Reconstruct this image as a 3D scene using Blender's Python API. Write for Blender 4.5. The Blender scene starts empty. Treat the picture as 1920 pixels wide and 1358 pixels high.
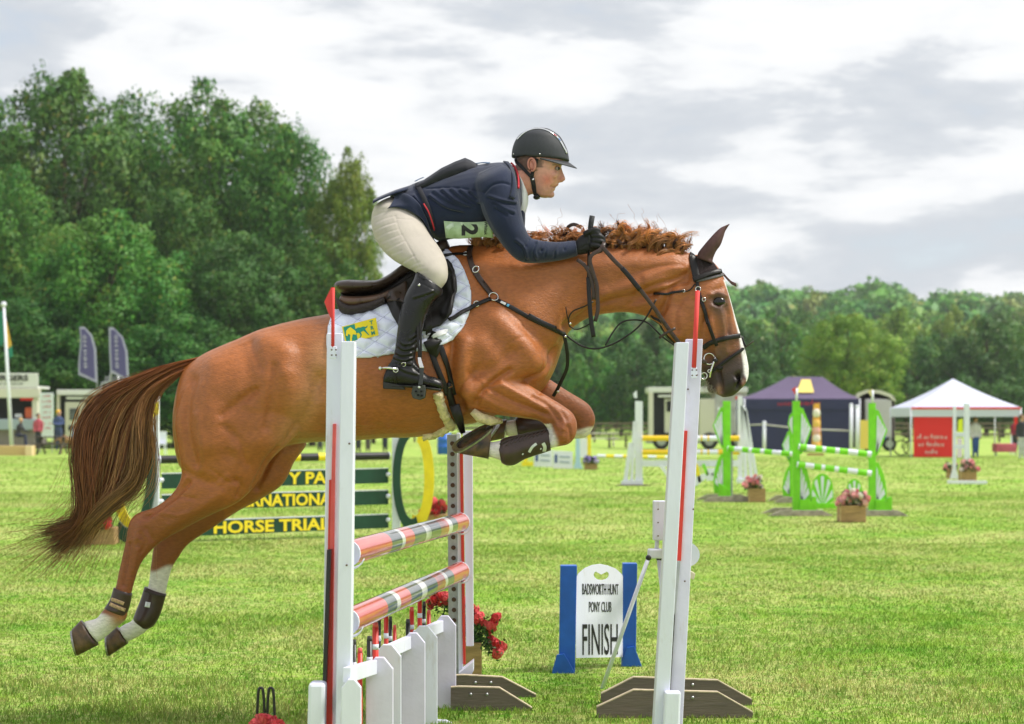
import bpy, bmesh, math, random
import numpy as np
from mathutils import Vector, Matrix, noise as mnoise
from mathutils.bvhtree import BVHTree

random.seed(7)
rng = np.random.default_rng(7)
SC = bpy.context.scene
COL = SC.collection
R = math.radians

# ------------------------------------------------------------------ camera
# 36 mm sensor, eye height 1.4 m, level, lens shifted so that the horizon sits below centre
FPX, CXP, HYP, CAMH = 3600.0, 960.0, 790.0, 1.4
cam_data = bpy.data.cameras.new('camera')
cam_data.sensor_width = 36.0
cam_data.lens = 36.0 * FPX / 1920.0
cam_data.shift_y = (HYP - 679.0) / 1920.0
cam_data.clip_start = 0.1
cam_data.clip_end = 4000.0
cam_data.dof.use_dof = True
cam_data.dof.focus_distance = 8.75
cam_data.dof.aperture_fstop = 4.0
cam = bpy.data.objects.new('camera', cam_data)
COL.objects.link(cam)
cam.location = (0, 0, CAMH)
cam.rotation_euler = (R(90), 0, 0)
SC.camera = cam

# ------------------------------------------------------------------ sky, sun, exposure
SUN_EL, SUN_AZ = 54.0, 95.0          # azimuth measured from the view direction towards the picture's right
world = bpy.data.worlds.new('World')
SC.world = world
world.use_nodes = True
wn, wl = world.node_tree.nodes, world.node_tree.links
wn.clear()
def wnode(t, **kw):
    n = wn.new(t)
    for k, v in kw.items():
        setattr(n, k, v)
    return n
w_out = wnode('ShaderNodeOutputWorld')
w_sky = wnode('ShaderNodeTexSky', sky_type='NISHITA', sun_disc=False)
w_sky.sun_elevation = R(SUN_EL)
w_sky.sun_rotation = R(SUN_AZ)
w_bg1 = wnode('ShaderNodeBackground'); w_bg1.inputs[1].default_value = 0.10
w_bg2 = wnode('ShaderNodeBackground'); w_bg2.inputs[1].default_value = 0.36
w_tc = wnode('ShaderNodeTexCoord')
w_map = wnode('ShaderNodeMapping')
w_map.inputs['Location'].default_value = (0.35, 0.0, 0.52)
w_map.inputs['Scale'].default_value = (6.2, 6.2, 21.0)
w_n1 = wnode('ShaderNodeTexNoise'); w_n1.inputs['Scale'].default_value = 1.0
w_n1.inputs['Detail'].default_value = 7.0; w_n1.inputs['Roughness'].default_value = 0.57
w_n1.inputs['Distortion'].default_value = 0.15
w_r1 = wnode('ShaderNodeValToRGB')
cr = w_r1.color_ramp
cr.elements[0].position = 0.36; cr.elements[0].color = (0.575, 0.62, 0.68, 1)
cr.elements[1].position = 0.68; cr.elements[1].color = (1.10, 1.10, 1.10, 1)
e = cr.elements.new(0.47); e.color = (0.70, 0.735, 0.78, 1)
e = cr.elements.new(0.525); e.color = (0.92, 0.935, 0.955, 1)
w_r2 = wnode('ShaderNodeValToRGB')      # a few thin places where the blue shows through
w_r2.color_ramp.elements[0].position = 0.30; w_r2.color_ramp.elements[0].color = (0.80,)*3 + (1,)
w_r2.color_ramp.elements[1].position = 0.42; w_r2.color_ramp.elements[1].color = (1,)*4
w_mix = wnode('ShaderNodeMixShader')
wl.new(w_tc.outputs['Generated'], w_map.inputs['Vector'])
wl.new(w_map.outputs[0], w_n1.inputs['Vector'])
wl.new(w_n1.outputs[0], w_r1.inputs[0])
wl.new(w_n1.outputs[0], w_r2.inputs[0])
wl.new(w_sky.outputs[0], w_bg1.inputs[0])
wl.new(w_r1.outputs[0], w_bg2.inputs[0])
wl.new(w_r2.outputs[0], w_mix.inputs[0])
wl.new(w_bg1.outputs[0], w_mix.inputs[1])
wl.new(w_bg2.outputs[0], w_mix.inputs[2])
wl.new(w_mix.outputs[0], w_out.inputs[0])

sun_data = bpy.data.lights.new('sun', 'SUN')
sun_data.energy = 1.5
sun_data.angle = R(14)
sun_data.color = (1.0, 0.955, 0.88)
sun = bpy.data.objects.new('sun', sun_data)
COL.objects.link(sun)
_sd = Vector((math.sin(R(SUN_AZ)) * math.cos(R(SUN_EL)), math.cos(R(SUN_AZ)) * math.cos(R(SUN_EL)), math.sin(R(SUN_EL))))
sun.rotation_euler = _sd.to_track_quat('Z', 'Y').to_euler()
sun.location = (0, 0, 30)

SC.view_settings.view_transform = 'Standard'
SC.view_settings.look = 'None'
SC.view_settings.gamma = 1.0
SC.view_settings.use_curve_mapping = False
SC.view_settings.exposure = 1.55
SC.render.engine = 'CYCLES'
SC.cycles.max_bounces = 4
SC.cycles.diffuse_bounces = 2
SC.cycles.glossy_bounces = 2
SC.cycles.transmission_bounces = 2
SC.cycles.transparent_max_bounces = 6
SC.cycles.caustics_reflective = False
SC.cycles.caustics_refractive = False

# ------------------------------------------------------------------ geometry helpers
def P(px, py, d):
    """World point at depth d (metres along the view) seen at photo pixel (px, py)."""
    return Vector(((px - CXP) / FPX * d, d, CAMH - (py - HYP) / FPX * d))

def GD(py):
    """Depth at which flat ground is seen at photo row py."""
    return FPX * CAMH / (py - HYP)

def proj(v):
    v = np.asarray(v)
    return np.stack([CXP + FPX * v[:, 0] / v[:, 1], HYP + FPX * (CAMH - v[:, 2]) / v[:, 1]], 1)

def crom(pts, n):
    """Catmull-Rom resample of rows of numbers, n steps between neighbours."""
    p = np.asarray(pts, float)
    if len(p) < 3:
        t = np.linspace(0, 1, n * (len(p) - 1) + 1)[:, None]
        return p[0] * (1 - t) + p[-1] * t
    q = np.vstack([2 * p[0] - p[1], p, 2 * p[-1] - p[-2]])
    out = []
    for i in range(1, len(q) - 2):
        for k in range(n):
            t = k / n
            a, b, c, d = q[i - 1], q[i], q[i + 1], q[i + 2]
            out.append(0.5 * (2 * b + (c - a) * t + (2 * a - 5 * b + 4 * c - d) * t * t + (3 * b - a - 3 * c + d) * t ** 3))
    out.append(p[-1])
    return np.array(out)

def resample(pts, step):
    p = np.asarray(pts, float)
    seg = np.linalg.norm(np.diff(p, axis=0), axis=1)
    s = np.concatenate([[0], np.cumsum(seg)])
    n = max(2, int(round(s[-1] / step)) + 1)
    t = np.linspace(0, s[-1], n)
    return np.stack([np.interp(t, s, p[:, k]) for k in range(p.shape[1])], 1)

class MB:
    """Collects shapes and links them as ONE mesh object."""
    def __init__(self):
        self.v, self.f, self.m = [], [], []
    def add(self, vs, fs, m=0):
        o = len(self.v)
        self.v += [tuple(x) for x in vs]
        self.f += [tuple(i + o for i in f) for f in fs]
        self.m += [m] * len(fs)
        return self
    def box(self, c, s, rot=None, m=0):
        c = Vector(c)
        vs = []
        for z in (-.5, .5):
            for y in (-.5, .5):
                for x in (-.5, .5):
                    q = Vector((x * s[0], y * s[1], z * s[2]))
                    vs.append(c + (rot @ q if rot is not None else q))
        return self.add(vs, [(0, 2, 3, 1), (4, 5, 7, 6), (0, 1, 5, 4), (2, 6, 7, 3), (0, 4, 6, 2), (1, 3, 7, 5)], m)
    def beam(self, a, b, w, h, up=(0, 0, 1), m=0):
        """Box from a to b; w across, h along up."""
        a, b, up = Vector(a), Vector(b), Vector(up)
        x = (b - a); L = x.length; x.normalize()
        y = up.cross(x)
        if y.length < 1e-5:
            y = Vector((0, 1, 0)).cross(x)
        y.normalize(); z = x.cross(y)
        rot = Matrix((x, y, z)).transposed()
        return self.box((a + b) / 2, (L, w, h), rot, m)
    def tube(self, pts, r, n=8, m=0, cap=True, flat=1.0, up=None):
        pts = [Vector(p) for p in pts]
        k = len(pts)
        rr = list(r) if hasattr(r, '__len__') else [r] * k
        vs = []
        prev = None
        for i, p in enumerate(pts):
            t = (pts[min(i + 1, k - 1)] - pts[max(i - 1, 0)])
            if t.length < 1e-9: t = Vector((0, 0, 1))
            t.normalize()
            if up is not None:
                a = Vector(up).cross(t)
            elif prev is not None:
                a = prev - t * prev.dot(t)
            else:
                a = (Vector((0, 0, 1)) if abs(t.z) < .9 else Vector((1, 0, 0))).cross(t)
            if a.length < 1e-6: a = Vector((0, 1, 0)).cross(t)
            a.normalize(); prev = a
            b = t.cross(a)
            for j in range(n):
                th = 2 * math.pi * j / n
                vs.append(p + a * (math.cos(th) * rr[i]) + b * (math.sin(th) * rr[i] * flat))
        fs = []
        for i in range(k - 1):
            for j in range(n):
                j2 = (j + 1) % n
                fs.append((i * n + j, i * n + j2, (i + 1) * n + j2, (i + 1) * n + j))
        if cap:
            fs.append(tuple(range(n - 1, -1, -1)))
            fs.append(tuple((k - 1) * n + j for j in range(n)))
        return self.add(vs, fs, m)
    def rings(self, rings, m=0, cap=True):
        n = len(rings[0]); vs = [v for r in rings for v in r]; fs = []
        for i in range(len(rings) - 1):
            for j in range(n):
                j2 = (j + 1) % n
                fs.append((i * n + j, i * n + j2, (i + 1) * n + j2, (i + 1) * n + j))
        if cap:
            o = len(vs)
            for ri, rev in ((0, True), (len(rings) - 1, False)):
                c = Vector((0, 0, 0))
                for v in rings[ri]: c += Vector(v)
                vs.append(c / n); ci = len(vs) - 1
                for j in range(n):
                    a, b = ri * n + j, ri * n + (j + 1) % n
                    fs.append((ci, b, a) if rev else (ci, a, b))
        return self.add(vs, fs, m)
    def prism(self, poly, a, b, m=0):
        """poly: list of 3D points (front), swept by the vector b-a."""
        d = Vector(b) - Vector(a)
        n = len(poly)
        vs = [Vector(p) for p in poly] + [Vector(p) + d for p in poly]
        fs = [tuple(range(n)), tuple(range(2 * n - 1, n - 1, -1))]
        fs += [(i, i + n, (i + 1) % n + n, (i + 1) % n) for i in range(n)]
        return self.add(vs, fs, m)
    def ball(self, c, r, nu=10, nv=7, m=0):
        c = Vector(c); r = r if hasattr(r, '__len__') else (r, r, r)
        rs = []
        for i in range(1, nv):
            ph = math.pi * i / nv
            rs.append([c + Vector((r[0] * math.sin(ph) * math.cos(2 * math.pi * j / nu), r[1] * math.sin(ph) * math.sin(2 * math.pi * j / nu), r[2] * math.cos(ph))) for j in range(nu)])
        return self.rings(rs, m)
    def torus(self, c, ax, R0, r, n=20, k=8, m=0, sc=(1, 1)):
        c, ax = Vector(c), Vector(ax).normalized()
        a = ax.orthogonal().normalized(); b = ax.cross(a)
        pts = [c + a * (math.cos(2 * math.pi * i / n) * R0 * sc[0]) + b * (math.sin(2 * math.pi * i / n) * R0 * sc[1]) for i in range(n + 1)]
        return self.tube(pts, r, k, m, cap=False)
    def mesh(self, name, recalc=True):
        me = bpy.data.meshes.new(name)
        me.from_pydata(self.v, [], self.f)
        if any(self.m): me.polygons.foreach_set('material_index', self.m)
        if recalc:
            bm = bmesh.new(); bm.from_mesh(me)
            bmesh.ops.recalc_face_normals(bm, faces=bm.faces)
            bm.to_mesh(me); bm.free()
        me.update()
        return me
    def build(self, name, mats, parent=None, smooth=False, bevel=0.0, recalc=True, label=None):
        o = link(name, self.mesh(name, recalc), mats, parent, label)
        if smooth: shade(o)
        if bevel:
            b = o.modifiers.new('bevel', 'BEVEL'); b.width = bevel; b.segments = 2; b.limit_method = 'ANGLE'; b.angle_limit = R(40)
        return o

def shade(o, on=True):
    o.data.polygons.foreach_set('use_smooth', [on] * len(o.data.polygons))
    o.data.update()

def link(name, me, mats=None, parent=None, label=None):
    o = bpy.data.objects.new(name, me)
    COL.objects.link(o)
    if mats is not None:
        for mm in (mats if isinstance(mats, (list, tuple)) else [mats]):
            me.materials.append(mm)
    if parent is not None:
        o.parent = parent
        o.matrix_parent_inverse = parent.matrix_basis.inverted()
    if label: o['label'] = label
    return o

def thing(name, label, cat, loc=(0, 0, 0), group=None, rz=0.0):
    o = bpy.data.objects.new(name, None)
    COL.objects.link(o)
    o.empty_display_size = 0.1
    o.location = loc
    o.rotation_euler = (0, 0, rz)
    return tag(o, label, cat, group)

def tag(o, label, cat, group=None, kind=None):
    if label: o['label'] = label
    if cat: o['category'] = cat
    if group: o['group'] = group
    if kind: o['kind'] = kind
    return o

def copy_tree(o, parent=None, **kw):
    c = o.copy(); COL.objects.link(c)
    if parent is not None: c.parent = parent
    for ch in o.children: copy_tree(ch, c)
    return c

# ------------------------------------------------------------------ materials
MATS = {}
def mat(name, col=(.5, .5, .5), rough=.6, spec=.5, metal=0.0, noise=0.0, nscale=20.0, bump=0.0, bscale=60.0, coat=0.0,
        stretch=None, attr=None, col2=None, detail=4.0, sheen=0.0, rnoise=0.0):
    """Principled material: base colour varied by object-space noise, optional bump and colour attribute."""
    if name in MATS: return MATS[name]
    m = bpy.data.materials.new(name); m.use_nodes = True
    nt = m.node_tree; n, l = nt.nodes, nt.links
    b = n['Principled BSDF']
    b.inputs['Roughness'].default_value = rough
    b.inputs['Specular IOR Level'].default_value = spec
    b.inputs['Metallic'].default_value = metal
    b.inputs['Coat Weight'].default_value = coat
    b.inputs['Sheen Weight'].default_value = sheen
    b.inputs['Base Color'].default_value = (*col, 1)
    tc = n.new('ShaderNodeTexCoord')
    vec = tc.outputs['Object']
    if stretch:
        mp = n.new('ShaderNodeMapping'); mp.inputs['Scale'].default_value = stretch
        l.new(vec, mp.inputs[0]); vec = mp.outputs[0]
    base = None
    if attr:
        a = n.new('ShaderNodeAttribute'); a.attribute_name = attr; base = a.outputs['Color']
    if noise or col2 is not None:
        t = n.new('ShaderNodeTexNoise'); t.inputs['Scale'].default_value = nscale; t.inputs['Detail'].default_value = detail
        l.new(vec, t.inputs['Vector'])
        mr = n.new('ShaderNodeMapRange'); mr.inputs[1].default_value = .3; mr.inputs[2].default_value = .7
        l.new(t.outputs[0], mr.inputs[0])
        if col2 is not None:
            mx = n.new('ShaderNodeMix'); mx.data_type = 'RGBA'
            l.new(mr.outputs[0], mx.inputs['Factor'])
            mx.inputs[6].default_value = (*col, 1); mx.inputs[7].default_value = (*col2, 1)
            if base is not None: l.new(base, mx.inputs[6])
            base = mx.outputs[2]
        if noise:
            mr2 = n.new('ShaderNodeMapRange'); mr2.inputs[3].default_value = 1 - noise; mr2.inputs[4].default_value = 1 + noise
            l.new(mr.outputs[0], mr2.inputs[0])
            mx = n.new('ShaderNodeMix'); mx.data_type = 'RGBA'; mx.blend_type = 'MULTIPLY'; mx.inputs['Factor'].default_value = 1
            if base is not None: l.new(base, mx.inputs[6])
            else: mx.inputs[6].default_value = (*col, 1)
            l.new(mr2.outputs[0], mx.inputs[7])
            base = mx.outputs[2]
        if rnoise:
            mr3 = n.new('ShaderNodeMapRange'); mr3.inputs[3].default_value = max(0, rough - rnoise); mr3.inputs[4].default_value = min(1, rough + rnoise)
            l.new(mr.outputs[0], mr3.inputs[0]); l.new(mr3.outputs[0], b.inputs['Roughness'])
    if base is not None: l.new(base, b.inputs['Base Color'])
    if bump:
        t2 = n.new('ShaderNodeTexNoise'); t2.inputs['Scale'].default_value = bscale; t2.inputs['Detail'].default_value = 5
        l.new(vec, t2.inputs['Vector'])
        bp = n.new('ShaderNodeBump'); bp.inputs['Strength'].default_value = 1.0; bp.inputs['Distance'].default_value = bump
        l.new(t2.outputs[0], bp.inputs['Height']); l.new(bp.outputs[0], b.inputs['Normal'])
    MATS[name] = m
    return m

def setcol(me, cols, name='Col'):
    a = me.color_attributes.new(name, 'FLOAT_COLOR', 'POINT')
    c = np.ones((len(me.vertices), 4), np.float32)
    c[:, :3] = cols
    a.data.foreach_set('color', c.ravel())

# ------------------------------------------------------------------ bodies built from lofted sections
D0 = 8.9                      # depth of the horse's and rider's middle plane
def section(A, B, w, dy, pt=2., pb=2., t0=0., n=28):
    a, b = P(A[0], A[1], D0 + dy), P(B[0], B[1], D0 + dy)
    c, h = (a + b) / 2, (a - b) / 2
    out = []
    for k in range(n):
        th = 2 * math.pi * k / n
        s, co = math.sin(th), math.cos(th)
        p = pt if s >= 0 else pb
        sv = math.copysign(abs(s) ** (2 / p), s); cv = math.copysign(abs(co) ** (2 / p), co)
        u = t0 + (1 - t0) * sv if s >= 0 else t0 + (1 + t0) * sv
        out.append(c + h * u + Vector((0, w * cv, 0)))
    return out

def body_loft(mb, rows, steps=4, n=28):
    """rows: (ax, ay, bx, by, half width, dy[, p_top, p_bottom, t0]) in photo pixels / metres."""
    full = [list(r) + [2., 2., 0.][len(r) - 6:] if len(r) < 9 else list(r) for r in rows]
    for r in crom(full, steps):
        pass
    rr = [section((r[0], r[1]), (r[2], r[3]), max(r[4], .004), r[5], max(r[6], 1.1), max(r[7], 1.1), r[8], n) for r in crom(full, steps)]
    mb.rings(rr)

def fuse(mb, voxel, smooth=6, factor=.5):
    """One continuous surface out of overlapping closed shapes."""
    me = mb.mesh('tmp')
    o = bpy.data.objects.new('tmp', me); COL.objects.link(o)
    r = o.modifiers.new('r', 'REMESH'); r.mode = 'VOXEL'; r.voxel_size = voxel; r.adaptivity = 0
    if smooth:
        s = o.modifiers.new('s', 'SMOOTH'); s.factor = factor; s.iterations = smooth
    dg = bpy.context.evaluated_depsgraph_get()
    out = bpy.data.meshes.new_from_object(o.evaluated_get(dg))
    bpy.data.objects.remove(o); bpy.data.meshes.remove(me)
    out.materials.clear()
    return out

def get_v(me):
    v = np.empty(len(me.vertices) * 3, np.float32); me.vertices.foreach_get('co', v)
    n = np.empty(len(me.vertices) * 3, np.float32); me.vertices.foreach_get('normal', n)
    return v.reshape(-1, 3).astype(np.float64), n.reshape(-1, 3).astype(np.float64)

def set_v(me, v):
    me.vertices.foreach_set('co', np.ascontiguousarray(v, np.float32).ravel()); me.update()

def pl_dist(p, line):
    """Distance of 2D points to a polyline."""
    line = np.asarray(line, float)
    if len(line) > 2: line = crom(line, 4)
    best = np.full(len(p), 1e9)
    for a, b in zip(line[:-1], line[1:]):
        ab = b - a; L = (ab ** 2).sum() + 1e-9
        t = np.clip(((p - a) @ ab) / L, 0, 1)
        d = np.hypot(*(p - (a + t[:, None] * ab)).T)
        best = np.minimum(best, d)
    return best

def sculpt(v, n, strokes, both=True, ymax=None):
    """strokes: (polyline px, width px, depth m). Negative depth carves. Far side mirrored."""
    near = n[:, 1] < 0
    vm = v.copy()
    if both: vm[:, 1] = np.where(v[:, 1] > D0, 2 * D0 - v[:, 1], v[:, 1])
    p = proj(vm)
    face = np.clip((np.abs(n[:, 1]) if both else -n[:, 1]) * 1.6, 0, 1)
    out = v.copy()
    for line, w, dep in strokes:
        line = np.asarray(line, float)
        lo, hi = line.min(0) - 3 * w, line.max(0) + 3 * w
        m = (p[:, 0] > lo[0]) & (p[:, 0] < hi[0]) & (p[:, 1] > lo[1]) & (p[:, 1] < hi[1]) & (face > 0)
        if ymax is not None: m &= vm[:, 1] < ymax
        if not m.any(): continue
        d = pl_dist(p[m], line) if len(line) > 1 else np.hypot(*(p[m] - line[0]).T)
        out[m] += n[m] * (np.exp(-(d / w) ** 2) * face[m] * dep)[:, None]
    return out

class Surf:
    """Ray-cast a photo pixel onto a mesh, to lay tack and cloth on it."""
    def __init__(self, *meshes):
        vs, fs = [], []
        for me in meshes:
            o = len(vs)
            vs += [v.co.copy() for v in me.vertices]
            fs += [tuple(i + o for i in p.vertices) for p in me.polygons]
        self.t = BVHTree.FromPolygons(vs, fs)
    def hit(self, px, py):
        o = Vector((0, 0, CAMH)); d = (P(px, py, 1) - o).normalized()
        loc, nor, i, dist = self.t.ray_cast(o, d)
        if loc is None:
            loc, nor, i, dist = self.t.find_nearest(P(px, py, D0 - .05))
        if nor.dot(d) > 0: nor = -nor
        return loc, nor
    def path(self, pts, step=4, off=.004, sm=3):
        q = resample(crom(pts, 6), step)
        L, N = [], []
        for x, y in q:
            l, n = self.hit(x, y)
            if n.y > 0.05: n = Vector((n.x, .05, n.z)).normalized()
            L.append(l); N.append(n)
        L = np.array(L); N = np.array(N)
        for _ in range(sm):
            L[1:-1] = (L[:-2] + 2 * L[1:-1] + L[2:]) / 4
            N[1:-1] = (N[:-2] + 2 * N[1:-1] + N[2:]) / 4
        N /= np.linalg.norm(N, axis=1)[:, None]
        return L + N * off, N

def ribbon(mb, L, N, width, thick, m=0, taper=None):
    """Flat strap with thickness along points L with outward normals N."""
    L = [Vector(x) for x in L]; N = [Vector(x) for x in N]; k = len(L); rs = []
    for i in range(k):
        t = (L[min(i + 1, k - 1)] - L[max(i - 1, 0)]).normalized()
        s = t.cross(N[i]).normalized(); nn = s.cross(t).normalized()
        if nn.dot(N[i]) < 0: nn = -nn
        w = width / 2 * (taper[i] if taper is not None else 1)
        e = thick * .22
        rs.append([L[i] - s * w, L[i] - s * w + nn * (thick - e), L[i] - s * (w - e) + nn * thick, L[i] + s * (w - e) + nn * thick, L[i] + s * w + nn * (thick - e), L[i] + s * w])
    mb.rings(rs, m)
    return mb

def mirror(v):
    v = Vector(v); return Vector((v.x, 2 * D0 - v.y, v.z))

def mirror_mb(src):
    o = MB(); o.v = [tuple(mirror(x)) for x in src.v]; o.f = [tuple(reversed(f)) for f in src.f]; o.m = list(src.m)
    return o

def text_mesh(body, size=1.0, bold=0.0, extrude=.001, sx=1.0, align='CENTER'):
    cu = bpy.data.curves.new('lettering', 'FONT')
    cu.body = body; cu.size = size; cu.offset = bold; cu.extrude = extrude; cu.align_x = align; cu.align_y = 'CENTER'
    cu.resolution_u = 3
    o = bpy.data.objects.new('tmp', cu); COL.objects.link(o)
    dg = bpy.context.evaluated_depsgraph_get()
    me = bpy.data.meshes.new_from_object(o.evaluated_get(dg))
    bpy.data.objects.remove(o)
    if sx != 1.0: me.transform(Matrix.Scale(sx, 4, (1, 0, 0)))
    return me

def place_text(body, mtl, parent, c, right, up, size, sx=1.0, bold=0.0, name='lettering', fit=None):
    """Lettering centred on c, reading along 'right'; fit = wanted width in metres."""
    me = text_mesh(body, size, bold)
    right, up = Vector(right).normalized(), Vector(up).normalized(); nrm = right.cross(up)
    xs = [v.co.x for v in me.vertices] or [0]; ys = [v.co.y for v in me.vertices] or [0]
    w = max(xs) - min(xs); mx = (max(xs) + min(xs)) / 2; my = (max(ys) + min(ys)) / 2
    k = (fit / w) if fit else sx
    for v in me.vertices:
        v.co = Vector(c) + right * ((v.co.x - mx) * k) + up * (v.co.y - my) + nrm * v.co.z
    me.update()
    return link(name, me, mtl, parent)
# ================================================================== ground and hill
def node_mat(name):
    m = bpy.data.materials.new(name); m.use_nodes = True
    return m, m.node_tree.nodes, m.node_tree.links
def ramp(n, l, src, stops):
    r = n.new('ShaderNodeValToRGB'); c = r.color_ramp
    c.elements[0].position, c.elements[0].color = stops[0][0], (*stops[0][1], 1)
    c.elements[1].position, c.elements[1].color = stops[-1][0], (*stops[-1][1], 1)
    for p, q in stops[1:-1]: c.elements.new(p).color = (*q, 1)
    l.new(src, r.inputs[0]); return r.outputs[0]
def tnoise(n, l, vec, scale, detail=4, rough=.5):
    t = n.new('ShaderNodeTexNoise'); t.inputs['Scale'].default_value = scale; t.inputs['Detail'].default_value = detail; t.inputs['Roughness'].default_value = rough
    l.new(vec, t.inputs['Vector']); return t.outputs[0]
def mixc(n, l, a, b, f, mode='MIX'):
    x = n.new('ShaderNodeMix'); x.data_type = 'RGBA'; x.blend_type = mode
    if isinstance(f, float): x.inputs['Factor'].default_value = f
    else: l.new(f, x.inputs['Factor'])
    for i, q in ((6, a), (7, b)):
        if isinstance(q, tuple): x.inputs[i].default_value = (*q, 1)
        else: l.new(q, x.inputs[i])
    return x.outputs[2]

G_GREEN, G_LIME, G_STRAW = (.165, .385, .034), (.315, .510, .060), (.66, .61, .26)
def grass_colour(n, l, vec):
    big = tnoise(n, l, vec, .55, 3); mid = tnoise(n, l, vec, 2.6, 4, .6); fine = tnoise(n, l, vec, 14.0, 4, .65)
    c = mixc(n, l, G_GREEN, G_LIME, ramp(n, l, mid, [(.35, (0, 0, 0)), (.65, (1, 1, 1))]))
    s = n.new('ShaderNodeMath'); s.operation = 'MULTIPLY_ADD'; s.inputs[1].default_value = .55; l.new(big, s.inputs[0]); l.new(fine, s.inputs[2])
    return mixc(n, l, c, G_STRAW, ramp(n, l, s.outputs[0], [(.68, (0, 0, 0)), (.96, (.8, .8, .8))]))
m_ground, n, l = node_mat('meadow')
b = n['Principled BSDF']; b.inputs['Roughness'].default_value = .95; b.inputs['Specular IOR Level'].default_value = .1
tc = n.new('ShaderNodeTexCoord')
gc = grass_colour(n, l, tc.outputs['Object'])
fine = tnoise(n, l, tc.outputs['Object'], 55, 5, .7)
gc = mixc(n, l, gc, ramp(n, l, fine, [(.3, (.72, .72, .72)), (.7, (1.25, 1.25, 1.25))]), 1.0, 'MULTIPLY')
l.new(gc, b.inputs['Base Color'])
bp = n.new('ShaderNodeBump'); bp.inputs['Distance'].default_value = .03; bp.inputs['Strength'].default_value = .7
l.new(fine, bp.inputs['Height']); l.new(bp.outputs[0], b.inputs['Normal'])

def hill_z(x, y):
    t = np.clip((y - 230) / 420, 0, 1); t = t * t * (3 - 2 * t)
    return 30 * t * (1 + .10 * np.sin(x * .006 + 1) + .06 * np.sin(x * .017))
ys = np.concatenate([np.linspace(2, 30, 8), np.linspace(40, 230, 12), np.linspace(250, 800, 23), [900]])
xs = np.linspace(-1, 1, 33)
vs, fs = [], []
for yv in ys:
    half = 30 + yv * .75
    for xv in xs: vs.append((xv * half, yv, float(hill_z(xv * half, yv))))
nx = len(xs)
fs = [(i * nx + j, i * nx + j + 1, (i + 1) * nx + j + 1, (i + 1) * nx + j) for i in range(len(ys) - 1) for j in range(nx - 1)]
gmb = MB(); gmb.add(vs, fs)
ground = gmb.build('ground', m_ground, smooth=True)
ground['kind'] = 'structure'

# ---- grass blades in front, thinning and coarsening with distance
m_blade, n, l = node_mat('grass_blade')
b = n['Principled BSDF']; b.inputs['Roughness'].default_value = .55; b.inputs['Specular IOR Level'].default_value = .25
geo = n.new('ShaderNodeNewGeometry'); at = n.new('ShaderNodeAttribute'); at.attribute_name = 'Col'
gc = grass_colour(n, l, geo.outputs['Position'])
gc = mixc(n, l, gc, at.outputs['Color'], 1.0, 'MULTIPLY')
l.new(gc, b.inputs['Base Color'])
tr = n.new('ShaderNodeBsdfTranslucent'); l.new(gc, tr.inputs['Color'])
mx = n.new('ShaderNodeMixShader'); mx.inputs[0].default_value = .40
l.new(b.outputs[0], mx.inputs[1]); l.new(tr.outputs[0], mx.inputs[2]); l.new(mx.outputs[0], n['Material Output'].inputs[0])
def blades(d0, d1, dens, hr, wr, seg, side=1.2):
    N = int(dens * (d1 - d0) * ((d0 + d1) * .2755 + 2 * side))
    u = rng.random(N); y = d0 + (d1 - d0) * u
    keep = rng.random(N) < ((y * .551 + 2 * side) / (d1 * .551 + 2 * side)); y = y[keep]; N = len(y)
    x = (rng.random(N) * 2 - 1) * (y * .2755 + side)
    # tussocks: blades lean together and grow taller in places
    t = np.sin(x * 5.3 + 2 * np.sin(y * 3.1)) * np.sin(y * 4.7 + 2 * np.sin(x * 2.3)); t2 = np.sin(x * 1.3 + y * .7) * np.sin(y * .9 - x * .4 + 2)
    h = (hr[0] + (hr[1] - hr[0]) * rng.random(N) ** 1.6) * (1 + .35 * t + .22 * t2); w = wr[0] + (wr[1] - wr[0]) * rng.random(N)
    a = rng.random(N) * 2 * np.pi; fa = rng.random(N) * 2 * np.pi; lean = .25 + .8 * rng.random(N)
    wx, wy = np.cos(a) * w / 2, np.sin(a) * w / 2
    lx, ly = np.cos(fa) * lean * h, np.sin(fa) * lean * h
    base = np.stack([x, y, np.zeros(N)], 1); W = np.stack([wx, wy, np.zeros(N)], 1)
    tip = base + np.stack([lx, ly, h], 1)
    c = np.stack([1 + .25 * (rng.random(N) - .5), 1 + .18 * (rng.random(N) - .5), 1 + .3 * (rng.random(N) - .5)], 1) * (.86 + .26 * rng.random(N))[:, None]
    dry = rng.random(N) < .06; c[dry] = np.array([1.6, 1.2, 1.7]) * (.6 + .6 * rng.random(dry.sum()))[:, None]
    nrm = np.stack([.45 * np.cos(fa) + .25 * (rng.random(N) - .5), .45 * np.sin(fa) - .15, np.ones(N)], 1); nrm /= np.linalg.norm(nrm, axis=1)[:, None]
    flip = (wx * ly - wy * lx) * 0 + (wx * h) > 0                 # wind every blade towards the arena's near side
    W[flip] *= -1
    if seg == 1:
        Nn = np.repeat(nrm, 3, 0)
        V = np.stack([base - W, base + W, tip], 1).reshape(-1, 3); T = np.arange(3 * N).reshape(-1, 3); C = np.repeat(c, 3, 0)
    else:
        midp = base + np.stack([lx * .35, ly * .35, h * .62], 1)
        V = np.stack([base - W, base + W, midp - W * .75, midp + W * .75, tip], 1).reshape(-1, 3); o = np.arange(N)[:, None] * 5
        T = np.concatenate([o + [0, 1, 3], o + [0, 3, 2], o + [2, 3, 4]]); C = np.repeat(c, 5, 0); Nn = np.repeat(nrm, 5, 0)
    return V, T, C, Nn
Vs, Ts, Cs, Ns, off = [], [], [], [], 0
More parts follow.
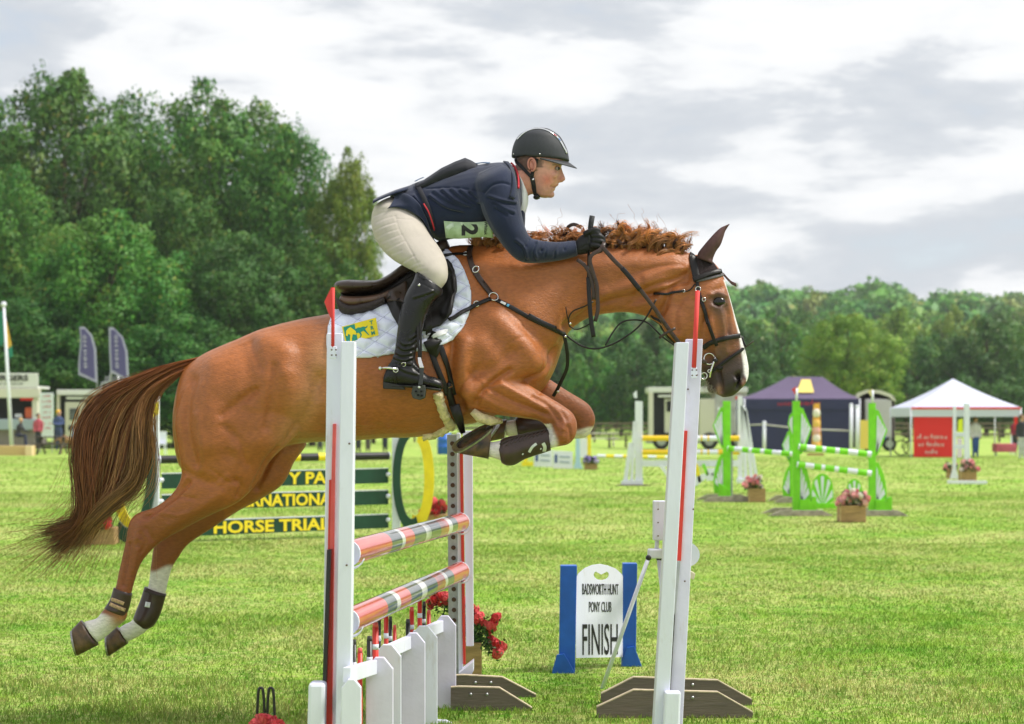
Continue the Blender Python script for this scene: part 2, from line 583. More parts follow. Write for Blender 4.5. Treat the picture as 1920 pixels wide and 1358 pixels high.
for args in ((7.6, 10.4, 5200, (.010, .034), (.0028, .0055), 3), (10.4, 14, 3600, (.011, .034), (.0035, .0065), 1), (14, 22, 2300, (.009, .026), (.0045, .008), 1), (22, 38, 700, (.008, .024), (.009, .016), 1), (38, 75, 70, (.012, .03), (.02, .045), 1, 4)):
    V, T, C, Nn = blades(*args); Ns.append(Nn); Vs.append(V); Ts.append(T + off); Cs.append(C); off += len(V)
V, T, C = np.concatenate(Vs), np.concatenate(Ts), np.concatenate(Cs)
def tri_mesh(name, V, T, C=None, N=None):
    me = bpy.data.meshes.new(name)
    k = T.shape[1]
    me.vertices.add(len(V)); me.vertices.foreach_set('co', V.astype(np.float32).ravel())
    me.loops.add(T.size); me.loops.foreach_set('vertex_index', T.astype(np.int32).ravel())
    me.polygons.add(len(T)); me.polygons.foreach_set('loop_start', np.arange(0, T.size, k, dtype=np.int32))
    me.update(calc_edges=True)
    if C is not None: setcol(me, C)
    if N is not None:                       # leaves and blades are shaded as the soft mass they form
        me.polygons.foreach_set('use_smooth', np.ones(len(T), bool))
        me.attributes.new('custom_normal', 'FLOAT_VECTOR', 'POINT').data.foreach_set('vector', np.ascontiguousarray(N, np.float32).ravel())
        me.update()
    return me
grass = link('grass', tri_mesh('grass', V, T, C, np.concatenate(Ns)), m_blade)
tag(grass, 'short green and straw coloured grass of the arena', 'grass', kind='stuff')

# ================================================================== trees
def leaf_mat(name, c1, c2, c3):
    m, n, l = node_mat(name)
    b = n['Principled BSDF']; b.inputs['Roughness'].default_value = .5; b.inputs['Specular IOR Level'].default_value = .3
    at = n.new('ShaderNodeAttribute'); at.attribute_name = 'Col'
    oi = n.new('ShaderNodeObjectInfo')
    sep = n.new('ShaderNodeSeparateColor'); l.new(at.outputs['Color'], sep.inputs[0])
    c = mixc(n, l, c1, c2, sep.outputs[0])
    c = mixc(n, l, c, c3, sep.outputs[1])
    hs = n.new('ShaderNodeHueSaturation')
    mr = n.new('ShaderNodeMapRange'); mr.inputs[3].default_value = .78; mr.inputs[4].default_value = 1.2; l.new(oi.outputs['Random'], mr.inputs[0]); l.new(mr.outputs[0], hs.inputs['Value'])
    mr = n.new('ShaderNodeMapRange'); mr.inputs[3].default_value = .494; mr.inputs[4].default_value = .512; l.new(oi.outputs['Random'], mr.inputs[0]); l.new(mr.outputs[0], hs.inputs['Hue'])
    l.new(c, hs.inputs['Color']); l.new(hs.outputs[0], b.inputs['Base Color'])
    tr = n.new('ShaderNodeBsdfTranslucent'); l.new(hs.outputs[0], tr.inputs['Color'])
    mx = n.new('ShaderNodeMixShader'); mx.inputs[0].default_value = .26
    l.new(b.outputs[0], mx.inputs[1]); l.new(tr.outputs[0], mx.inputs[2]); l.new(mx.outputs[0], n['Material Output'].inputs[0])
    return m
m_leafA = leaf_mat('leaf_green', (.046, .172, .024), (.135, .325, .045), (.30, .30, .05))
m_leafB = leaf_mat('leaf_lime', (.125, .240, .022), (.250, .370, .042), (.36, .33, .05))
m_leafC = leaf_mat('leaf_dark', (.040, .135, .024), (.090, .225, .038), (.18, .23, .05))
m_bark = mat('bark', (.10, .075, .05), rough=.95, noise=.4, nscale=6, bump=.03, bscale=9)

def crown_data(seed, clumps, leaves, leaf, rmin=.13, rmax=.24, asp=1.5, conifer=False, low=-.95):
    """Unit crown: leaf cards on uneven puffs spread over an ovoid, built at aspect asp so that puffs stay round. x,y in -.5...5, z in 0..1."""
    g = np.random.default_rng(seed)
    V, C, NN = [], [], []
    cs = []
    k = 0
    while len(cs) < clumps and k < clumps * 40:
        k += 1
        v = g.normal(size=3); v /= np.linalg.norm(v)
        if v[2] < low: continue
        rad = g.uniform(.70, 1.0) if g.random() < .72 else g.uniform(.2, .7)
        if conifer:
            z = g.random() ** .8; a = g.random() * 6.28; rr = .5 * (1 - z) ** .8 * g.uniform(.55, 1)
            p = np.array([np.cos(a) * rr, np.sin(a) * rr, z * .94 + .03]); r = .06 + .12 * (1 - z)
        else:
            r = g.uniform(rmin, rmax)
            z = .5 + (.5 - r / asp) * v[2] * rad
            prof = (.5 - r * .6) * max(0, 1 - abs(2 * z - 1) ** 2.6) ** .5
            hxy = np.hypot(v[0], v[1]) + 1e-6
            wob = 1 + .08 * np.sin(3 * np.arctan2(v[1], v[0]) + seed) + .05 * g.normal()
            p = np.array([v[0] / hxy, v[1] / hxy, 0]) * prof * rad * wob * min(1, hxy * 1.25); p[2] = z
        cs.append((p, r))
    per = leaves // len(cs)
    A = np.array([1, 1, asp])
    for p, r in cs:
        d = g.normal(size=(per, 3)); d[:, 2] += .45; d /= np.linalg.norm(d, axis=1)[:, None]
        rad = r * (1 - .38 * g.random(per) ** 2) * (1 + .22 * np.sin(d[:, 0] * 7 + p[0] * 30) * np.sin(d[:, 1] * 6 + p[2] * 20) + .16 * np.sin(d[:, 2] * 13 + p[1] * 17))
        q = p * A + d * rad[:, None]
        nn = d * .8 + g.normal(size=(per, 3)) * .55; nn /= np.linalg.norm(nn, axis=1)[:, None]
        u = np.cross(nn, g.normal(size=(per, 3))); u /= np.linalg.norm(u, axis=1)[:, None] + 1e-9
        w = np.cross(nn, u)
        s = leaf * (.55 + .9 * g.random(per))[:, None]
        quad = np.stack([q - u * s, q - w * s * .55, q + u * s, q + w * s * .55], 1)
        out = (p - np.array([0, 0, .45])) * A; out = out / (np.linalg.norm(out) + 1e-6)
        sn = d * 1.0 + out * .30 + g.normal(size=(per, 3)) * .22; sn /= np.linalg.norm(sn, axis=1)[:, None]
        fl = (np.cross(quad[:, 1] - quad[:, 0], quad[:, 2] - quad[:, 0]) * sn).sum(1) < 0
        quad[fl] = quad[fl][:, ::-1]
        V.append(quad.reshape(-1, 3) / A); NN.append(np.repeat(sn / np.array([1, 1, 1]), 4, 0))
        cc = np.zeros((per, 3)); cc[:, 0] = np.clip(.45 + .25 * g.normal() + .28 * g.normal(size=per), 0, 1)
        cc[:, 1] = (g.random(per) < .05) * .8 + np.clip(g.normal() * .12, 0, .3); C.append(np.repeat(cc, 4, 0))
    V = np.concatenate(V); C = np.concatenate(C); T = np.arange(len(V)).reshape(-1, 4)
    V[:, 2] = np.clip(V[:, 2], -.01, 1.05)
    return V, T, C, cs, np.concatenate(NN)
def crown_mesh(name, *a, **k):
    V, T, C, cs, N = crown_data(*a, **k); return tri_mesh(name, V, T, C, N), cs
BIG = [crown_mesh('crown_broad_%d' % i, 11 + i * 7, 230, 68000, .0105, .050, .135, 1.6) for i in range(3)]
FARP = [crown_mesh('crown_far_%d' % i, 101 + i * 5, 130, 14000, .018, .055, .125, 1.15) for i in range(3)]
CON = [crown_mesh('crown_conifer_%d' % i, 201 + i, 90, 9000, .020, asp=1.8, conifer=True) for i in range(2)]
def trunk_mesh(seed, cs):
    g = random.Random(seed); mb = MB()
    mb.tube([(0, 0, -.12), (.004, 0, .1), (-.004, .004, .35), (.004, 0, .6), (0, 0, .85)], [.030, .024, .02, .013, .004], 9)
    for p, r in cs[:26]:
        z0 = max(.08, p[2] - .22); mb.tube([(0, 0, z0), tuple(np.array([0, 0, z0]) * .5 + p * .5 + np.array([0, 0, -.02])), tuple(p)], [.010, .006, .0015], 5)
    return mb.mesh('trunk')
TRK = {}
MATC = {}
def tree(label, proto, cx, top, halfw, d, m, group, base=None, name='tree', cat='tree', skirt=.06):
    """Tree whose crown spans halfw photo pixels either side of cx with its tip at row top, standing at depth d."""
    me0, cs = proto
    x = (cx - CXP) / FPX * d; gz = float(hill_z(x, d)) if base is None else base
    ztop = CAMH - (top - HYP) / FPX * d
    H = ztop - gz; Wd = 2 * halfw / FPX * d
    root = thing(name, label, cat, (x, d, gz), group, rz=random.uniform(0, 6.28))
    key = (me0.name, m.name)
    if key not in MATC:
        me = me0.copy(); me.materials.append(m); MATC[key] = me
    c = bpy.data.objects.new('crown', MATC[key]); COL.objects.link(c); c.parent = root
    c.location = (0, 0, H * skirt); c.scale = (Wd * .95, Wd * .95, H * (1 - skirt) * .98)
    if me0.name not in TRK: TRK[me0.name] = trunk_mesh(3, cs); TRK[me0.name].materials.append(m_bark)
    t = bpy.data.objects.new('trunk', TRK[me0.name]); COL.objects.link(t); t.parent = root
    t.location = c.location; t.scale = c.scale
    return root
GL = 'broadleaf trees behind the trade stands'
for i, (cx, top, hw, d, pr, m, lab) in enumerate([
    (-80, 116, 212, 122, 0, m_leafA, 'broad dark tree cut by the picture edge behind the burger van'),
    (120, 84, 201, 118, 1, m_leafA, 'tallest broadleaf tree of the wood above the feather flags'),
    (405, 118, 196, 121, 2, m_leafA, 'tall rounded tree beside the tallest one, over the horse tail'),
    (265, 141, 180, 128, 0, m_leafA, 'tree filling the gap between the two tallest trees'),
    (540, 191, 132, 116, 1, m_leafA, 'sloping shoulder of the wood, tree above the horse croup'),
    (650, 251, 76, 112, 2, m_leafB, 'slender lighter tree with an open top behind the rider back'),
    (205, 375, 180, 102, 2, m_leafA, 'low bushy tree in front of the wood behind the feather flags'),
    (20, 281, 127, 107, 0, m_leafA, 'mid height tree above the white flag pole'),
    (445, 410, 148, 105, 1, m_leafC, 'dark low tree above the horse croup'),
    (335, 320, 137, 111, 1, m_leafA, 'bushy tree between the low tree and the tall rounded tree'),
    (585, 420, 127, 109, 0, m_leafA, 'yellowing low tree beneath the slender lighter tree'),
    (700, 500, 84, 120, 2, m_leafB, 'lime green bush like tree behind the saddle'),
    (60, 540, 159, 99, 1, m_leafC, 'dark shrubby tree behind the burger van roof'),
    (330, 570, 159, 100, 0, m_leafC, 'dark shrubby tree behind the black and yellow jump wing'),
    (520, 580, 137, 103, 2, m_leafC, 'shrubby tree hidden behind the horse hindquarters')]):
    tree(lab, BIG[pr], cx, top, hw, d, m, GL, skirt=.0)
GR = 'trees along the far side of the showground'
for (cx, top, hw, d, P0, m, lab) in [
    (1590, 572, 112, 150, BIG[1], m_leafB, 'broad rounded olive green tree behind the navy gazebo'),
    (1455, 566, 95, 200, FARP[0], m_leafA, 'green tree just past the horse nose'),
    (1745, 598, 80, 185, FARP[1], m_leafC, 'dark tree between the navy and the white gazebo'),
    (1850, 585, 95, 180, FARP[2], m_leafC, 'dark tree above the white gazebo peak'),
    (1940, 570, 95, 190, FARP[0], m_leafA, 'tree cut by the picture edge beyond the white gazebo'),
    (1385, 590, 85, 190, FARP[2], m_leafC, 'dark tree behind the horse muzzle'),
    (1690, 566, 75, 250, FARP[2], m_leafB, 'sunlit lime tree set back behind the olive tree'),
    (1800, 556, 70, 270, FARP[0], m_leafB, 'lime coloured tree set back above the dark trees'),
    (1520, 552, 70, 280, FARP[1], m_leafA, 'tree peeping over the olive tree on its near side'),
    (1900, 548, 80, 290, FARP[1], m_leafA, 'tree set back beyond the white gazebo'),
    (1225, 590, 70, 175, CON[0], m_leafC, 'dark conifer under the horse throat'),
    (1165, 575, 75, 180, CON[1], m_leafC, 'dark conifer under the arch of the neck'),
    (1290, 600, 70, 172, CON[0], m_leafC, 'dark conifer behind the upright with the red flag'),
    (1105, 585, 70, 185, CON[1], m_leafC, 'dark conifer in front of the horse chest'),
    (1195, 630, 70, 165, FARP[1], m_leafC, 'dull bushy tree in front of the conifers'),
    (1110, 640, 60, 168, FARP[0], m_leafA, 'bushy tree beside the horse knee'),
    (1330, 640, 60, 168, FARP[2], m_leafC, 'bushy tree behind the bit'),
    (1040, 600, 70, 190, FARP[2], m_leafC, 'dark tree hidden partly by the horse forearm'),
    (1430, 680, 70, 165, FARP[1], m_leafC, 'low dark tree behind the lorry roof'),
    (1700, 700, 60, 160, FARP[2], m_leafC, 'low dark tree beside the curved roof trailer'),
    (1880, 700, 80, 165, FARP[0], m_leafC, 'low dark tree behind the white gazebo'),
    (1790, 690, 60, 168, FARP[1], m_leafC, 'low dark tree left of the white gazebo peak'),
    (960, 560, 90, 210, FARP[0], m_leafA, 'tree wholly behind the horse barrel'),
    (820, 560, 90, 200, FARP[1], m_leafA, 'tree behind the saddle and rider boot')]:
    tree(lab, P0, cx, top, hw, d, m, GR, skirt=.0)
# far woodland over the rising ground: one mass
Vs, Ts, Cs, Ns, off = [], [], [], [], 0
gw = np.random.default_rng(5)
lows = [crown_data(300 + i, 16, 520, .075, .18, .28, 1.0) for i in range(5)]
for k in range(700):
    d = 240 + 460 * gw.random() ** .8; x = (gw.random() * 2 - 1) * (d * .34 + 20) + d * .05
    V, T, C, _c, Nl = lows[k % 5]; H = gw.uniform(9, 14); Wd = gw.uniform(9, 17); a = gw.random() * 6.28
    R2 = np.array([[np.cos(a), -np.sin(a), 0], [np.sin(a), np.cos(a), 0], [0, 0, 1]])
    V2 = (V @ R2.T) * np.array([Wd, Wd, H]) + np.array([x, d, hill_z(x, d) - 1])
    Cc = C.copy(); Cc[:, 0] = np.clip(Cc[:, 0] + gw.normal() * .35, 0, 1); Cc[:, 1] = np.clip(Cc[:, 1] + max(0, gw.normal() * .25), 0, 1)
    Ns.append(Nl @ R2.T); Vs.append(V2); Ts.append(T + off); Cs.append(Cc); off += len(V2)
wood = link('woodland', tri_mesh('woodland', np.concatenate(Vs), np.concatenate(Ts), np.concatenate(Cs), np.concatenate(Ns)), m_leafA)
tag(wood, 'far green woodland covering the rising ground along the horizon', 'woodland', kind='stuff')

# ---- the air: thin haze over the whole park
hz_ = MB(); hz_.box((0, 445, 33), (1500, 920, 68)); 
m_haze, n, l = node_mat('haze_air'); n.remove(n['Principled BSDF'])
pv = n.new('ShaderNodeVolumePrincipled'); pv.inputs['Color'].default_value = (.93, .96, 1, 1); pv.inputs['Density'].default_value = .00024; pv.inputs['Anisotropy'].default_value = .2
l.new(pv.outputs[0], n['Material Output'].inputs['Volume'])
tag(hz_.build('haze', m_haze), 'thin pale haze over the park', 'haze', kind='stuff')
# ================================================================== the horse
NEAR, FAR = -.14, .14
horse = thing('horse', 'chestnut horse with white socks jumping over the white fence', 'horse', (0, D0, 0))
hb = MB()
# trunk and neck: (top x, top y, bottom x, bottom y, half width, depth offset, top power, bottom power, height of widest point)
body_loft(hb, [
    (338, 712, 325, 792, .07, 0, 2, 2, 0),
    (350, 688, 330, 845, .150, 0, 2, 2, .0),
    (385, 663, 345, 885, .205, 0, 2.1, 2.0, .1),
    (435, 640, 392, 900, .250, 0, 2.2, 2.0, .15),
    (495, 616, 460, 880, .280, 0, 2.2, 2.0, .15),
    (560, 599, 535, 838, .285, 0, 2.1, 2.0, .1),
    (615, 589, 602, 829, .285, 0, 2.0, 2.1, 0),
    (670, 574, 662, 827, .285, 0, 2.0, 2.2, -.05),
    (720, 553, 722, 822, .282, 0, 1.9, 2.2, -.1),
    (768, 524, 780, 820, .275, 0, 1.8, 2.2, -.15),
    (806, 493, 838, 810, .262, 0, 1.65, 2.1, -.15),
    (842, 463, 895, 792, .250, 0, 1.5, 2.0, -.2),
    (890, 458, 955, 768, .230, 0, 1.6, 2.0, -.25),
    (945, 457, 1012, 738, .200, 0, 1.75, 2.0, -.3),
    (1000, 455, 1044, 684, .155, 0, 1.8, 2.0, -.25),
    (1045, 454, 1061, 632, .120, 0, 1.85, 2.0, -.1),
    (1088, 455, 1086, 606, .100, 0, 1.9, 2.0, 0),
    (1132, 457, 1120, 592, .092, 0, 1.9, 2.0, 0),
    (1182, 463, 1165, 586, .088, 0, 1.9, 2.0, .05),
    (1236, 467, 1206, 592, .086, 0, 1.9, 2.0, .05),
    (1285, 472, 1236, 608, .084, 0, 1.9, 2.0, 0),
    (1305, 482, 1262, 626, .070, 0, 2, 2, 0)], 4, 32)
# head
body_loft(hb, [
    (1300, 478, 1232, 585, .055, 0), (1318, 478, 1238, 602, .075, 0), (1338, 491, 1242, 614, .088, 0), (1353, 511, 1248, 626, .096, 0, 2.2, 2, .1),
    (1362, 538, 1258, 638, .100, 0, 2.4, 2, .2), (1370, 566, 1275, 652, .098, 0, 2.5, 1.9, .25), (1378, 594, 1291, 666, .085, 0, 2.4, 1.9, .2),
    (1387, 622, 1303, 680, .071, 0, 2.3, 1.9, .15), (1395, 648, 1312, 692, .062, 0, 2.2, 2, .1), (1401, 672, 1319, 704, .056, 0, 2.2, 2, .1),
    (1404, 694, 1324, 717, .055, 0, 2.3, 2, .1), (1402, 711, 1329, 728, .055, 0, 2.4, 2, .1), (1395, 724, 1337, 735, .050, 0, 2.3, 2, .1),
    (1385, 734, 1347, 741, .040, 0), (1375, 743, 1356, 746, .020, 0)], 4, 28)
hb.ball(P(1338, 728, D0), (.032, .034, .026), 14, 10)          # lower lip and chin
for s in (-1, 1):
    hb.ball(P(1346, 566, D0 + s * .078), (.036, .022, .036), 14, 10)    # brow over the eye
    hb.ball(P(1388, 713, D0 + s * .038), (.030, .022, .032), 14, 10)    # nostril wing
    hb.ball(P(1272, 600, D0 + s * .062), (.085, .030, .085), 18, 12)    # cheek
# shoulders and upper arms
for s, k in ((-1, NEAR), (1, FAR)):
    body_loft(hb, [(900, 500, 970, 560, .05, s * .10), (900, 560, 1000, 600, .075, s * .125), (880, 620, 1015, 650, .09, s * .14), (862, 680, 1010, 690, .095, s * .15),
                   (853, 725, 975, 715, .09, s * .155), (862, 758, 925, 735, .07, s * .16), (880, 766, 905, 745, .045, s * .16)], 4, 24)
    # haunch and thigh
    body_loft(hb, [(400, 690, 600, 650, .06, s * .15), (350, 720, 590, 720, .10, s * .15), (331, 765, 575, 790, .12, s * .15), (327, 800, 555, 818, .12, s * .15)] + (
        [(333, 838, 535, 838, .118, s * .15), (338, 872, 503, 870, .105, s * .145), (339, 896, 482, 908, .092, -.14), (324, 924, 450, 940, .078, -.14), (293, 950, 402, 963, .062, -.14),
         (258, 962, 352, 988, .050, -.135), (243, 978, 313, 1010, .044, -.135), (237, 1005, 291, 1026, .041, -.135), (231, 1035, 272, 1046, .035, -.135),
         (224, 1065, 258, 1073, .030, -.135), (217, 1100, 247, 1112, .029, -.135), (206, 1128, 241, 1142, .032, -.135), (190, 1148, 236, 1163, .038, -.135),
         (182, 1159, 218, 1178, .034, -.135), (169, 1163, 198, 1195, .031, -.135), (157, 1166, 184, 1206, .035, -.135)] if s < 0 else
        [(400, 850, 575, 832, .11, .15), (400, 880, 551, 868, .10, .145), (390, 905, 531, 908, .09, .14), (365, 930, 492, 935, .078, .14), (330, 958, 440, 963, .062, .14),
         (300, 978, 395, 993, .050, .135), (288, 1000, 355, 1019, .044, .135), (287, 1030, 336, 1044, .040, .135), (282, 1065, 322, 1068, .033, .135),
         (277, 1100, 311, 1110, .030, .135), (262, 1132, 304, 1142, .032, .135), (252, 1155, 290, 1168, .037, .135), (246, 1165, 274, 1184, .034, .135),
         (234, 1170, 255, 1196, .031, .135), (222, 1178, 239, 1204, .034, .135)]), 4, 24)
# near foreleg: forearm, knee, cannon, pastern
body_loft(hb, [(862, 705, 856, 745, .05, -.16), (905, 692, 868, 764, .085, -.165), (948, 697, 902, 773, .082, -.17), (988, 719, 942, 780, .070, -.17), (1024, 741, 985, 785, .058, -.17),
               (1052, 758, 1012, 790, .052, -.17), (1072, 772, 1026, 803, .050, -.17), (1082, 792, 1030, 818, .050, -.17), (1079, 818, 1033, 826, .047, -.17), (1066, 833, 1034, 822, .043, -.17),
               (1045, 838, 1031, 806, .036, -.17), (1015, 846, 1008, 812, .030, -.17), (985, 855, 978, 820, .029, -.17), (962, 864, 952, 822, .034, -.17), (944, 866, 936, 826, .037, -.17),
               (928, 860, 922, 829, .032, -.17), (914, 857, 908, 822, .034, -.17)], 4, 24)
# far foreleg
body_loft(hb, [(960, 690, 930, 745, .06, .15), (1000, 695, 955, 762, .08, .165), (1033, 713, 1000, 772, .068, .17), (1062, 732, 1030, 783, .058, .17), (1092, 750, 1056, 792, .053, .17),
               (1108, 764, 1072, 798, .050, .17), (1116, 786, 1074, 806, .048, .17), (1110, 806, 1074, 812, .045, .17), (1098, 820, 1072, 808, .041, .17), (1078, 823, 1066, 792, .034, .17),
               (1050, 818, 1044, 788, .029, .17), (1015, 816, 1010, 784, .029, .17), (985, 820, 978, 784, .035, .17), (966, 820, 958, 788, .034, .17), (950, 818, 944, 790, .033, .17)], 4, 24)
# dock of the tail
body_loft(hb, [(415, 655, 395, 690, .045, 0), (385, 666, 372, 695, .034, 0), (345, 680, 338, 706, .028, 0), (305, 695, 300, 716, .018, 0), (285, 705, 282, 718, .008, 0)], 4, 12)
horse_me = fuse(hb, .0072, 6)
hv, hn = get_v(horse_me)
S = [
    # shoulder, elbow and chest
    ([(850, 640), (846, 690), (850, 735), (866, 764)], 9, -.014), ([(872, 640), (868, 690), (876, 735)], 14, .010),
    ([(955, 695), (930, 712), (908, 730), (893, 755)], 6, -.010), ([(900, 520), (950, 575), (1000, 625), (1040, 665)], 16, -.010),
    ([(930, 600), (985, 650), (1010, 690)], 22, .012), ([(1046, 655), (1020, 690), (985, 712)], 5, -.008), ([(1052, 640), (1035, 695), (1012, 735)], 5, -.006),
    ([(900, 640), (930, 680)], 20, .008), ([(870, 560), (880, 620)], 25, -.006), ([(960, 660), (925, 690), (890, 700)], 12, -.007),
    # near forearm
    ([(918, 728), (955, 748), (992, 764), (1025, 778)], 4.5, -.007), ([(940, 722), (985, 745), (1020, 765)], 6, .006), ([(900, 745), (950, 768), (990, 778)], 6, .005),
    ([(1000, 745), (1030, 765), (1050, 790)], 4, -.004), ([(1060, 795), (1052, 815)], 7, .004), ([(1036, 795), (1030, 825)], 4, -.004), ([(1066, 800), (1070, 822)], 3, -.003),
    # neck
    ([(1062, 612), (1110, 578), (1165, 562), (1225, 552)], 8, -.010), ([(1075, 590), (1130, 552), (1190, 535), (1240, 528)], 12, .007),
    ([(1290, 512), (1262, 524), (1225, 535), (1195, 548)], 5, -.009), ([(1285, 500), (1250, 508), (1210, 520)], 7, .005), ([(1240, 545), (1205, 562), (1180, 572)], 5, -.005),
    ([(900, 490), (980, 500), (1080, 500), (1180, 492), (1260, 488)], 16, .006), ([(1232, 600), (1248, 570), (1262, 540), (1290, 522)], 6, -.010), ([(1190, 512), (1150, 540)], 12, -.004),
    # head
    ([(1362, 575), (1368, 595), (1366, 625)], 5, -.006), ([(1330, 600), (1340, 640), (1345, 665)], 6, .006), ([(1322, 600), (1318, 640), (1328, 670)], 9, -.006),
    ([(1352, 585), (1356, 620), (1362, 660)], 5, .004), ([(1332, 553), (1345, 549), (1360, 556)], 4, .006), ([(1334, 574), (1348, 578), (1358, 572)], 3.5, .004),
    ([(1347, 565)], 9, -.012), ([(1340, 548), (1352, 540)], 6, -.005), ([(1384, 705), (1389, 714), (1386, 725)], 5.5, -.020), ([(1381, 702), (1379, 716), (1384, 727)], 3, .005),
    ([(1348, 698), (1353, 718), (1352, 736)], 3.2, -.009), ([(1290, 560), (1315, 570), (1325, 600)], 6, -.004), ([(1262, 630), (1290, 640), (1310, 665)], 9, .004),
    # flank, loin and hindquarters
    ([(540, 833), (560, 800), (585, 755), (600, 710)], 13, -.010), ([(520, 842), (502, 864), (489, 891), (476, 918)], 6, -.010), ([(590, 720), (570, 690), (560, 650)], 22, -.008),
    ([(362, 712), (349, 760), (352, 820), (366, 870)], 10, -.009), ([(455, 650), (470, 720), (458, 790), (430, 850)], 18, -.008), ([(405, 690), (395, 760), (392, 830)], 24, .010),
    ([(520, 690), (505, 760), (490, 820)], 26, .008), ([(500, 640), (540, 660)], 18, .008), ([(470, 640), (490, 690)], 9, -.006), ([(352, 905), (318, 935), (275, 968)], 6, -.010),
    ([(415, 925), (370, 955), (320, 985)], 10, .005), ([(345, 885), (390, 905), (420, 900)], 9, -.005), ([(440, 900), (452, 912), (446, 930)], 5, -.006), ([(425, 895), (412, 905)], 6, .005),
    # hock and cannon of the near hind leg
    ([(262, 985), (258, 1010)], 6, .005), ([(275, 992), (285, 1012)], 5, -.004), ([(243, 1020), (238, 1060), (231, 1098)], 3, -.0045), ([(258, 1030), (250, 1070)], 4, .003),
    # ribs and belly
    ([(600, 800), (680, 806), (760, 800), (820, 790)], 14, -.003), ([(640, 700), (630, 760), (640, 810)], 9, .0025), ([(680, 690), (672, 750), (682, 810)], 9, .0025), ([(720, 690), (714, 750), (722, 805)], 9, .0025),
    ([(514, 688), (509, 740), (500, 800)], 9, -.008), ([(418, 778), (450, 752), (478, 732)], 8, -.006), ([(540, 700), (545, 760)], 14, .006), ([(470, 765), (455, 800), (440, 840)], 12, .006),
    # veins and small skin folds
    ([(880, 690), (905, 715), (935, 735), (970, 752)], 2.6, .0016), ([(700, 800), (640, 790), (600, 796)], 2.6, .0014), ([(560, 805), (575, 780), (592, 760)], 2.6, .0016), ([(395, 880), (430, 905), (452, 900)], 2.6, -.002), ([(1335, 600), (1342, 625), (1338, 650), (1346, 672)], 2.4, .0018),
    ([(1330, 590), (1318, 610), (1322, 640)], 2.4, -.0018), ([(1352, 600), (1360, 625), (1352, 650)], 2.4, .0015), ([(1300, 545), (1280, 560), (1268, 590), (1270, 620)], 5, -.004), ([(1276, 640), (1300, 652), (1314, 676)], 4, -.003),
    ([(1280, 498), (1240, 500), (1200, 508)], 3, -.003), ([(1290, 530), (1255, 540), (1225, 556)], 3, -.004), ([(1180, 560), (1130, 575), (1090, 592)], 4, .003), ([(960, 640), (985, 632), (1000, 634)], 2.6, -.0018), ([(690, 690), (705, 684), (716, 692)], 2.4, -.0014),
    ([(692, 700), (706, 694), (716, 700)], 2.4, -.0014), ([(870, 750), (890, 762), (915, 768)], 3, -.0025), ([(945, 715), (975, 735), (1005, 752)], 3, -.002), ([(1055, 775), (1062, 790), (1060, 812)], 3, -.0025), ([(1045, 800), (1058, 806)], 3, .0025),
    ([(262, 1000), (272, 1018), (264, 1036)], 3, -.0025), ([(300, 960), (330, 966), (352, 960)], 3, .0018), ([(420, 800), (450, 830), (462, 870)], 8, -.004), ([(372, 780), (382, 840), (378, 880)], 8, .004),
    ([(330, 930), (365, 935)], 4, -.003), ([(870, 470), (930, 490), (1000, 480)], 14, -.004)]
hv2 = sculpt(hv, hn, [(a, b, c * 1.95) for a, b, c in S])
set_v(horse_me, hv2)
hv, hn = get_v(horse_me)
# fine skin relief: slow undulation of muscle under the coat
_w = np.array([mnoise.noise(Vector(p) * 9.0) * .6 + mnoise.noise(Vector(p) * 21.0) * .25 for p in hv])
hv = hv + hn * (_w * .0035)[:, None]
set_v(horse_me, hv)
hv, hn = get_v(horse_me)
pp = proj(hv)
X, Y = pp[:, 0], pp[:, 1]
dep = hv[:, 1] - D0
cols = np.tile(np.array([.410, .128, .029]), (len(hv), 1))
def tint(mask, c, a=1.0):
    global cols
    w = np.clip(np.asarray(mask, float) * a, 0, 1)[:, None]
    cols = cols * (1 - w) + np.array(c) * w
def sstep(a, b, x):
    t = np.clip((x - a) / (b - a), 0, 1); return t * t * (3 - 2 * t)
nz = np.array([mnoise.noise(Vector(p) * 14.0) for p in hv])
nz2 = np.array([mnoise.noise(Vector(p) * 3.1 + Vector((5, 2, 9))) for p in hv])
tint(.5 + .5 * nz2, (.26, .080, .020), .55)
# paler flank and belly, redder neck and legs
tint(np.exp(-(pl_dist(pp, [(610, 660), (585, 740), (545, 815)]) / 32) ** 2), (.55, .28, .12), .55)
tint(sstep(800, 828, Y) * (X > 560) * (X < 850), (.36, .17, .07), .5)
tint(sstep(900, 1010, Y) * (X < 420), (.23, .064, .020), .8)
tint(np.exp(-(pl_dist(pp, [(1040, 790), (1075, 800)]) / 35) ** 2), (.23, .066, .020), .75)
tint(np.exp(-(pl_dist(pp, [(1105, 785), (1095, 805)]) / 30) ** 2) * (dep > 0), (.23, .066, .020), .75)
tint(sstep(930, 1080, X) * (Y < 640), (.33, .108, .030), .6)
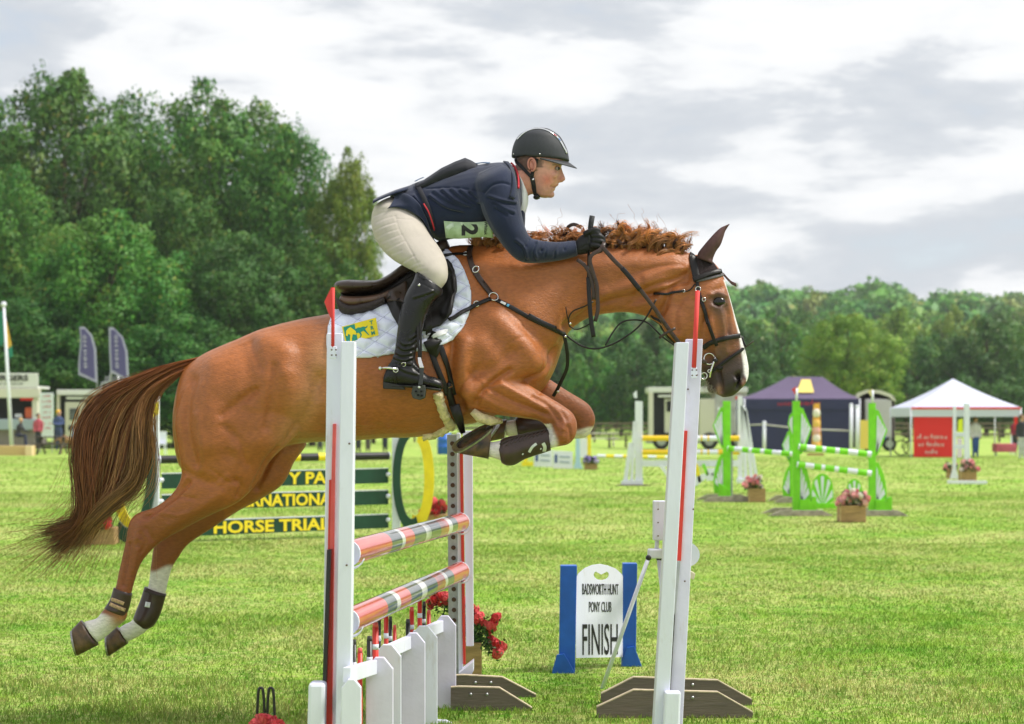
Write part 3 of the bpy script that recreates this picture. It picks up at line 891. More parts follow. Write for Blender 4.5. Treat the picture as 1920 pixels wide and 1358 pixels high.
# muzzle, nostril, eye surround
axis = (X - 1375) * .29 + (Y - 590) * .96
head = (X > 1230) & (Y > 470) & (np.abs(dep) < .2)
tint(head * sstep(8, 100, axis + nz * 24), (.046, .029, .023), .95)
tint(head * sstep(70, 130, axis + nz * 12), (.026, .018, .016), .9)
tint(head * np.exp(-(np.hypot(X - 1348, Y - 567) / 23) ** 4), (.060, .032, .022), .92)
tint(head * np.exp(-(pl_dist(pp, [(1352, 585), (1362, 620), (1355, 660)]) / 14) ** 2), (.12, .062, .038), .7)
tint(head * np.exp(-(np.hypot((X - 1386) / 1.0, (Y - 714) / 1.8) / 7.5) ** 4), (.006, .004, .004), 1)
tint(head * np.exp(-(np.hypot((X - 1394) / 1.0, (Y - 717) / 1.8) / 4) ** 2), (.50, .24, .20), .85)
tint(head * np.exp(-(np.hypot((X - 1349) / 1.0, (Y - 732) / 1.8) / 6) ** 2), (.46, .24, .20), .8)
# blaze down the middle of the face
faceline = np.array([(1358, 528), (1367, 556), (1379, 594), (1391, 627), (1399, 656), (1404, 690), (1400, 711)])
_fd = pl_dist(pp, faceline)
tint(head * (Y > 525) * (Y < 716) * sstep(.050, .036, np.abs(dep) + nz * .006) * sstep(13, 8, _fd), (.74, .71, .68), 1)
# white socks
near, far = dep < 0, dep >= 0
tint(near * (X < 260) * sstep(1149, 1158, Y + nz * 5 - (X - 200) * .25), (.70, .66, .62), 1)
tint(near * np.exp(-(np.hypot(X - 222, Y - 1160) / 18) ** 2) * (X < 260), (.36, .155, .055), .95)
tint(far * (X < 340) * sstep(1060, 1074, Y + nz * 9 + (X - 300) * .2), (.72, .68, .64), 1)
tint(near * (X < 1050) * (Y > 795) * sstep(1046, 1034, X + nz * 6 - (Y - 820) * .3) * (X > 840), (.72, .68, .64), 1)
tint(far * (Y > 780) * (X > 930) * sstep(804, 810, Y + nz * 3 - np.clip(X - 1085, 0, 40) * -.25) * (X > 1040), (.66, .61, .52), 1)
tint(far * (X < 1040) * (X > 930) * (Y > 780), (.70, .66, .62), 1)
setcol(horse_me, cols)

coat = mat('horse_coat', rough=.42, spec=.46, attr='Col', noise=.17, nscale=60, bump=.0028, bscale=130, stretch=(.7, 1, 1.8), sheen=.0, detail=9)
horse_body = link('body', horse_me, coat, horse); shade(horse_body)
HS = Surf(horse_me)

# eyes
m_eye = mat('horse_eye', (.008, .006, .005), rough=.12, spec=.5)
for s in (-1, 1):
    MB().ball(P(1348, 566, D0 + s * .0805), (.0300, .0180, .0225), 18, 12).build('eye', m_eye, horse, smooth=True)

# hooves with iron shoes
m_hoof = mat('hoof_horn', (.16, .085, .035), rough=.35, col2=(.012, .010, .009), nscale=22, bump=.002, bscale=60, detail=5)
m_iron = mat('shoe_iron', (.32, .31, .29), rough=.35, metal=.9, noise=.3, nscale=60, bump=.0015)
def hoof(c0, c1, s0, s1, dy, w0, w1, tilt=(0, 0)):
    """coronet line c0-c1 and sole line s0-s1 (heel, toe) in photo pixels"""
    mb = MB(); rs = []
    for t in (0, .15, .4, .7, 1.0):
        a = np.array(c0) * (1 - t) + np.array(s0) * t; b = np.array(c1) * (1 - t) + np.array(s1) * t
        w = w0 + (w1 - w0) * t
        rs.append([p + Vector((tilt[0], 0, tilt[1])) * (t * (D0 + dy - p.y) / w) for p in section(a, b, w * (1.0 if t < 1 else .97), dy, 2.4, 2.8, -.25, 24)])
    mb.rings(rs)
    h = mb.build('hoof', m_hoof, horse, smooth=True)
    base = [p + Vector((tilt[0], 0, tilt[1])) * ((D0 + dy - p.y) / w1) for p in section(s0, s1, w1, dy, 2.4, 2.8, -.25, 28)]
    c = sum(base, Vector()) / len(base)
    nrm = (Vector(base[7]) - c).cross(Vector(base[0]) - c).normalized()
    ctop = P((c0[0] + c1[0]) / 2, (c0[1] + c1[1]) / 2, D0 + dy)
    if nrm.dot(c - ctop) < 0: nrm = -nrm
    sb = MB(); idx = [i for i in range(28) if not (i in (6, 7, 8))]      # open at the heel (top end of the section)
    rr = []
    for i in range(9, 9 + 26):
        p = base[i % 28]; q = c + (p - c) * .74
        rr.append([p - nrm * .001, p + nrm * .008, q + nrm * .008, q - nrm * .001])
    sb.rings(rr)
    sb.build('horseshoe', m_iron, h)
    return h
hoof((152, 1163), (184, 1210), (136, 1179), (147, 1229), -.135, .037, .046)
hoof((219, 1175), (240, 1207), (201, 1190), (206, 1230), .135, .036, .045)
hoof((922, 808), (916, 861), (924, 799), (850, 846), -.17, .037, .047, (.016, -.022))
hoof((950, 786), (945, 823), (938, 788), (906, 828), .17, .036, .045, (.012, -.014))

# ---- tail: about nine hundred separate locks
def hair_mat(name, c1, c2, c3):
    m = bpy.data.materials.new(name); m.use_nodes = True
    nt = m.node_tree; n, l = nt.nodes, nt.links
    b = n['Principled BSDF']; b.inputs['Roughness'].default_value = .38; b.inputs['Specular IOR Level'].default_value = .5
    a = n.new('ShaderNodeAttribute'); a.attribute_name = 'Col'
    l.new(a.outputs['Color'], b.inputs['Base Color'])
    tr = n.new('ShaderNodeBsdfTranslucent'); l.new(a.outputs['Color'], tr.inputs['Color'])
    mx = n.new('ShaderNodeMixShader'); mx.inputs[0].default_value = .28
    l.new(b.outputs[0], mx.inputs[1]); l.new(tr.outputs[0], mx.inputs[2]); l.new(mx.outputs[0], n['Material Output'].inputs[0])
    return m
m_hair = hair_mat('horse_hair', None, None, None)

def strands_mesh(name, paths, radii, colors, mtl, parent, sides=3):
    """Join many hair strands (k x 3 arrays) into one mesh with a colour per strand point."""
    V, Fc, C = [], [], []; off = 0
    for p, r, c in zip(paths, radii, colors):
        k = len(p)
        t = np.gradient(p, axis=0); t /= np.linalg.norm(t, axis=1)[:, None] + 1e-9
        ref = np.array([0.1, 1.0, .05]); a = np.cross(t, ref); a /= np.linalg.norm(a, axis=1)[:, None] + 1e-9
        b = np.cross(t, a)
        ang = np.arange(sides) * 2 * np.pi / sides
        ring = (p[:, None, :] + r[:, None, None] * (np.cos(ang)[None, :, None] * a[:, None, :] + np.sin(ang)[None, :, None] * b[:, None, :]))
        V.append(ring.reshape(-1, 3)); C.append(np.repeat(c, sides, axis=0))
        i = np.arange(k - 1)[:, None] * sides + np.arange(sides)[None, :] + off
        j = np.arange(k - 1)[:, None] * sides + (np.arange(sides)[None, :] + 1) % sides + off
        Fc.append(np.stack([i, j, j + sides, i + sides], -1).reshape(-1, 4)); off += k * sides
    V = np.concatenate(V); Fc = np.concatenate(Fc); C = np.concatenate(C)
    me = bpy.data.meshes.new(name)
    me.vertices.add(len(V)); me.vertices.foreach_set('co', V.astype(np.float32).ravel())
    me.loops.add(Fc.size); me.loops.foreach_set('vertex_index', Fc.astype(np.int32).ravel())
    me.polygons.add(len(Fc)); me.polygons.foreach_set('loop_start', np.arange(0, Fc.size, 4, dtype=np.int32))
    me.update(calc_edges=True); me.validate()
    setcol(me, C)
    o = link(name, me, mtl, parent); shade(o)
    return o

TG = [np.array(g, float) for g in (
    [(376, 669), (318, 686), (248, 718), (198, 752), (168, 798), (153, 860), (149, 925), (140, 958), (104, 985), (66, 994)],
    [(374, 673), (318, 692), (255, 727), (212, 772), (184, 838), (170, 905), (158, 950), (138, 985), (102, 1012), (70, 1024)],
    [(374, 678), (320, 698), (266, 740), (232, 798), (212, 868), (194, 920), (172, 960), (146, 1000), (112, 1034), (92, 1052)],
    [(372, 683), (324, 704), (276, 744), (254, 800), (248, 862), (236, 908), (206, 940), (178, 966), (150, 1010), (122, 1048)],
    [(372, 688), (328, 707), (284, 742), (272, 796), (272, 850), (262, 896), (244, 926), (204, 952), (166, 1000), (132, 1040)])]
TGD = [crom(g, 8) for g in TG]
tp, tr_, tcx = [], [], []
def lerp_guides(u):
    f = u * (len(TGD) - 1); i = min(int(f), len(TGD) - 2); t = f - i
    return TGD[i] * (1 - t) + TGD[i + 1] * t
for lk in range(115):
    loose = random.random() < .26
    u0 = random.random() ** 1.25 if lk > 20 else lk / 20.0
    n1, n2, ph1, ph2 = random.gauss(0, 1), random.gauss(0, 1), random.uniform(0, 6.28), random.uniform(0, 6.28)
    wv = random.uniform(1.5, 5.0); fq = random.uniform(7, 13); dz = random.gauss(0, .032)
    amp = 6 if not loose else 15
    root = np.array([.42, .145, .045]); dark = np.array([.062, .028, .019]); mid_ = np.array([.25, .095, .038]); gold = np.array([.56, .30, .125])
    rc = random.random(); lockc = dark * random.uniform(.8, 1.6) if rc < .38 else mid_ * random.uniform(.7, 1.3)
    if loose or (u0 > .6 and random.random() < .6): lockc = gold * random.uniform(.55, 1.0)
    end0 = random.uniform(.80, 1.0) if not loose else random.uniform(.45, .93); peel = random.random() < .6
    px_, py_ = random.uniform(-25, 80), random.uniform(0, 60)
    for k in range(17 if not loose else 11):
        u = min(1, max(0, u0 + random.gauss(0, .034)))
        g = lerp_guides(u).copy(); K = len(g); tt = np.linspace(0, 1, K)
        pinch = 1 - .60 * np.exp(-((tt - .74) / .10) ** 2)
        cx, cy = lerp_guides(.5)[:, 0], lerp_guides(.5)[:, 1]
        fan = 1 + .16 * np.sin(np.clip(tt, 0, .7) * 4.4) + .35 * np.clip(tt - .82, 0, 1)
        j1, j2 = random.gauss(0, 2.6), random.gauss(0, 2.6); sp_ = .5 + 2.2 * tt; ph1 += random.gauss(0, .05)
        ramp_ = np.clip(tt * 4, 0, 1)
        g[:, 0] = cx + (g[:, 0] - cx) * pinch * fan + (n1 * amp * np.sin(tt * 3.1) + wv * np.sin(tt * fq + ph1) + j1 * sp_) * ramp_
        g[:, 1] = cy + (g[:, 1] - cy) * pinch * fan + (n2 * amp * .7 * np.sin(tt * 2.6) + wv * .7 * np.sin(tt * fq * .9 + ph2) + j2 * sp_) * ramp_
        fz = random.uniform(.4, 1.5); pf_ = random.uniform(0, 6.28); g[:, 0] += fz * np.sin(tt * random.uniform(26, 44) + pf_) * ramp_; g[:, 1] += fz * .8 * np.sin(tt * random.uniform(24, 40) + pf_) * ramp_
        e = max(8, int(K * min(1, end0 * random.uniform(.93, 1.03)))); g = g[:e]; tt = tt[:e]
        if loose and peel:
            g[:, 0] += np.clip(tt - .3, 0, 1) ** 1.5 * px_; g[:, 1] += np.clip(tt - .3, 0, 1) ** 1.5 * py_
        dd = (dz + random.gauss(0, .006)) * (.3 + .9 * np.sin(np.clip(tt * 1.15, 0, 1) * math.pi) ** .7) + .012 * np.sin(tt * 9 + ph1) * tt
        tp.append(np.array([P(x, y, D0 + q) for (x, y), q in zip(g, dd)]))
        r0 = random.uniform(.0009, .0019) * (.75 if loose else 1)
        tr_.append(r0 * np.clip((1 - tt / tt[-1]) * 5 + .18, 0, 1))
        mixw = np.clip((tt - .05) / .30, 0, 1)[:, None]; hl = random.uniform(.45, 1.6)
        tcx.append(root * random.uniform(.75, 1.2) * (1 - mixw) + lockc * hl * mixw)
for k in range(320):                                          # single flyaway hairs
    g = lerp_guides(random.uniform(-.0, 1)).copy(); K = len(g); tt = np.linspace(0, 1, K); s0 = random.uniform(.2, .6)
    g[:, 0] += np.clip(tt - s0, 0, 1) * random.gauss(0, 70) + 4 * np.sin(tt * 12 + k); g[:, 1] += np.clip(tt - s0, 0, 1) * random.gauss(10, 40)
    tp.append(np.array([P(x, y, D0 + random.gauss(0, .001)) for x, y in g])); tr_.append(np.full(K, .00065)); tcx.append(np.tile(gold * random.uniform(.4, 1), (K, 1)))
strands_mesh('tail', tp, tr_, tcx, m_hair, horse)

# ---- mane: loosened plaits; each puff is a few ringlets, each ringlet a bundle of strands on one helix
mp, mr_, mc_ = [], [], []
puffs = [(903, 456, 20), (922, 450, 24), (946, 450, 22), (1000, 446, 20), (1020, 438, 22), (1046, 436, 26), (1072, 442, 22), (1094, 442, 20),
         (1126, 438, 26), (1142, 436, 26), (1163, 424, 24), (1172, 438, 22), (1192, 438, 28), (1212, 438, 24), (1230, 440, 28), (1246, 446, 26), (1262, 450, 28), (1272, 456, 20)]
for (x, y, r) in puffs:
    crest = 460 + max(0, (x - 1130)) * .09
    for q in range(11):
        K = 30; tt = np.linspace(0, 1, K)
        px0 = x + random.gauss(0, r * .28); an = random.gauss(-1.5, .62); L = r * random.uniform(.55, 1.25) + (crest - y) * .85
        turns = random.choice((-1, 1)) * random.uniform(.8, 1.9); ph = random.uniform(0, 6.28); R1 = r * random.uniform(.18, .40)
        hk = random.uniform(-1.2, 1.6); z0 = random.gauss(-.004, .016)
        hue = random.uniform(.5, 1.35); dk = random.random() < .10
        for k in range(13):
            j = np.array([random.gauss(0, 1), random.gauss(0, 1), random.gauss(0, 1)]); dp = random.gauss(0, .28); fr = 1 + random.gauss(0, .14)
            curl = R1 * fr * np.clip(tt * 2.2, 0, 1)
            th = tt * turns * 6.28 + ph + dp
            gx = px0 + math.cos(an) * L * tt + curl * np.cos(th) - curl[0] * math.cos(ph) + r * .35 * hk * tt ** 2 + j[0] * (1.0 + 1.6 * tt)
            gy = crest + 5 + math.sin(an) * L * tt + curl * np.sin(th) * .9 + r * .18 * tt ** 2 + j[1] * (1.0 + 1.6 * tt)
            gz = z0 + curl / 404 * np.sin(th * .9 + 1.2) + j[2] * .004
            mp.append(np.array([P(a, b, D0 - .012 + c) for a, b, c in zip(gx, gy, gz)]))
            mr_.append(random.uniform(.0010, .0019) * np.clip((1 - tt) * 3 + .25, 0, 1))
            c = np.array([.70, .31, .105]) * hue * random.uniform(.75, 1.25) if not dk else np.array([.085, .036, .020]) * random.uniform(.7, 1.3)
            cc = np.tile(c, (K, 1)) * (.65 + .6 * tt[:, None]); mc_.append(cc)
    for k in range(1):                                       # wiry flyaways above each puff
        K = 30; tt = np.linspace(0, 1, K); an = random.gauss(-1.1, .6); L = r * random.uniform(1.2, 2.0); ph = random.uniform(0, 6)
        gx = x + random.gauss(0, 6) + math.cos(an) * L * tt + 4.0 * np.sin(tt * 13 + ph) * tt
        gy = y + math.sin(an) * L * tt + 4.0 * np.cos(tt * 11 + ph) * tt
        mp.append(np.array([P(a, b, D0 - .01) for a, b in zip(gx, gy)])); mr_.append(np.full(K, .0006)); mc_.append(np.tile(np.array([.42, .20, .08]), (K, 1)))
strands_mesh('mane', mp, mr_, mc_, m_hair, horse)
# whiskers and chin hair
mp, mr_, mc_ = [], [], []
for k in range(90):
    x, y = random.uniform(1318, 1345), 0; y = 712 + (x - 1318) * .9 + random.uniform(-6, 4)
    K = 8; tt = np.linspace(0, 1, K); L = random.uniform(10, 30); an = random.uniform(1.7, 2.7)
    gx = x + math.cos(an) * L * tt; gy = y + math.sin(an) * L * tt + 4 * tt ** 2
    mp.append(np.array([P(a, b, D0 - .035 + random.gauss(0, .003)) for a, b in zip(gx, gy)])); mr_.append(.0006 * (1.1 - tt)); mc_.append(np.tile(np.array([.5, .43, .35]), (K, 1)))
strands_mesh('chin_hair', mp, mr_, mc_, m_hair, horse)
# ================================================================== tack
m_lea = mat('black_leather', (.0085, .0068, .006), rough=.40, spec=.36, noise=.3, nscale=40, bump=.0008, bscale=220, rnoise=.1)
m_brn = mat('brown_leather', (.046, .026, .018), rough=.36, spec=.42, noise=.3, nscale=30, bump=.0008, bscale=200, rnoise=.12)
m_brl = mat('worn_brown_leather', (.105, .055, .032), rough=.33, spec=.5, noise=.35, nscale=18, bump=.0006, bscale=160, rnoise=.12)
m_steel = mat('polished_steel', (.72, .71, .69), rough=.18, metal=1.0, noise=.1, nscale=60)
m_pad = mat('white_quilt', (.80, .83, .98), rough=.85, spec=.2, noise=.06, nscale=9, bump=.0007, bscale=500)
m_rim = mat('white_binding', (.78, .78, .80), rough=.7, spec=.25, noise=.05, bump=.0005, bscale=500)
m_fleece = mat('cream_fleece', (.74, .62, .38), rough=1.0, spec=.05, noise=.25, nscale=45, bump=.012, bscale=75, detail=6)
m_white_lea = mat('white_leather', (.75, .75, .76), rough=.5, noise=.12, nscale=30)
m_bluetape = mat('blue_mark', (.10, .42, .68), rough=.4)

def in_poly(p, poly):
    x, y = p; c = False; n = len(poly); j = n - 1
    for i in range(n):
        xi, yi = poly[i]; xj, yj = poly[j]
        if (yi > y) != (yj > y) and x < (xj - xi) * (y - yi) / (yj - yi + 1e-12) + xi: c = not c
        j = i
    return c

def drape_sheet(surf, poly, step, off, thick, relief=None, sm=4, crel=0.0, edge=0.0):
    """Cloth or leather sheet cut to a photo-pixel outline and laid on a surface, with thickness and a rolled edge."""
    poly = [tuple(p) for p in resample(crom(np.vstack([poly, poly[:1]]), 5), step)[:-1]]
    pa = np.array(poly)
    bm = bmesh.new()
    vs = [bm.verts.new((x, y, 0)) for x, y in poly]
    es = [bm.edges.new((vs[i], vs[(i + 1) % len(vs)])) for i in range(len(vs))]
    x0, y0 = pa.min(0); x1, y1 = pa.max(0)
    # interior points on a regular grid, joined by constrained triangulation
    from mathutils.geometry import delaunay_2d_cdt
    pts = [Vector(p) for p in poly]
    cen = pa.mean(0)
    loop = np.vstack([pa, pa[:1]])
    gx, gy = np.meshgrid(np.arange(x0, x1, step), np.arange(y0, y1, step))
    gp = np.stack([gx.ravel(), gy.ravel()], 1)
    dist = np.full(len(gp), 1e9)
    for a, b in zip(loop[:-1], loop[1:]):
        ab = b - a; t = np.clip(((gp - a) @ ab) / ((ab ** 2).sum() + 1e-9), 0, 1)
        dist = np.minimum(dist, np.hypot(*(gp - (a + t[:, None] * ab)).T))
    for q, d in zip(gp, dist):
        if d > step * .6 and in_poly(q, poly): pts.append(Vector(q))
    bm.free()
    v2, e2, f2, *_ = delaunay_2d_cdt(pts, [(i, (i + 1) % len(poly)) for i in range(len(poly))], [], 1, 1e-5)
    L, N = [], []
    for p in v2:
        l, n = surf.hit(p.x, p.y)
        if n.y > -.02: n = Vector((n.x, -.02, n.z)).normalized()
        L.append(l); N.append(n)
    L, N = np.array(L), np.array(N); V2 = np.array([(p.x, p.y) for p in v2])
    nb = [[] for _ in v2]
    for a, b in ([(f[i], f[(i + 1) % len(f)]) for f in f2 for i in range(len(f))]): nb[a].append(b); nb[b].append(a)
    I = np.array([i for i, q in enumerate(nb) for _ in q]); J = np.array([j for q in nb for j in q])
    cnt = np.bincount(I, minlength=len(L))[:, None]
    for _ in range(sm):
        for arr in (L, N):
            acc = np.zeros_like(arr); np.add.at(acc, I, arr[J]); arr[:] = .4 * arr + .6 * acc / np.maximum(cnt, 1)
    N /= np.linalg.norm(N, axis=1)[:, None]
    de = np.full(len(V2), 1e9)
    for a, b in zip(loop[:-1], loop[1:]):
        ab = b - a; t = np.clip(((V2 - a) @ ab) / ((ab ** 2).sum() + 1e-9), 0, 1)
        de = np.minimum(de, np.hypot(*(V2 - (a + t[:, None] * ab)).T))
    h = thick * np.clip(np.sqrt(np.clip(de / (edge if edge else step * 1.5), 0, 1)), 0.15, 1)
    if relief is not None: h = h + relief(V2, de)
    top = L + N * (off + h)[:, None]; bot = L + N * (off - .002)
    nv = len(L); fs = [tuple(f) for f in f2] + [tuple(i + nv for i in reversed(f)) for f in f2]
    mb = MB(); mb.add(list(top) + list(bot), fs)
    bnd = {}
    for f in f2:
        for i in range(len(f)):
            a, b = f[i], f[(i + 1) % len(f)]
            bnd[(a, b)] = 1
    for (a, b) in bnd:
        if (b, a) not in bnd: mb.f.append((b, a, a + nv, b + nv)); mb.m.append(0)
    return mb

def pair(mb, name, m, parent, smooth=True, far=True):
    o = mb.build(name, m, parent, smooth=smooth)
    if far: mirror_mb(mb).build(name, m, parent, smooth=smooth)
    return o

# ---- saddle pad
pad = thing('saddle_pad', 'white quilted saddle pad with a yellow badge under the saddle', 'saddle pad', (P(750, 600, D0)))
pad_poly = [(826, 458), (842, 468), (864, 491), (879, 524), (886, 552), (884, 580), (876, 603), (866, 621), (850, 637), (830, 649), (800, 660), (770, 663), (735, 667),
            (695, 673), (660, 675), (628, 672), (612, 655), (611, 630), (616, 606), (628, 582), (660, 572), (705, 555), (750, 530), (790, 500)]
def quilt(V, de):
    h = np.full(len(V), 1e9)
    for ax, sp in (((.62, .78), 26.0), ((-.42, .91), 24.0)):
        u = (V[:, 0] * ax[0] + V[:, 1] * ax[1]) / sp
        h = np.minimum(h, np.abs(u - np.round(u)) * sp)
    q = .0165 * (1 - np.exp(-(h / 4.6) ** 1.1))
    return np.where(de > 6, q, .004 * (1 - np.abs(de - 3) / 6))
padmb = drape_sheet(HS, np.array(pad_poly, float), 2.6, .004, .006, quilt, sm=3)
pad_o = padmb.build('quilted_panel', m_pad, pad, smooth=True)
mirror_mb(padmb).build('quilted_panel', m_pad, pad, smooth=True)
PS = Surf(horse_me, pad_o.data)
# quilting thread, its colour darkened to draw the shade of the seams
m_thread_shade = mat('quilt_thread_shade', (.56, .58, .70), rough=.9)
th_ = MB()
for ax, sp in (((.62, .78), 26.0), ((-.42, .91), 24.0)):
    a_ = np.array(ax); nrm_ = np.array((-ax[1], ax[0])); L2 = a_ @ a_
    for kk in range(-10, 70):
        base_ = a_ * (kk * sp / L2); seg_ = []
        for s_ in np.arange(-1400, 1400, 3.0):
            q_ = base_ + nrm_ * s_
            ok_ = 605 < q_[0] < 892 and 452 < q_[1] < 682 and in_poly(q_, pad_poly)
            if ok_: seg_.append(q_)
            if (not ok_) and len(seg_) > 4:
                pts_ = []
                for q2 in seg_:
                    l_, n_ = PS.hit(*q2); pts_.append(l_ + n_ * .0004)
                th_.tube(pts_, .0016, 4)
            if not ok_: seg_ = []
th_.build('stitching_shade', m_thread_shade, pad)
# pale strap along the lower front of the pad
L_, N_ = PS.path([(794, 633), (812, 629), (838, 622)], 3, .003)
ribbon(MB(), L_, N_, .026, .003).build('girth_loop', m_rim, pad, smooth=True)

# badge: yellow with a teal square, a horse's head, a running horse and three letters
m_yel = mat('badge_yellow', (.86, .68, .02), rough=.7, noise=.06, bump=.0004, bscale=600)
m_teal = mat('badge_teal', (.015, .27, .20), rough=.7, noise=.08, bump=.0004, bscale=600)
bc = [np.array(q, float) for q in ((641, 613), (705, 596), (710, 629), (648, 645))]          # corners, clockwise from top left
def bq(u, v): return (bc[0] * (1 - u) + bc[1] * u) * (1 - v) + (bc[3] * (1 - u) + bc[2] * u) * v
def badge_piece(uv, off, m, name, parent, far=False):
    pts = [bq(u, v) for u, v in uv]
    a = [PS.hit(*bq(u, v)) for u, v in ((.1, .2), (.9, .2), (.9, .8), (.1, .8), (.5, .5))]
    n = sum((x[1] for x in a), Vector()).normalized(); c = sum((x[0] for x in a), Vector()) / 5 + n * .013
    def onp(px, py):
        o = Vector((0, 0, CAMH)); d = P(px, py, 1) - o
        t = (c - o).dot(n) / d.dot(n); return o + d * t
    poly = [onp(*p) + n * off for p in pts]
    mb = MB(); mb.prism(poly, Vector(), n * -.0015)
    return mb.build(name, m, parent), onp, n
badge, onp, bn = badge_piece([(0, 0), (1, 0), (1, 1), (0, 1)], .002, m_yel, 'badge', pad)
badge_piece([(.04, .05), (.37, .04), (.37, .96), (.04, .96)], .0035, m_teal, 'teal_square', badge)
badge_piece([(.06, .55), (.10, .30), (.17, .20), (.24, .16), (.30, .30), (.36, .45), (.37, .62), (.33, .66), (.30, .60), (.26, .60), (.22, .78), (.20, .95), (.14, .95), (.17, .72), (.19, .58), (.14, .50), (.10, .62)], .0045, m_yel, 'horse_head_motif', badge)
badge_piece([(.37, .34), (.44, .28), (.52, .32), (.60, .30), (.66, .36), (.73, .31), (.70, .42), (.64, .44), (.66, .58), (.73, .84), (.70, .84), (.62, .62), (.58, .54), (.50, .58), (.52, .74), (.46, .88), (.44, .86), (.48, .72), (.44, .58), (.37, .56)], .0035, m_teal, 'running_horse_motif', badge)
_r = (onp(*bq(.9, .5)) - onp(*bq(.1, .5))).normalized(); _u = (onp(*bq(.5, .1)) - onp(*bq(.5, .9))).normalized()
for ch, v in (('T', .2), ('R', .5), ('M', .8)):
    place_text(ch, m_teal, badge, onp(*bq(.85, v)) + bn * .0035, _r, _u, .024, bold=.0006)

# ---- saddle
saddle = thing('saddle', 'dark brown leather jumping saddle beneath the rider', 'saddle', P(740, 540, D0))
sb = MB()
body_loft(sb, [(626, 536, 629, 543, .05, 0), (634, 529, 636, 549, .125, 0, 2.4, 2.2), (655, 526, 656, 555, .165, 0, 2.4, 2.2), (685, 527, 688, 553, .168, 0, 2.2, 2.2), (708, 526, 713, 549, .150, 0, 2, 2.2),
               (728, 516, 736, 540, .120, 0, 2, 2.2), (748, 501, 758, 526, .095, 0), (780, 478, 792, 504, .080, 0), (812, 458, 824, 486, .075, 0), (832, 448, 842, 470, .055, 0), (838, 450, 844, 462, .02, 0)], 5, 28)
seat_me = fuse(sb, .006, 4)
v_, n_ = get_v(seat_me)
v_ = sculpt(v_, n_, [([(640, 547), (660, 551), (700, 549), (735, 536), (765, 514)], 2.2, -.006)])
set_v(seat_me, v_)
so = link('seat', seat_me, m_brn, saddle); shade(so)
for s in (-1, 1):
    pb_ = MB()
    body_loft(pb_, [(636, 561, 638, 569, .02, s * .13), (640, 555, 645, 575, .045, s * .13), (660, 556, 662, 578, .055, s * .135), (690, 555, 694, 573, .055, s * .135), (715, 550, 720, 566, .05, s * .13), (735, 541, 740, 556, .04, s * .12)], 4, 18)
    pb_.build('panel', m_brl, saddle, smooth=True)
    pb_ = MB()
    body_loft(pb_, [(629, 556, 632, 572, .03, s * .14), (633, 560, 640, 587, .045, s * .15), (655, 572, 660, 591, .045, s * .16), (690, 567, 697, 583, .045, s * .165), (720, 556, 724, 570, .04, s * .165)], 4, 16)
    pb_.build('half_pad', mat('black_half_pad', (.035, .024, .022), rough=.8, noise=.25, nscale=60, bump=.003, bscale=90), saddle, smooth=True)
flap_poly = np.array([(709, 547), (735, 538), (762, 524), (800, 500), (832, 482), (850, 494), (859, 513), (861, 540), (856, 568), (848, 590), (838, 607), (825, 617), (800, 625), (775, 630), (752, 629), (745, 619), (735, 603), (722, 576)], float)
fl = drape_sheet(PS, flap_poly, 4.0, .010, .010, lambda V, de: .034 * np.exp(-(pl_dist(V, [(843, 500), (852, 530), (848, 565), (838, 595)]) / 8.5) ** 2) * np.clip(de / 6, 0, 1) + .016 * np.exp(-(pl_dist(V, [(752, 595), (745, 575), (738, 560)]) / 7) ** 2) * np.clip(de / 5, 0, 1), sm=6)
fl_o = pair(fl, 'flap', m_lea, saddle)
FS = Surf(horse_me, pad_o.data, fl_o.data)
sk = drape_sheet(FS, np.array([(711, 549), (736, 539), (764, 524), (768, 545), (760, 570), (742, 569), (722, 570)], float), 4.0, .003, .004, None, sm=4)
sk_o = pair(sk, 'skirt', m_brn, saddle)
for (x, y) in ((731, 559), (746, 564)):
    l, n = FS.hit(x, y); mbx = MB(); L_, N_ = FS.path([(x - 2.5, y + 2), (x + 2.5, y - 2)], 1.5, .008); ribbon(mbx, L_, N_, .006, .002); mbx.build('saddle_slot', mat('slot_black', (.004, .004, .004), rough=.9), saddle)
tree = MB(); body_loft(tree, [(640, 548, 642, 566, .06, 0), (665, 550, 668, 582, .11, 0), (710, 545, 716, 570, .12, 0), (750, 520, 760, 548, .11, 0), (800, 485, 812, 515, .10, 0), (832, 464, 842, 486, .07, 0)], 4, 20); tree.build('gullet_panel', m_lea, saddle, smooth=True)
# girth straps on the flap
for off in (0,):
    L_, N_ = FS.path([(797, 500), (800, 540), (802, 590), (805, 630)], 5, .004); ribbon(MB(), L_, N_, .03, .004).build('billet', m_lea, saddle)

# ---- girth with fleece edge
girth = thing('girth', 'black belly girth with cream fleece edging', 'girth', P(840, 740, D0))
G1 = PS.path([(806, 633), (815, 650), (826, 656)], 3, .004); ribbon(MB(), *G1, .080, .006).build('girth_end', m_lea, girth, smooth=True)
for pts in ([(806, 652), (817, 684), (830, 716), (838, 740)], [(826, 650), (836, 682), (845, 715), (850, 740)]):
    L_, N_ = HS.path(pts, 4, .004); m_ = MB(); ribbon(m_, L_, N_, .026, .005); pair(m_, 'strap', m_lea, girth)
gm = drape_sheet(HS, np.array([(834, 716), (848, 712), (852, 735), (858, 760), (866, 785), (872, 812), (862, 815), (852, 795), (843, 775), (834, 745)], float), 4, .004, .012, None, sm=3)
pair(gm, 'belly_guard', m_lea, girth)
L_, N_ = HS.path([(836, 726), (846, 722), (852, 719)], 2, .016); ribbon(MB(), L_, N_, .006, .004).build('buckle', m_steel, girth)
gt = MB(); gt.tube([P(852, 760, D0 - .24), P(860, 785, D0 - .22), P(868, 812, D0 - .16)], [.024, .022, .012], 10, flat=.35, up=(0, 1, 0)); gt.build('hanging_strap', m_lea, girth, smooth=True)
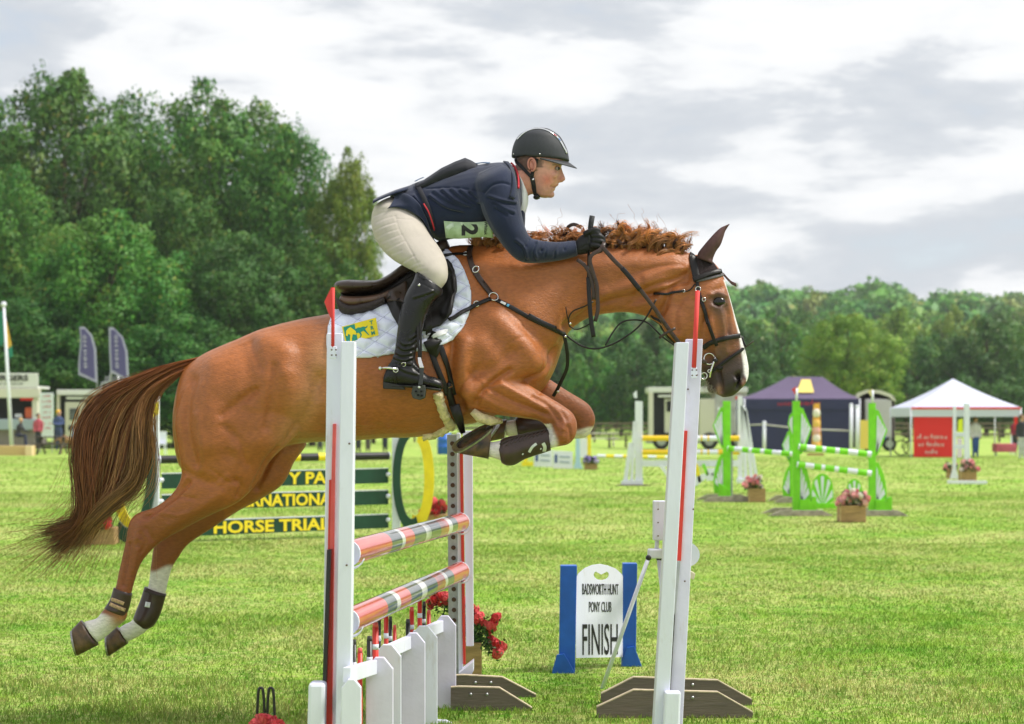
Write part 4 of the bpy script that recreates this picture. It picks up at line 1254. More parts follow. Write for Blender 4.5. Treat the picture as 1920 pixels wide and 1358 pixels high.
def fleece(pts, r, name):
    L_, N_ = HS.path(pts, 3, .006)
    mb = MB(); mb.tube([Vector(a) for a in L_], [r * (.8 + .3 * random.random()) for _ in L_], 14)
    me = mb.mesh(name); v, n = get_v(me)
    d = np.array([mnoise.noise(Vector(p) * 120) + .6 * mnoise.noise(Vector(p) * 260) for p in v]); set_v(me, v + n * (d * .006)[:, None])
    o = link(name, me, m_fleece, girth); shade(o)
fleece([(820, 736), (826, 758), (834, 778), (845, 797)], .022, 'fleece_edge')
fleece([(846, 797), (830, 806), (812, 814), (793, 822)], .021, 'fleece_edge')
fb = MB(); fb.tube([P(886, 771, D0 - .2), P(900, 783, D0 - .2), P(918, 789, D0 - .18), P(940, 790, D0 - .14)], [.016, .022, .024, .012], 14)
_me = fb.mesh('fleece_edge'); v, n = get_v(_me); set_v(_me, v + n * np.array([mnoise.noise(Vector(p) * 120) * .006 for p in v])[:, None]); shade(link('fleece_edge', _me, m_fleece, girth))

# ---- breastplate with martingale
bp_ = thing('breastplate', 'dark leather breastplate straps across the horse chest', 'breastplate', P(925, 560, D0))
def hstrap(name, pts, w, parent, m=m_lea, t=.005, off=.003, surf=HS, far=True, step=4):
    L_, N_ = surf.path(pts, step, off); mb = MB(); ribbon(mb, L_, N_, w, t); return pair(mb, name, m, parent, far=far)
hstrap('neck_strap', [(885, 459), (880, 472), (882, 490), (889, 508), (903, 530), (920, 552)], .026, bp_, m_brn, t=.008)
hstrap('shoulder_strap', [(929, 563), (960, 578), (1000, 600), (1030, 614), (1058, 628)], .020, bp_, t=.006)
hstrap('shoulder_pad', [(990, 592), (1015, 606), (1040, 617)], .026, bp_, m_lea, t=.009, off=.004)
hstrap('girth_strap', [(919, 562), (895, 572), (868, 586), (842, 602)], .018, bp_, t=.007, off=.006, surf=PS)
hstrap('saddle_strap', [(831, 480), (850, 478), (866, 477), (880, 478)], .014, bp_, t=.005, surf=PS)
hstrap('white_marks', [(938, 568), (948, 572)], .012, bp_, m_white_lea, t=.0025, off=.009)
hstrap('blue_mark', [(950, 573), (954, 575)], .013, bp_, m_bluetape, t=.0025, off=.009)
def ring_on(surf, px, py, R0, r, parent, name='ring', off=.008, m=m_steel, far=True, sc=(1, 1)):
    l, n = surf.hit(px, py); mb = MB(); mb.torus(l + n * off, n, R0, r, 20, 8, 0, sc); return pair(mb, name, m, parent, far=far)
ring_on(HS, 925, 558, .021, .0032, bp_)
ring_on(HS, 892, 506, .016, .003, bp_, 'buckle', .011, sc=(1, .8))
ring_on(HS, 873, 478, .013, .0028, bp_, 'buckle', .008, sc=(1, .8))
ring_on(PS, 894, 571, .013, .0025, bp_, 'buckle', .008)
# martingale between the forelegs, hanging clear of the chest
def hang(name, pts, w, t, parent, m=m_lea, nrm=(0, -1, 0)):
    """pts: (px, py, depth offset)"""
    q = resample(crom(np.array(pts, float), 6), 5)
    L_ = [P(a, b, D0 + c) for a, b, c in q]; mb = MB(); ribbon(mb, L_, [Vector(nrm)] * len(L_), w, t); return mb.build(name, m, parent, smooth=True)
def cordp(name, pts, r, parent, m=m_lea, flat=1.0):
    q = resample(crom(np.array(pts, float), 6), 5)
    mb = MB(); mb.tube([P(a, b, D0 + c) for a, b, c in q], r, 8, flat=flat); return mb.build(name, m, parent, smooth=True)
hang('martingale_strap', [(1057, 626, -.10), (1061, 645, -.09), (1064, 668, -.07), (1063, 690, -.05), (1054, 712, -.03), (1046, 728, 0), (1038, 742, .04)], .016, .006, bp_)
cordp('martingale_fork', [(1060, 628, -.10), (1076, 640, -.11), (1096, 651, -.12), (1120, 654, -.13), (1150, 645, -.13), (1180, 627, -.13), (1200, 610, -.13), (1215, 590, -.13), (1230, 562, -.12)], .0042, bp_)
cordp('martingale_fork', [(1135, 648, -.12), (1148, 625, -.10), (1165, 605, -.08), (1190, 600, -.06), (1215, 606, -.06), (1240, 630, -.07), (1265, 648, -.08)], .004, bp_)
cordp('neck_loop', [(1068, 612, -.11), (1066, 598, -.125), (1074, 584, -.13), (1095, 575, -.13), (1112, 566, -.125)], .0035, bp_)
cordp('neck_loop', [(1068, 612, -.11), (1080, 618, -.10), (1098, 612, -.095), (1116, 600, -.09)], .003, bp_)
cordp('strap_end', [(1061, 575, -.13), (1063, 590, -.128), (1066, 603, -.12)], .006, bp_, flat=.4)
for px, py in ((1060, 631), (1069, 607), (1046, 734)):
    MB().ball(P(px, py, D0 - .115 if py < 700 else D0 - .0), .007, 8, 6).build('snap_hook', m_steel, bp_, smooth=True)

# ---- bridle
bridle = thing('bridle', 'dark leather bridle with silver bit on the horse head', 'bridle', P(1320, 600, D0))
hstrap('crownpiece', [(1297, 471), (1299, 488), (1303, 508), (1307, 527)], .034, bridle, m_lea, t=.007)
hstrap('browband', [(1300, 527), (1312, 522), (1328, 516), (1352, 509)], .022, bridle, m_lea, t=.009, off=.010)
hstrap('cheekpiece', [(1307, 528), (1309, 545), (1316, 566), (1324, 590), (1333, 618), (1343, 648)], .016, bridle, m_lea, t=.006)
hstrap('cheekpiece_keeper', [(1314, 566), (1320, 582), (1329, 608)], .009, bridle, m_lea, t=.005, off=.008)
hstrap('noseband', [(1318, 652), (1330, 644), (1345, 638), (1368, 633), (1391, 629)], .022, bridle, m_lea, t=.008, off=.004)
hstrap('flash_strap', [(1330, 700), (1344, 690), (1362, 676), (1380, 663), (1397, 651)], .015, bridle, m_lea, t=.006, off=.004)
cordp('flash_end', [(1397, 652, -.02), (1405, 646, -.025), (1413, 640, -.03)], .006, bridle, m_brn, flat=.5)
cordp('flash_loop', [(1391, 631, -.015), (1394, 641, -.015), (1398, 650, -.015)], .005, bridle)
hstrap('throat_lash', [(1303, 533), (1292, 546), (1281, 546)], .006, bridle, m_lea, t=.003, far=False)
hstrap('throat_lash_end', [(1281, 546), (1262, 549), (1245, 552), (1227, 551)], .011, bridle, m_lea, t=.005, far=False)
hstrap('jowl_strap', [(1218, 601), (1238, 616), (1255, 632), (1268, 646)], .013, bridle, m_lea, t=.005, off=.003)
ring_on(HS, 1309, 543, .0115, .0022, bridle, 'buckle', .008)
ring_on(HS, 1320, 562, .008, .002, bridle, 'buckle', .010)
ring_on(HS, 1282, 546, .006, .0016, bridle, 'buckle', .006, far=False)
# bit: upper ring, large ring, lever, lower rings
l0, n0 = HS.hit(1335, 676); yb = l0.y - .012
def bitring(px, py, R0, r, name='bit_ring'):
    c = P(px, py, yb); MB().torus(c, (.12, -1, .05), R0, r, 22, 8).build(name, m_steel, bridle, smooth=True)
    MB().torus(mirror(c), (.12, 1, .05), R0, r, 22, 8).build(name, m_steel, bridle, smooth=True)
bitring(1347, 658, .0145, .0028); bitring(1330, 673, .0255, .0032); bitring(1330, 696, .007, .0022); bitring(1320, 705, .0150, .0026)
lv = MB(); lv.tube([P(1343, 665, yb), P(1338, 680, yb - .004), P(1333, 695, yb), P(1331, 708, yb)], [.006, .0055, .005, .0045], 8); pair(lv, 'bit_lever', m_steel, bridle)
MB().ball(P(1341, 676, yb - .002), (.013, .010, .011), 12, 8).build('bit_guard', mat('black_rubber', (.012, .012, .012), rough=.5), bridle, smooth=True)
MB().ball(P(1349, 690, yb + .004), (.016, .008, .012), 10, 8).build('flash_buckle', m_lea, bridle, smooth=True)
# reins
def rein(pts, w, name='rein', m=m_brn, t=.005): return hang(name, pts, w, t, bridle, m)
rein([(1128, 462, -.17), (1150, 487, -.17), (1176, 513, -.165), (1200, 543, -.16), (1226, 577, -.15), (1250, 612, -.135), (1275, 645, -.12), (1305, 672, -.095), (1325, 680, -.08)], .019)
rein([(1166, 503, -.174), (1176, 514, -.174), (1200, 544, -.167)], .022, 'rein_grip', m_lea, .006)
rein([(1128, 462, .17), (1176, 513, .165), (1226, 577, .15), (1275, 645, .12), (1325, 680, .08)], .019)
hang('rein_stop', [(1236, 634, -.15), (1250, 624, -.155), (1266, 616, -.15)], .012, .005, bridle, m_brn)
rein([(1133, 455, -.15), (1126, 468, -.17), (1110, 478, -.18), (1106, 490, -.18), (1112, 512, -.175), (1119, 535, -.17), (1120, 556, -.165), (1121, 580, -.16), (1116, 603, -.155)], .018)
rein([(1082, 487, -.16), (1096, 498, -.17), (1106, 515, -.17), (1112, 540, -.165), (1113, 562, -.16)], .017)
rein([(1062, 434, .0), (1066, 425, -.01), (1077, 421, -.02), (1090, 427, -.03)], .016, 'rein')
rein([(1062, 434, .0), (1061, 440, 0), (1063, 450, .0)], .016, 'rein')
# ---- fly veil with ear covers
veil = thing('fly_veil', 'brown fly veil covering the horse ears', 'ear bonnet', P(1330, 500, D0))
m_veil = mat('veil_knit', (.035, .026, .026), rough=.95, spec=.15, noise=.35, nscale=300, bump=.004, bscale=260)
m_earcloth = mat('ear_cloth', (.095, .050, .048), rough=.85, spec=.25, noise=.15, nscale=60, bump=.0006, bscale=400)
vm = drape_sheet(HS, np.array([(1308, 474), (1325, 478), (1340, 491), (1351, 507), (1356, 519), (1340, 522), (1318, 526), (1308, 524), (1303, 505), (1298, 485)], float), 3, .002, .005, lambda V, de: .002 * np.sin(V[:, 0] * .9 - V[:, 1] * .5), sm=2)
pair(vm, 'cap', m_veil, veil)
hstrap('scalloped_edge', [(1305, 528), (1325, 524), (1345, 519), (1354, 516)], .012, veil, mat('veil_edge', (.12, .115, .115), rough=.95, noise=.3, nscale=200, bump=.003, bscale=200), t=.006, off=.004)
def ear(s):
    eb = MB(); rs = []
    for (ax, ay, bx, by, w, dy) in ((1307, 484, 1336, 495, .030, .045), (1309, 474, 1337, 486, .034, .047), (1318, 462, 1343, 472, .034, .052), (1329, 449, 1351, 460, .031, .055), (1339, 438, 1356, 447, .025, .055), (1350, 428, 1360, 435, .016, .052), (1360, 423, 1364, 427, .008, .05), (1367, 420, 1368, 421, .002, .048)):
        rs.append((ax, ay, bx, by, w, s * dy))
    body_loft(eb, rs, 4, 18)
    me = eb.mesh('ear_cover'); v, n = get_v(me)
    v = sculpt(v, n, [([(1334, 486), (1345, 466), (1355, 446), (1363, 428)], 3.2, -.008)], both=True); set_v(me, v)
    o = link('ear_cover', me, m_earcloth, veil); shade(o)
ear(-1); ear(1)
vt = MB(); vt.rings([[P(x, y, D0 + d) for x, y, d in ((a, b - 4, -.02), (a, b - 4, .02), (a + 1, b + 3, .02), (a + 1, b + 3, -.02))] for a, b in ((1348, 512), (1357, 516), (1364, 524), (1371, 531), (1380, 535))])
vt.build('forehead_flap', m_earcloth, veil, smooth=True)

# ---- leg boots
m_boot = mat('brown_boot_shell', (.046, .025, .019), rough=.28, spec=.5, noise=.2, nscale=30, bump=.0006, bscale=90)
m_neo = mat('boot_edge', (.05, .036, .034), rough=.8, noise=.15, bump=.001, bscale=200)
m_sil = mat('boot_badge', (.66, .68, .70), rough=.3, metal=.4)
def leg_boot(name, label, rows, extra):
    root = thing(name, label, 'leg boot', P(rows[0][0], rows[0][1], D0 + rows[0][5]), 'boots on the horse legs')
    mb = MB(); body_loft(mb, rows, 4, 28)
    o = mb.build('shell', m_boot, root, smooth=True)
    extra(root, Surf(o.data)); return root
def ex_fore(root, sf):
    for k in range(9):
        L_, N_ = sf.path([(949 + k * 8.2, 836 - k * 2.6), (958 + k * 8.2, 823 - k * 2.1)], 3, .0005); ribbon(MB(), L_, N_, .007, .0035).build('rib', m_boot, root, smooth=True)
    for pts, w, mm in (([(992, 848), (998, 838), (1006, 832)], .012, m_sil), ([(1018, 831), (1022, 838), (1020, 846)], .016, m_sil), ([(979, 851), (981, 852)], .008, m_sil), ([(1013, 841), (1015, 842)], .008, m_sil)):
        L_, N_ = sf.path(pts, 2, .001); ribbon(MB(), L_, N_, w, .0025).build('badge', mm, root)
    L_, N_ = sf.path([(938, 834), (960, 823), (990, 815), (1026, 806)], 4, .0005); ribbon(MB(), L_, N_, .008, .006).build('edge_binding', m_neo, root, smooth=True)
    L_, N_ = sf.path([(1026, 808), (1031, 825), (1028, 842)], 3, .0005); ribbon(MB(), L_, N_, .010, .005).build('edge_binding', m_neo, root, smooth=True)
leg_boot('tendon_boot', 'brown tendon boot on the folded foreleg with silver marks', [(1033, 845, 1027, 804, .041, -.17), (1015, 851, 1006, 808, .037, -.17), (985, 861, 974, 815, .037, -.17), (965, 872, 952, 819, .045, -.17), (950, 873, 940, 824, .047, -.17), (940, 868, 934, 834, .040, -.17)], ex_fore)
def ex_hn(root, sf):
    for pts in ([(205, 1122), (216, 1126), (232, 1132)], [(207, 1133), (218, 1138), (234, 1144)]):
        L_, N_ = sf.path(pts, 2, .001); ribbon(MB(), L_, N_, .016, .004).build('strap', mat('gold_strap', (.42, .28, .15), rough=.7, noise=.4, nscale=120), root, smooth=True)
    for x, y in ((207, 1110), (202, 1122)):
        l, n = sf.hit(x + 3, y + 2); MB().ball(l + n * .003, .006, 8, 6).build('stud', m_sil, root, smooth=True)
leg_boot('fetlock_boot', 'brown fetlock boot with gold straps on the trailing hind leg', [(213, 1102, 248, 1113, .037, -.135), (207, 1122, 244, 1134, .037, -.135), (199, 1136, 238, 1152, .042, -.135), (196, 1140, 236, 1156, .040, -.135)], ex_hn)
def ex_hf(root, sf):
    L_, N_ = sf.path([(278, 1129), (276, 1139)], 2, .001); ribbon(MB(), L_, N_, .024, .003).build('badge', m_sil, root, smooth=True)
    L_, N_ = sf.path([(272, 1108), (290, 1115), (309, 1118)], 2, .0005); ribbon(MB(), L_, N_, .010, .005).build('edge_binding', m_neo, root, smooth=True)
leg_boot('fetlock_boot', 'brown fetlock boot with a silver badge above the white sock', [(271, 1100, 312, 1114, .040, .135), (263, 1125, 307, 1132, .040, .135), (254, 1148, 300, 1154, .046, .135), (250, 1162, 290, 1172, .047, .135), (258, 1174, 278, 1180, .030, .135)], ex_hf)
leg_boot('tendon_boot', 'brown tendon boot on the far folded foreleg', [(1040, 823, 1034, 782, .038, .17), (1015, 823, 1008, 778, .037, .17), (985, 826, 976, 778, .044, .17), (972, 824, 966, 784, .040, .17)], lambda a, b: L_)
# ================================================================== the rider
rider = thing('person', 'rider in navy jacket, cream breeches and black helmet leaning forward over the horse', 'person', P(760, 520, D0))
m_skin = mat('skin', (.52, .235, .165), rough=.5, spec=.4, attr='Col', noise=.10, nscale=60, bump=.0008, bscale=260)
m_navy = mat('navy_cloth', (.0100, .0165, .045), rough=.85, spec=.3, noise=.18, nscale=14, bump=.0009, bscale=650, sheen=.25)
m_cream = mat('cream_breeches', (.47, .425, .365), rough=.85, spec=.25, noise=.07, nscale=14, bump=.0007, bscale=500, sheen=.15)
m_bootl = mat('black_boot_leather', (.0065, .0065, .007), rough=.34, spec=.42, noise=.25, nscale=22, bump=.0009, bscale=150, rnoise=.12)
m_sole = mat('boot_sole', (.018, .017, .016), rough=.6, noise=.3, nscale=50)
m_red = mat('red_piping', (.50, .02, .035), rough=.6)
m_whitecl = mat('white_stock', (.78, .78, .80), rough=.8, noise=.05, bump=.001, bscale=90)
m_helm = mat('helmet_shell', (.034, .037, .042), rough=.62, spec=.4, noise=.15, nscale=200, bump=.0005, bscale=700)
m_glove = mat('black_glove', (.008, .008, .009), rough=.55, spec=.4, noise=.3, nscale=60, bump=.0012, bscale=160)

# ---- body: one continuous figure, mostly under the clothes
bd = MB()
body_loft(bd, [(735, 385, 775, 420, .12, 0), (776, 360, 815, 440, .14, 0), (830, 340, 862, 430, .15, 0), (880, 328, 905, 430, .16, 0), (930, 322, 945, 405, .14, 0), (955, 318, 975, 385, .075, 0),
               (964, 312, 990, 368, .062, 0), (972, 304, 1004, 362, .060, 0), (980, 298, 1010, 355, .058, 0)], 4, 24)
# head: (front x, y, rear x, y, half width)
body_loft(bd, [(1040, 262, 985, 262, .045, 0), (1052, 278, 972, 280, .068, 0), (1055, 296, 967, 298, .074, 0, 2.3, 2), (1054.5, 308, 969, 311, .073, 0, 2.5, 2), (1050.5, 317, 974, 322, .071, 0, 2.4, 2),
               (1049, 326, 982, 332, .069, 0, 2.2, 2), (1048, 336, 990, 341, .065, 0, 2.1, 2), (1046, 345, 994, 350, .061, 0, 2.0, 2), (1042, 352, 997, 358, .056, 0, 1.9, 2), (1037, 360, 1001, 364, .049, 0, 1.9, 2), (1033, 367, 1006, 368, .038, 0, 1.9, 2), (1026, 371, 1013, 370, .02, 0)], 4, 30)
body_loft(bd, [(1052, 311, 1040, 314, .010, 0), (1055, 321, 1042, 325, .012, 0), (1059, 331, 1042, 334, .017, 0), (1060, 337, 1042, 339, .019, 0), (1054, 342, 1040, 343, .014, 0)], 4, 14)      # nose
body_loft(bd, [(1047.5, 344, 1036, 344, .020, 0), (1047, 348, 1034, 349, .022, 0), (1041, 350.5, 1034, 351, .018, 0)], 3, 14)
body_loft(bd, [(1040, 353, 1030, 353, .018, 0), (1041, 356, 1029, 357, .020, 0), (1036, 360, 1028, 360, .018, 0)], 3, 14)
bd.ball(P(1032, 365, D0), (.020, .024, .016), 14, 10)
for s in (-1, 1):
    body_loft(bd, [(925, 350, 950, 350, .03, s * .16), (925, 390, 950, 385, .035, s * .18), (955, 455, 975, 440, .03, s * .19), (985, 476, 990, 462, .028, s * .18), (1040, 476, 1040, 463, .025, s * .14), (1085, 470, 1085, 455, .02, s * .10), (1100, 465, 1100, 450, .022, s * .10)], 3, 12)
    body_loft(bd, [(725, 395, 760, 420, .05, s * .09), (750, 470, 790, 450, .06, s * .15), (800, 520, 815, 505, .045, s * .30), (785, 560, 800, 565, .035, s * .325), (760, 640, 770, 645, .028, s * .335), (748, 690, 765, 695, .028, s * .335), (795, 720, 796, 713, .018, s * .335)], 3, 12)
    bd.ball(P(1049, 305.5, D0 + s * .034), (.010, .026, .009), 12, 8)                      # brow
    bd.ball(P(1038, 328, D0 + s * .045), (.020, .020, .020), 12, 8)                        # cheekbone
body_me = fuse(bd, .0036, 4, .45)
v_, n_ = get_v(body_me)
v_ = sculpt(v_, n_, [([(1045, 316)], 5.0, -.010), ([(1034, 318)], 4, -.004), ([(1046, 341), (1040, 346), (1034, 354)], 2.2, -.0032), ([(1047, 350.8), (1038, 351.3), (1032, 350.5)], 1.2, -.0060), ([(1030, 340), (1024, 352)], 4, -.003),
                     ([(1049, 338), (1046, 333)], 1.8, -.003), ([(1000, 362), (1016, 366), (1028, 368)], 3, .003), ([(1000, 372), (985, 360), (975, 330)], 4, -.003)], both=True)
set_v(body_me, v_)
v_, n_ = get_v(body_me); pp = proj(v_); X, Y = pp[:, 0], pp[:, 1]
cols = np.tile(np.array([.66, .335, .245]), (len(v_), 1))
tint(np.exp(-(np.hypot(X - 1026, Y - 338) / 12) ** 2), (.64, .185, .125), .8)
tint(np.exp(-(np.hypot(X - 1053, Y - 336) / 6) ** 2), (.50, .16, .12), .6)
tint(sstep(985, 998, X) * 0 + (Y > 318) * sstep(1002, 990, X), (.58, .235, .165), .6)
tint(np.exp(-(pl_dist(pp, [(1046, 347.5), (1040, 350)]) / 1.8) ** 2), (.45, .13, .115), .7)
tint(np.exp(-(pl_dist(pp, [(1047, 351.2), (1037, 351.5)]) / .9) ** 2), (.10, .03, .03), .9)
_st = np.array([mnoise.noise(Vector(p) * 70) for p in v_])
tint(sstep(345, 356, Y) * (X > 1004) * (X < 1045) * (.6 + .4 * _st), (.36, .185, .145), .45)
tint((Y < 320) * sstep(1010, 1003, X + _st * 6) * (X > 965) * (np.abs(v_[:, 1] - D0) > .02), (.10, .062, .042), .9)      # short hair behind the ear and at the nape
tint((Y > 300) * (Y < 314) * (X > 1006) * (X < 1020) * sstep(1022, 1014, X + _st * 5), (.12, .07, .045), .85)              # sideburn
tint(np.exp(-(pl_dist(pp, [(1037, 309), (1046, 308), (1051, 310)]) / 1.6) ** 2), (.13, .075, .05), .7)                   # eyebrow
setcol(body_me, cols)
shade(link('body', body_me, m_skin, rider))
for s in (-1, 1):                                     # eyes and ears
    MB().ball(P(1045.2, 316, D0 + s * .0375), (.0115, .012, .0105), 14, 10).build('eye', mat('eye_white', (.34, .29, .26), rough=.3), rider, smooth=True)
    MB().ball(P(1047.2, 316, D0 + s * .0415), (.0080, .0085, .0082), 12, 8).build('iris', mat('iris_dark', (.03, .028, .025), rough=.1), rider, smooth=True)
    eb = MB()
    body_loft(eb, [(1043, 312.4, 1047, 313.4, .017, s * .040), (1045, 311.8, 1051, 314.6, .012, s * .040)], 3, 10)
    eb.build('eyelid', mat('lid_skin', (.50, .22, .16), rough=.5), rider, smooth=True)
    eb = MB()
    for (cx, cy, rx, rz, rr) in ((997, 309, .017, .029, .0055), (998, 309, .010, .018, .004)):
        pts = [P(cx, cy, D0 + s * .080) + Vector((math.cos(t) * rx - .25 * math.sin(t) * rz * .3, s * .006 * math.cos(t), math.sin(t) * rz)) for t in np.linspace(-1.9, 4.0, 22)]
        eb.tube(pts, [rr * (.6 + .4 * math.sin(i / 21 * math.pi)) for i in range(22)], 8)
    eb.ball(P(998, 310, D0 + s * .072), (.014, .008, .024), 12, 8)
    eb.build('ear', mat('ear_skin', (.58, .24, .17), rough=.5, noise=.1), rider, smooth=True)

# ---- breeches
br = MB()
body_loft(br, [(702, 388, 745, 368, .10, 0), (697, 405, 765, 382, .165, 0), (697, 425, 790, 405, .185, 0), (704, 450, 800, 425, .17, 0), (720, 470, 805, 440, .12, 0)], 4, 28)
for s in (-1, 1):
    body_loft(br, [(698, 410, 770, 390, .08, s * .10), (698, 432, 792, 415, .10, s * .13), (711, 461, 806, 440, .105, s * .17), (735, 486, 824, 464, .098, s * .225), (762, 502, 836, 487, .085, s * .27), (780, 512, 840, 508, .072, s * .30),
                   (786, 526, 838, 526, .060, s * .312), (792, 545, 826, 543, .048, s * .318), (790, 565, 806, 567, .036, s * .32)], 5, 28)
br_me = fuse(br, .005, 5)
v_, n_ = get_v(br_me)
CR = []
for pts in ([(705, 418), (722, 410), (740, 405)], [(703, 432), (722, 423), (741, 417)], [(706, 446), (726, 436), (745, 430)], [(712, 456), (736, 446), (752, 440)], [(722, 470), (742, 460), (758, 452)], [(733, 478), (752, 470)],
            [(765, 503), (775, 496), (786, 492)], [(772, 508), (784, 502), (793, 500)], [(780, 513), (792, 508), (800, 508)], [(752, 495), (764, 487), (775, 480)], [(830, 470), (822, 480)]):
    q_ = random.uniform(.25, .55); CR.append((pts, 1.8, -.0050 * q_)); CR.append(([(a + 1, b + 4) for a, b in pts], 2.6, .0030 * q_))
CR += [([(741, 405), (748, 430), (765, 460), (786, 500)], 1.2, -.0025), ([(743, 410), (756, 411), (772, 412)], 1.2, -.002), ([(706, 394), (722, 392)], 1.5, -.003)]
v_ = sculpt(v_, n_, CR); set_v(br_me, v_)
shade(link('breeches', br_me, m_cream, rider))

# ---- jacket with sleeves
jk = MB()
body_loft(jk, [(728, 366, 770, 392, .150, 0), (742, 360, 795, 428, .170, 0), (776, 345, 822, 452, .168, 0), (815, 330, 848, 448, .178, 0), (860, 316, 890, 446, .190, 0), (903, 309, 925, 440, .200, 0), (935, 306, 955, 420, .195, 0, 2.2, 2),
               (952, 307, 976, 400, .150, 0), (962, 314, 984, 385, .085, 0), (966, 322, 984, 375, .06, 0)], 5, 32)
for s in (-1, 1):
    body_loft(jk, [(890, 330, 940, 308, .045, s * .12), (889, 352, 958, 320, .070, s * .165), (899, 384, 971, 356, .074, s * .185), (915, 421, 978, 398, .070, s * .195), (939, 456, 984, 424, .064, s * .20), (963, 483, 994, 445, .058, s * .195), (985, 493, 1010, 450, .054, s * .185),
                   (1015, 493, 1026, 453, .051, s * .165), (1048, 489, 1050, 454, .046, s * .135), (1070, 484, 1068, 452, .043, s * .115), (1083, 480, 1079, 451, .040, s * .105)], 5, 26)
jk_me = fuse(jk, .005, 4)
v_, n_ = get_v(jk_me)
CR = [([(800, 354), (850, 352), (890, 358), (908, 362)], 1.6, -.004), ([(908, 362), (922, 348), (940, 343), (955, 346)], 2.2, -.006), ([(900, 385), (912, 415), (932, 450)], 4.5, -.008)]
for pts in ([(812, 362), (840, 380), (872, 392)], [(845, 358), (865, 375), (890, 388)], [(862, 360), (880, 375), (896, 384)], [(805, 372), (835, 392), (866, 400)], [(880, 362), (893, 374)], [(828, 360), (850, 378), (880, 391)],
            [(925, 382), (945, 395), (962, 402)], [(928, 392), (950, 404)], [(915, 372), (940, 380), (965, 384)], [(966, 455), (980, 468), (986, 488)], [(992, 450), (985, 462)], [(1005, 458), (1000, 475), (1004, 488)], [(1022, 456), (1015, 470)],
            [(1035, 455), (1026, 466), (1022, 480)], [(1052, 456), (1042, 470), (1040, 482)], [(1064, 455), (1058, 468)], [(760, 378), (775, 395), (790, 412)], [(775, 372), (790, 392), (800, 410)], [(745, 385), (760, 398)]):
    q_ = random.uniform(.8, 1.6); CR.append((pts, 2.1, -.0055 * q_)); CR.append(([(a + 2, b - 4.5) for a, b in pts], 2.8, .0045 * q_))
v_ = sculpt(v_, n_, CR, both=True); set_v(jk_me, v_)
jacket = link('jacket', jk_me, m_navy, rider); shade(jacket)
JS = Surf(jk_me, br_me)
# skirts of the jacket: near flap, far flap and tail vent
sk1 = drape_sheet(JS, np.array([(740, 362), (760, 360), (785, 372), (800, 392), (812, 420), (820, 448), (817, 461), (806, 441), (790, 421), (768, 406), (743, 399), (722, 399), (729, 385)], float), 3.5, .012, .006,
                  lambda V, de: .006 * np.sin(V[:, 0] * .10 + V[:, 1] * .05) * np.clip(de / 10, 0, 1), sm=12)
so_ = sk1.build('jacket_skirt', m_navy, jacket, smooth=True); mirror_mb(sk1).build('jacket_skirt', m_navy, jacket, smooth=True)
tl = MB(); tl.rings([[P(x, y, D0 + d) for d, e in ((-.15, 3), (-.08, 0), (0, -1), (.08, 0), (.15, 3)) for x, y in [(a, b + e)]] + [P(x, y, D0 + d) for d, e in ((.15, 6), (.08, 4), (0, 3), (-.08, 4), (-.15, 6)) for x, y in [(a, b + e)]] for a, b in ((765, 350), (742, 357), (722, 365), (708, 371), (699, 376))])
tl.build('jacket_tail', m_navy, jacket, smooth=True)
def jstrap(name, pts, w, t, m, off=.002, surf=JS, parent=None, step=3, far=False):
    L_, N_ = surf.path(pts, step, off); mb = MB(); ribbon(mb, L_, N_, w, t); o = mb.build(name, m, parent or jacket, smooth=True)
    if far: mirror_mb(mb).build(name, m, parent or jacket, smooth=True)
    return o
jstrap('red_piping', [(793, 384), (803, 398), (810, 412), (815, 429)], .006, .004, m_red, .010, far=True)
jstrap('red_collar_edge', [(957, 307), (964, 319), (968, 334), (968.5, 354)], .010, .008, m_red, .006, far=True)
jstrap('collar', [(948, 305), (957, 316), (962, 334), (963, 355), (959, 372)], .026, .007, m_navy, .002, far=True)
# stock tie at the throat
st = MB(); body_loft(st, [(966, 320, 984, 350, .074, 0), (970, 334, 990, 366, .078, 0), (971, 350, 990, 382, .076, 0), (970, 372, 986, 398, .070, 0), (968, 392, 982, 410, .05, 0)], 4, 20)
st.build('white_stock', m_whitecl, rider, smooth=True)
fl_ = MB(); body_loft(fl_, [(974, 378, 984, 384, .05, 0), (972, 400, 985, 410, .06, 0), (972, 420, 983, 440, .06, 0)], 3, 16); fl_.build('lapel', m_navy, jacket, smooth=True)

# ---- number bib: dark back flap lifted by the wind, side strap, pale green number card
m_bib = mat('bib_black', (.014, .015, .022), rough=.75, noise=.2, bump=.001, bscale=300)
m_card = mat('bib_green', (.36, .50, .26), rough=.55, noise=.12, nscale=30, col2=(.46, .58, .38))
m_ink = mat('bib_ink', (.012, .012, .012), rough=.6)
bib = MB()
rs = []
for (a, b, h, w) in ((778, 345, 5, .12), (795, 337, 8, .13), (827, 315.5, 15, .13), (852, 303.5, 20, .125), (872, 296, 24, .115), (884, 301, 16, .10), (897, 309, 7, .09)):
    rs.append([P(a, b + (d / .13) ** 2 * 6, D0 + d * w / .13) for d in np.linspace(-.13, .13, 9)] + [P(a + 1.5, b + h + (d / .13) ** 2 * 6, D0 + d * w / .13) for d in np.linspace(.13, -.13, 9)])
bib.rings(rs); bibo = bib.build('number_bib', m_bib, rider, smooth=True)
jstrap('bib_strap', [(782, 346), (790, 362), (799, 380), (807, 402), (812, 425)], .020, .004, m_bib, .005, parent=rider)
jstrap('bib_strap', [(893, 307), (905, 308), (918, 309)], .012, .004, mat('bib_tape', (.10, .16, .26), rough=.6), .006, parent=rider)
jstrap('bib_tape', [(781, 344), (788, 339), (795, 334)], .012, .003, mat('bib_tape', (.10, .16, .26), rough=.6), .010, parent=rider)
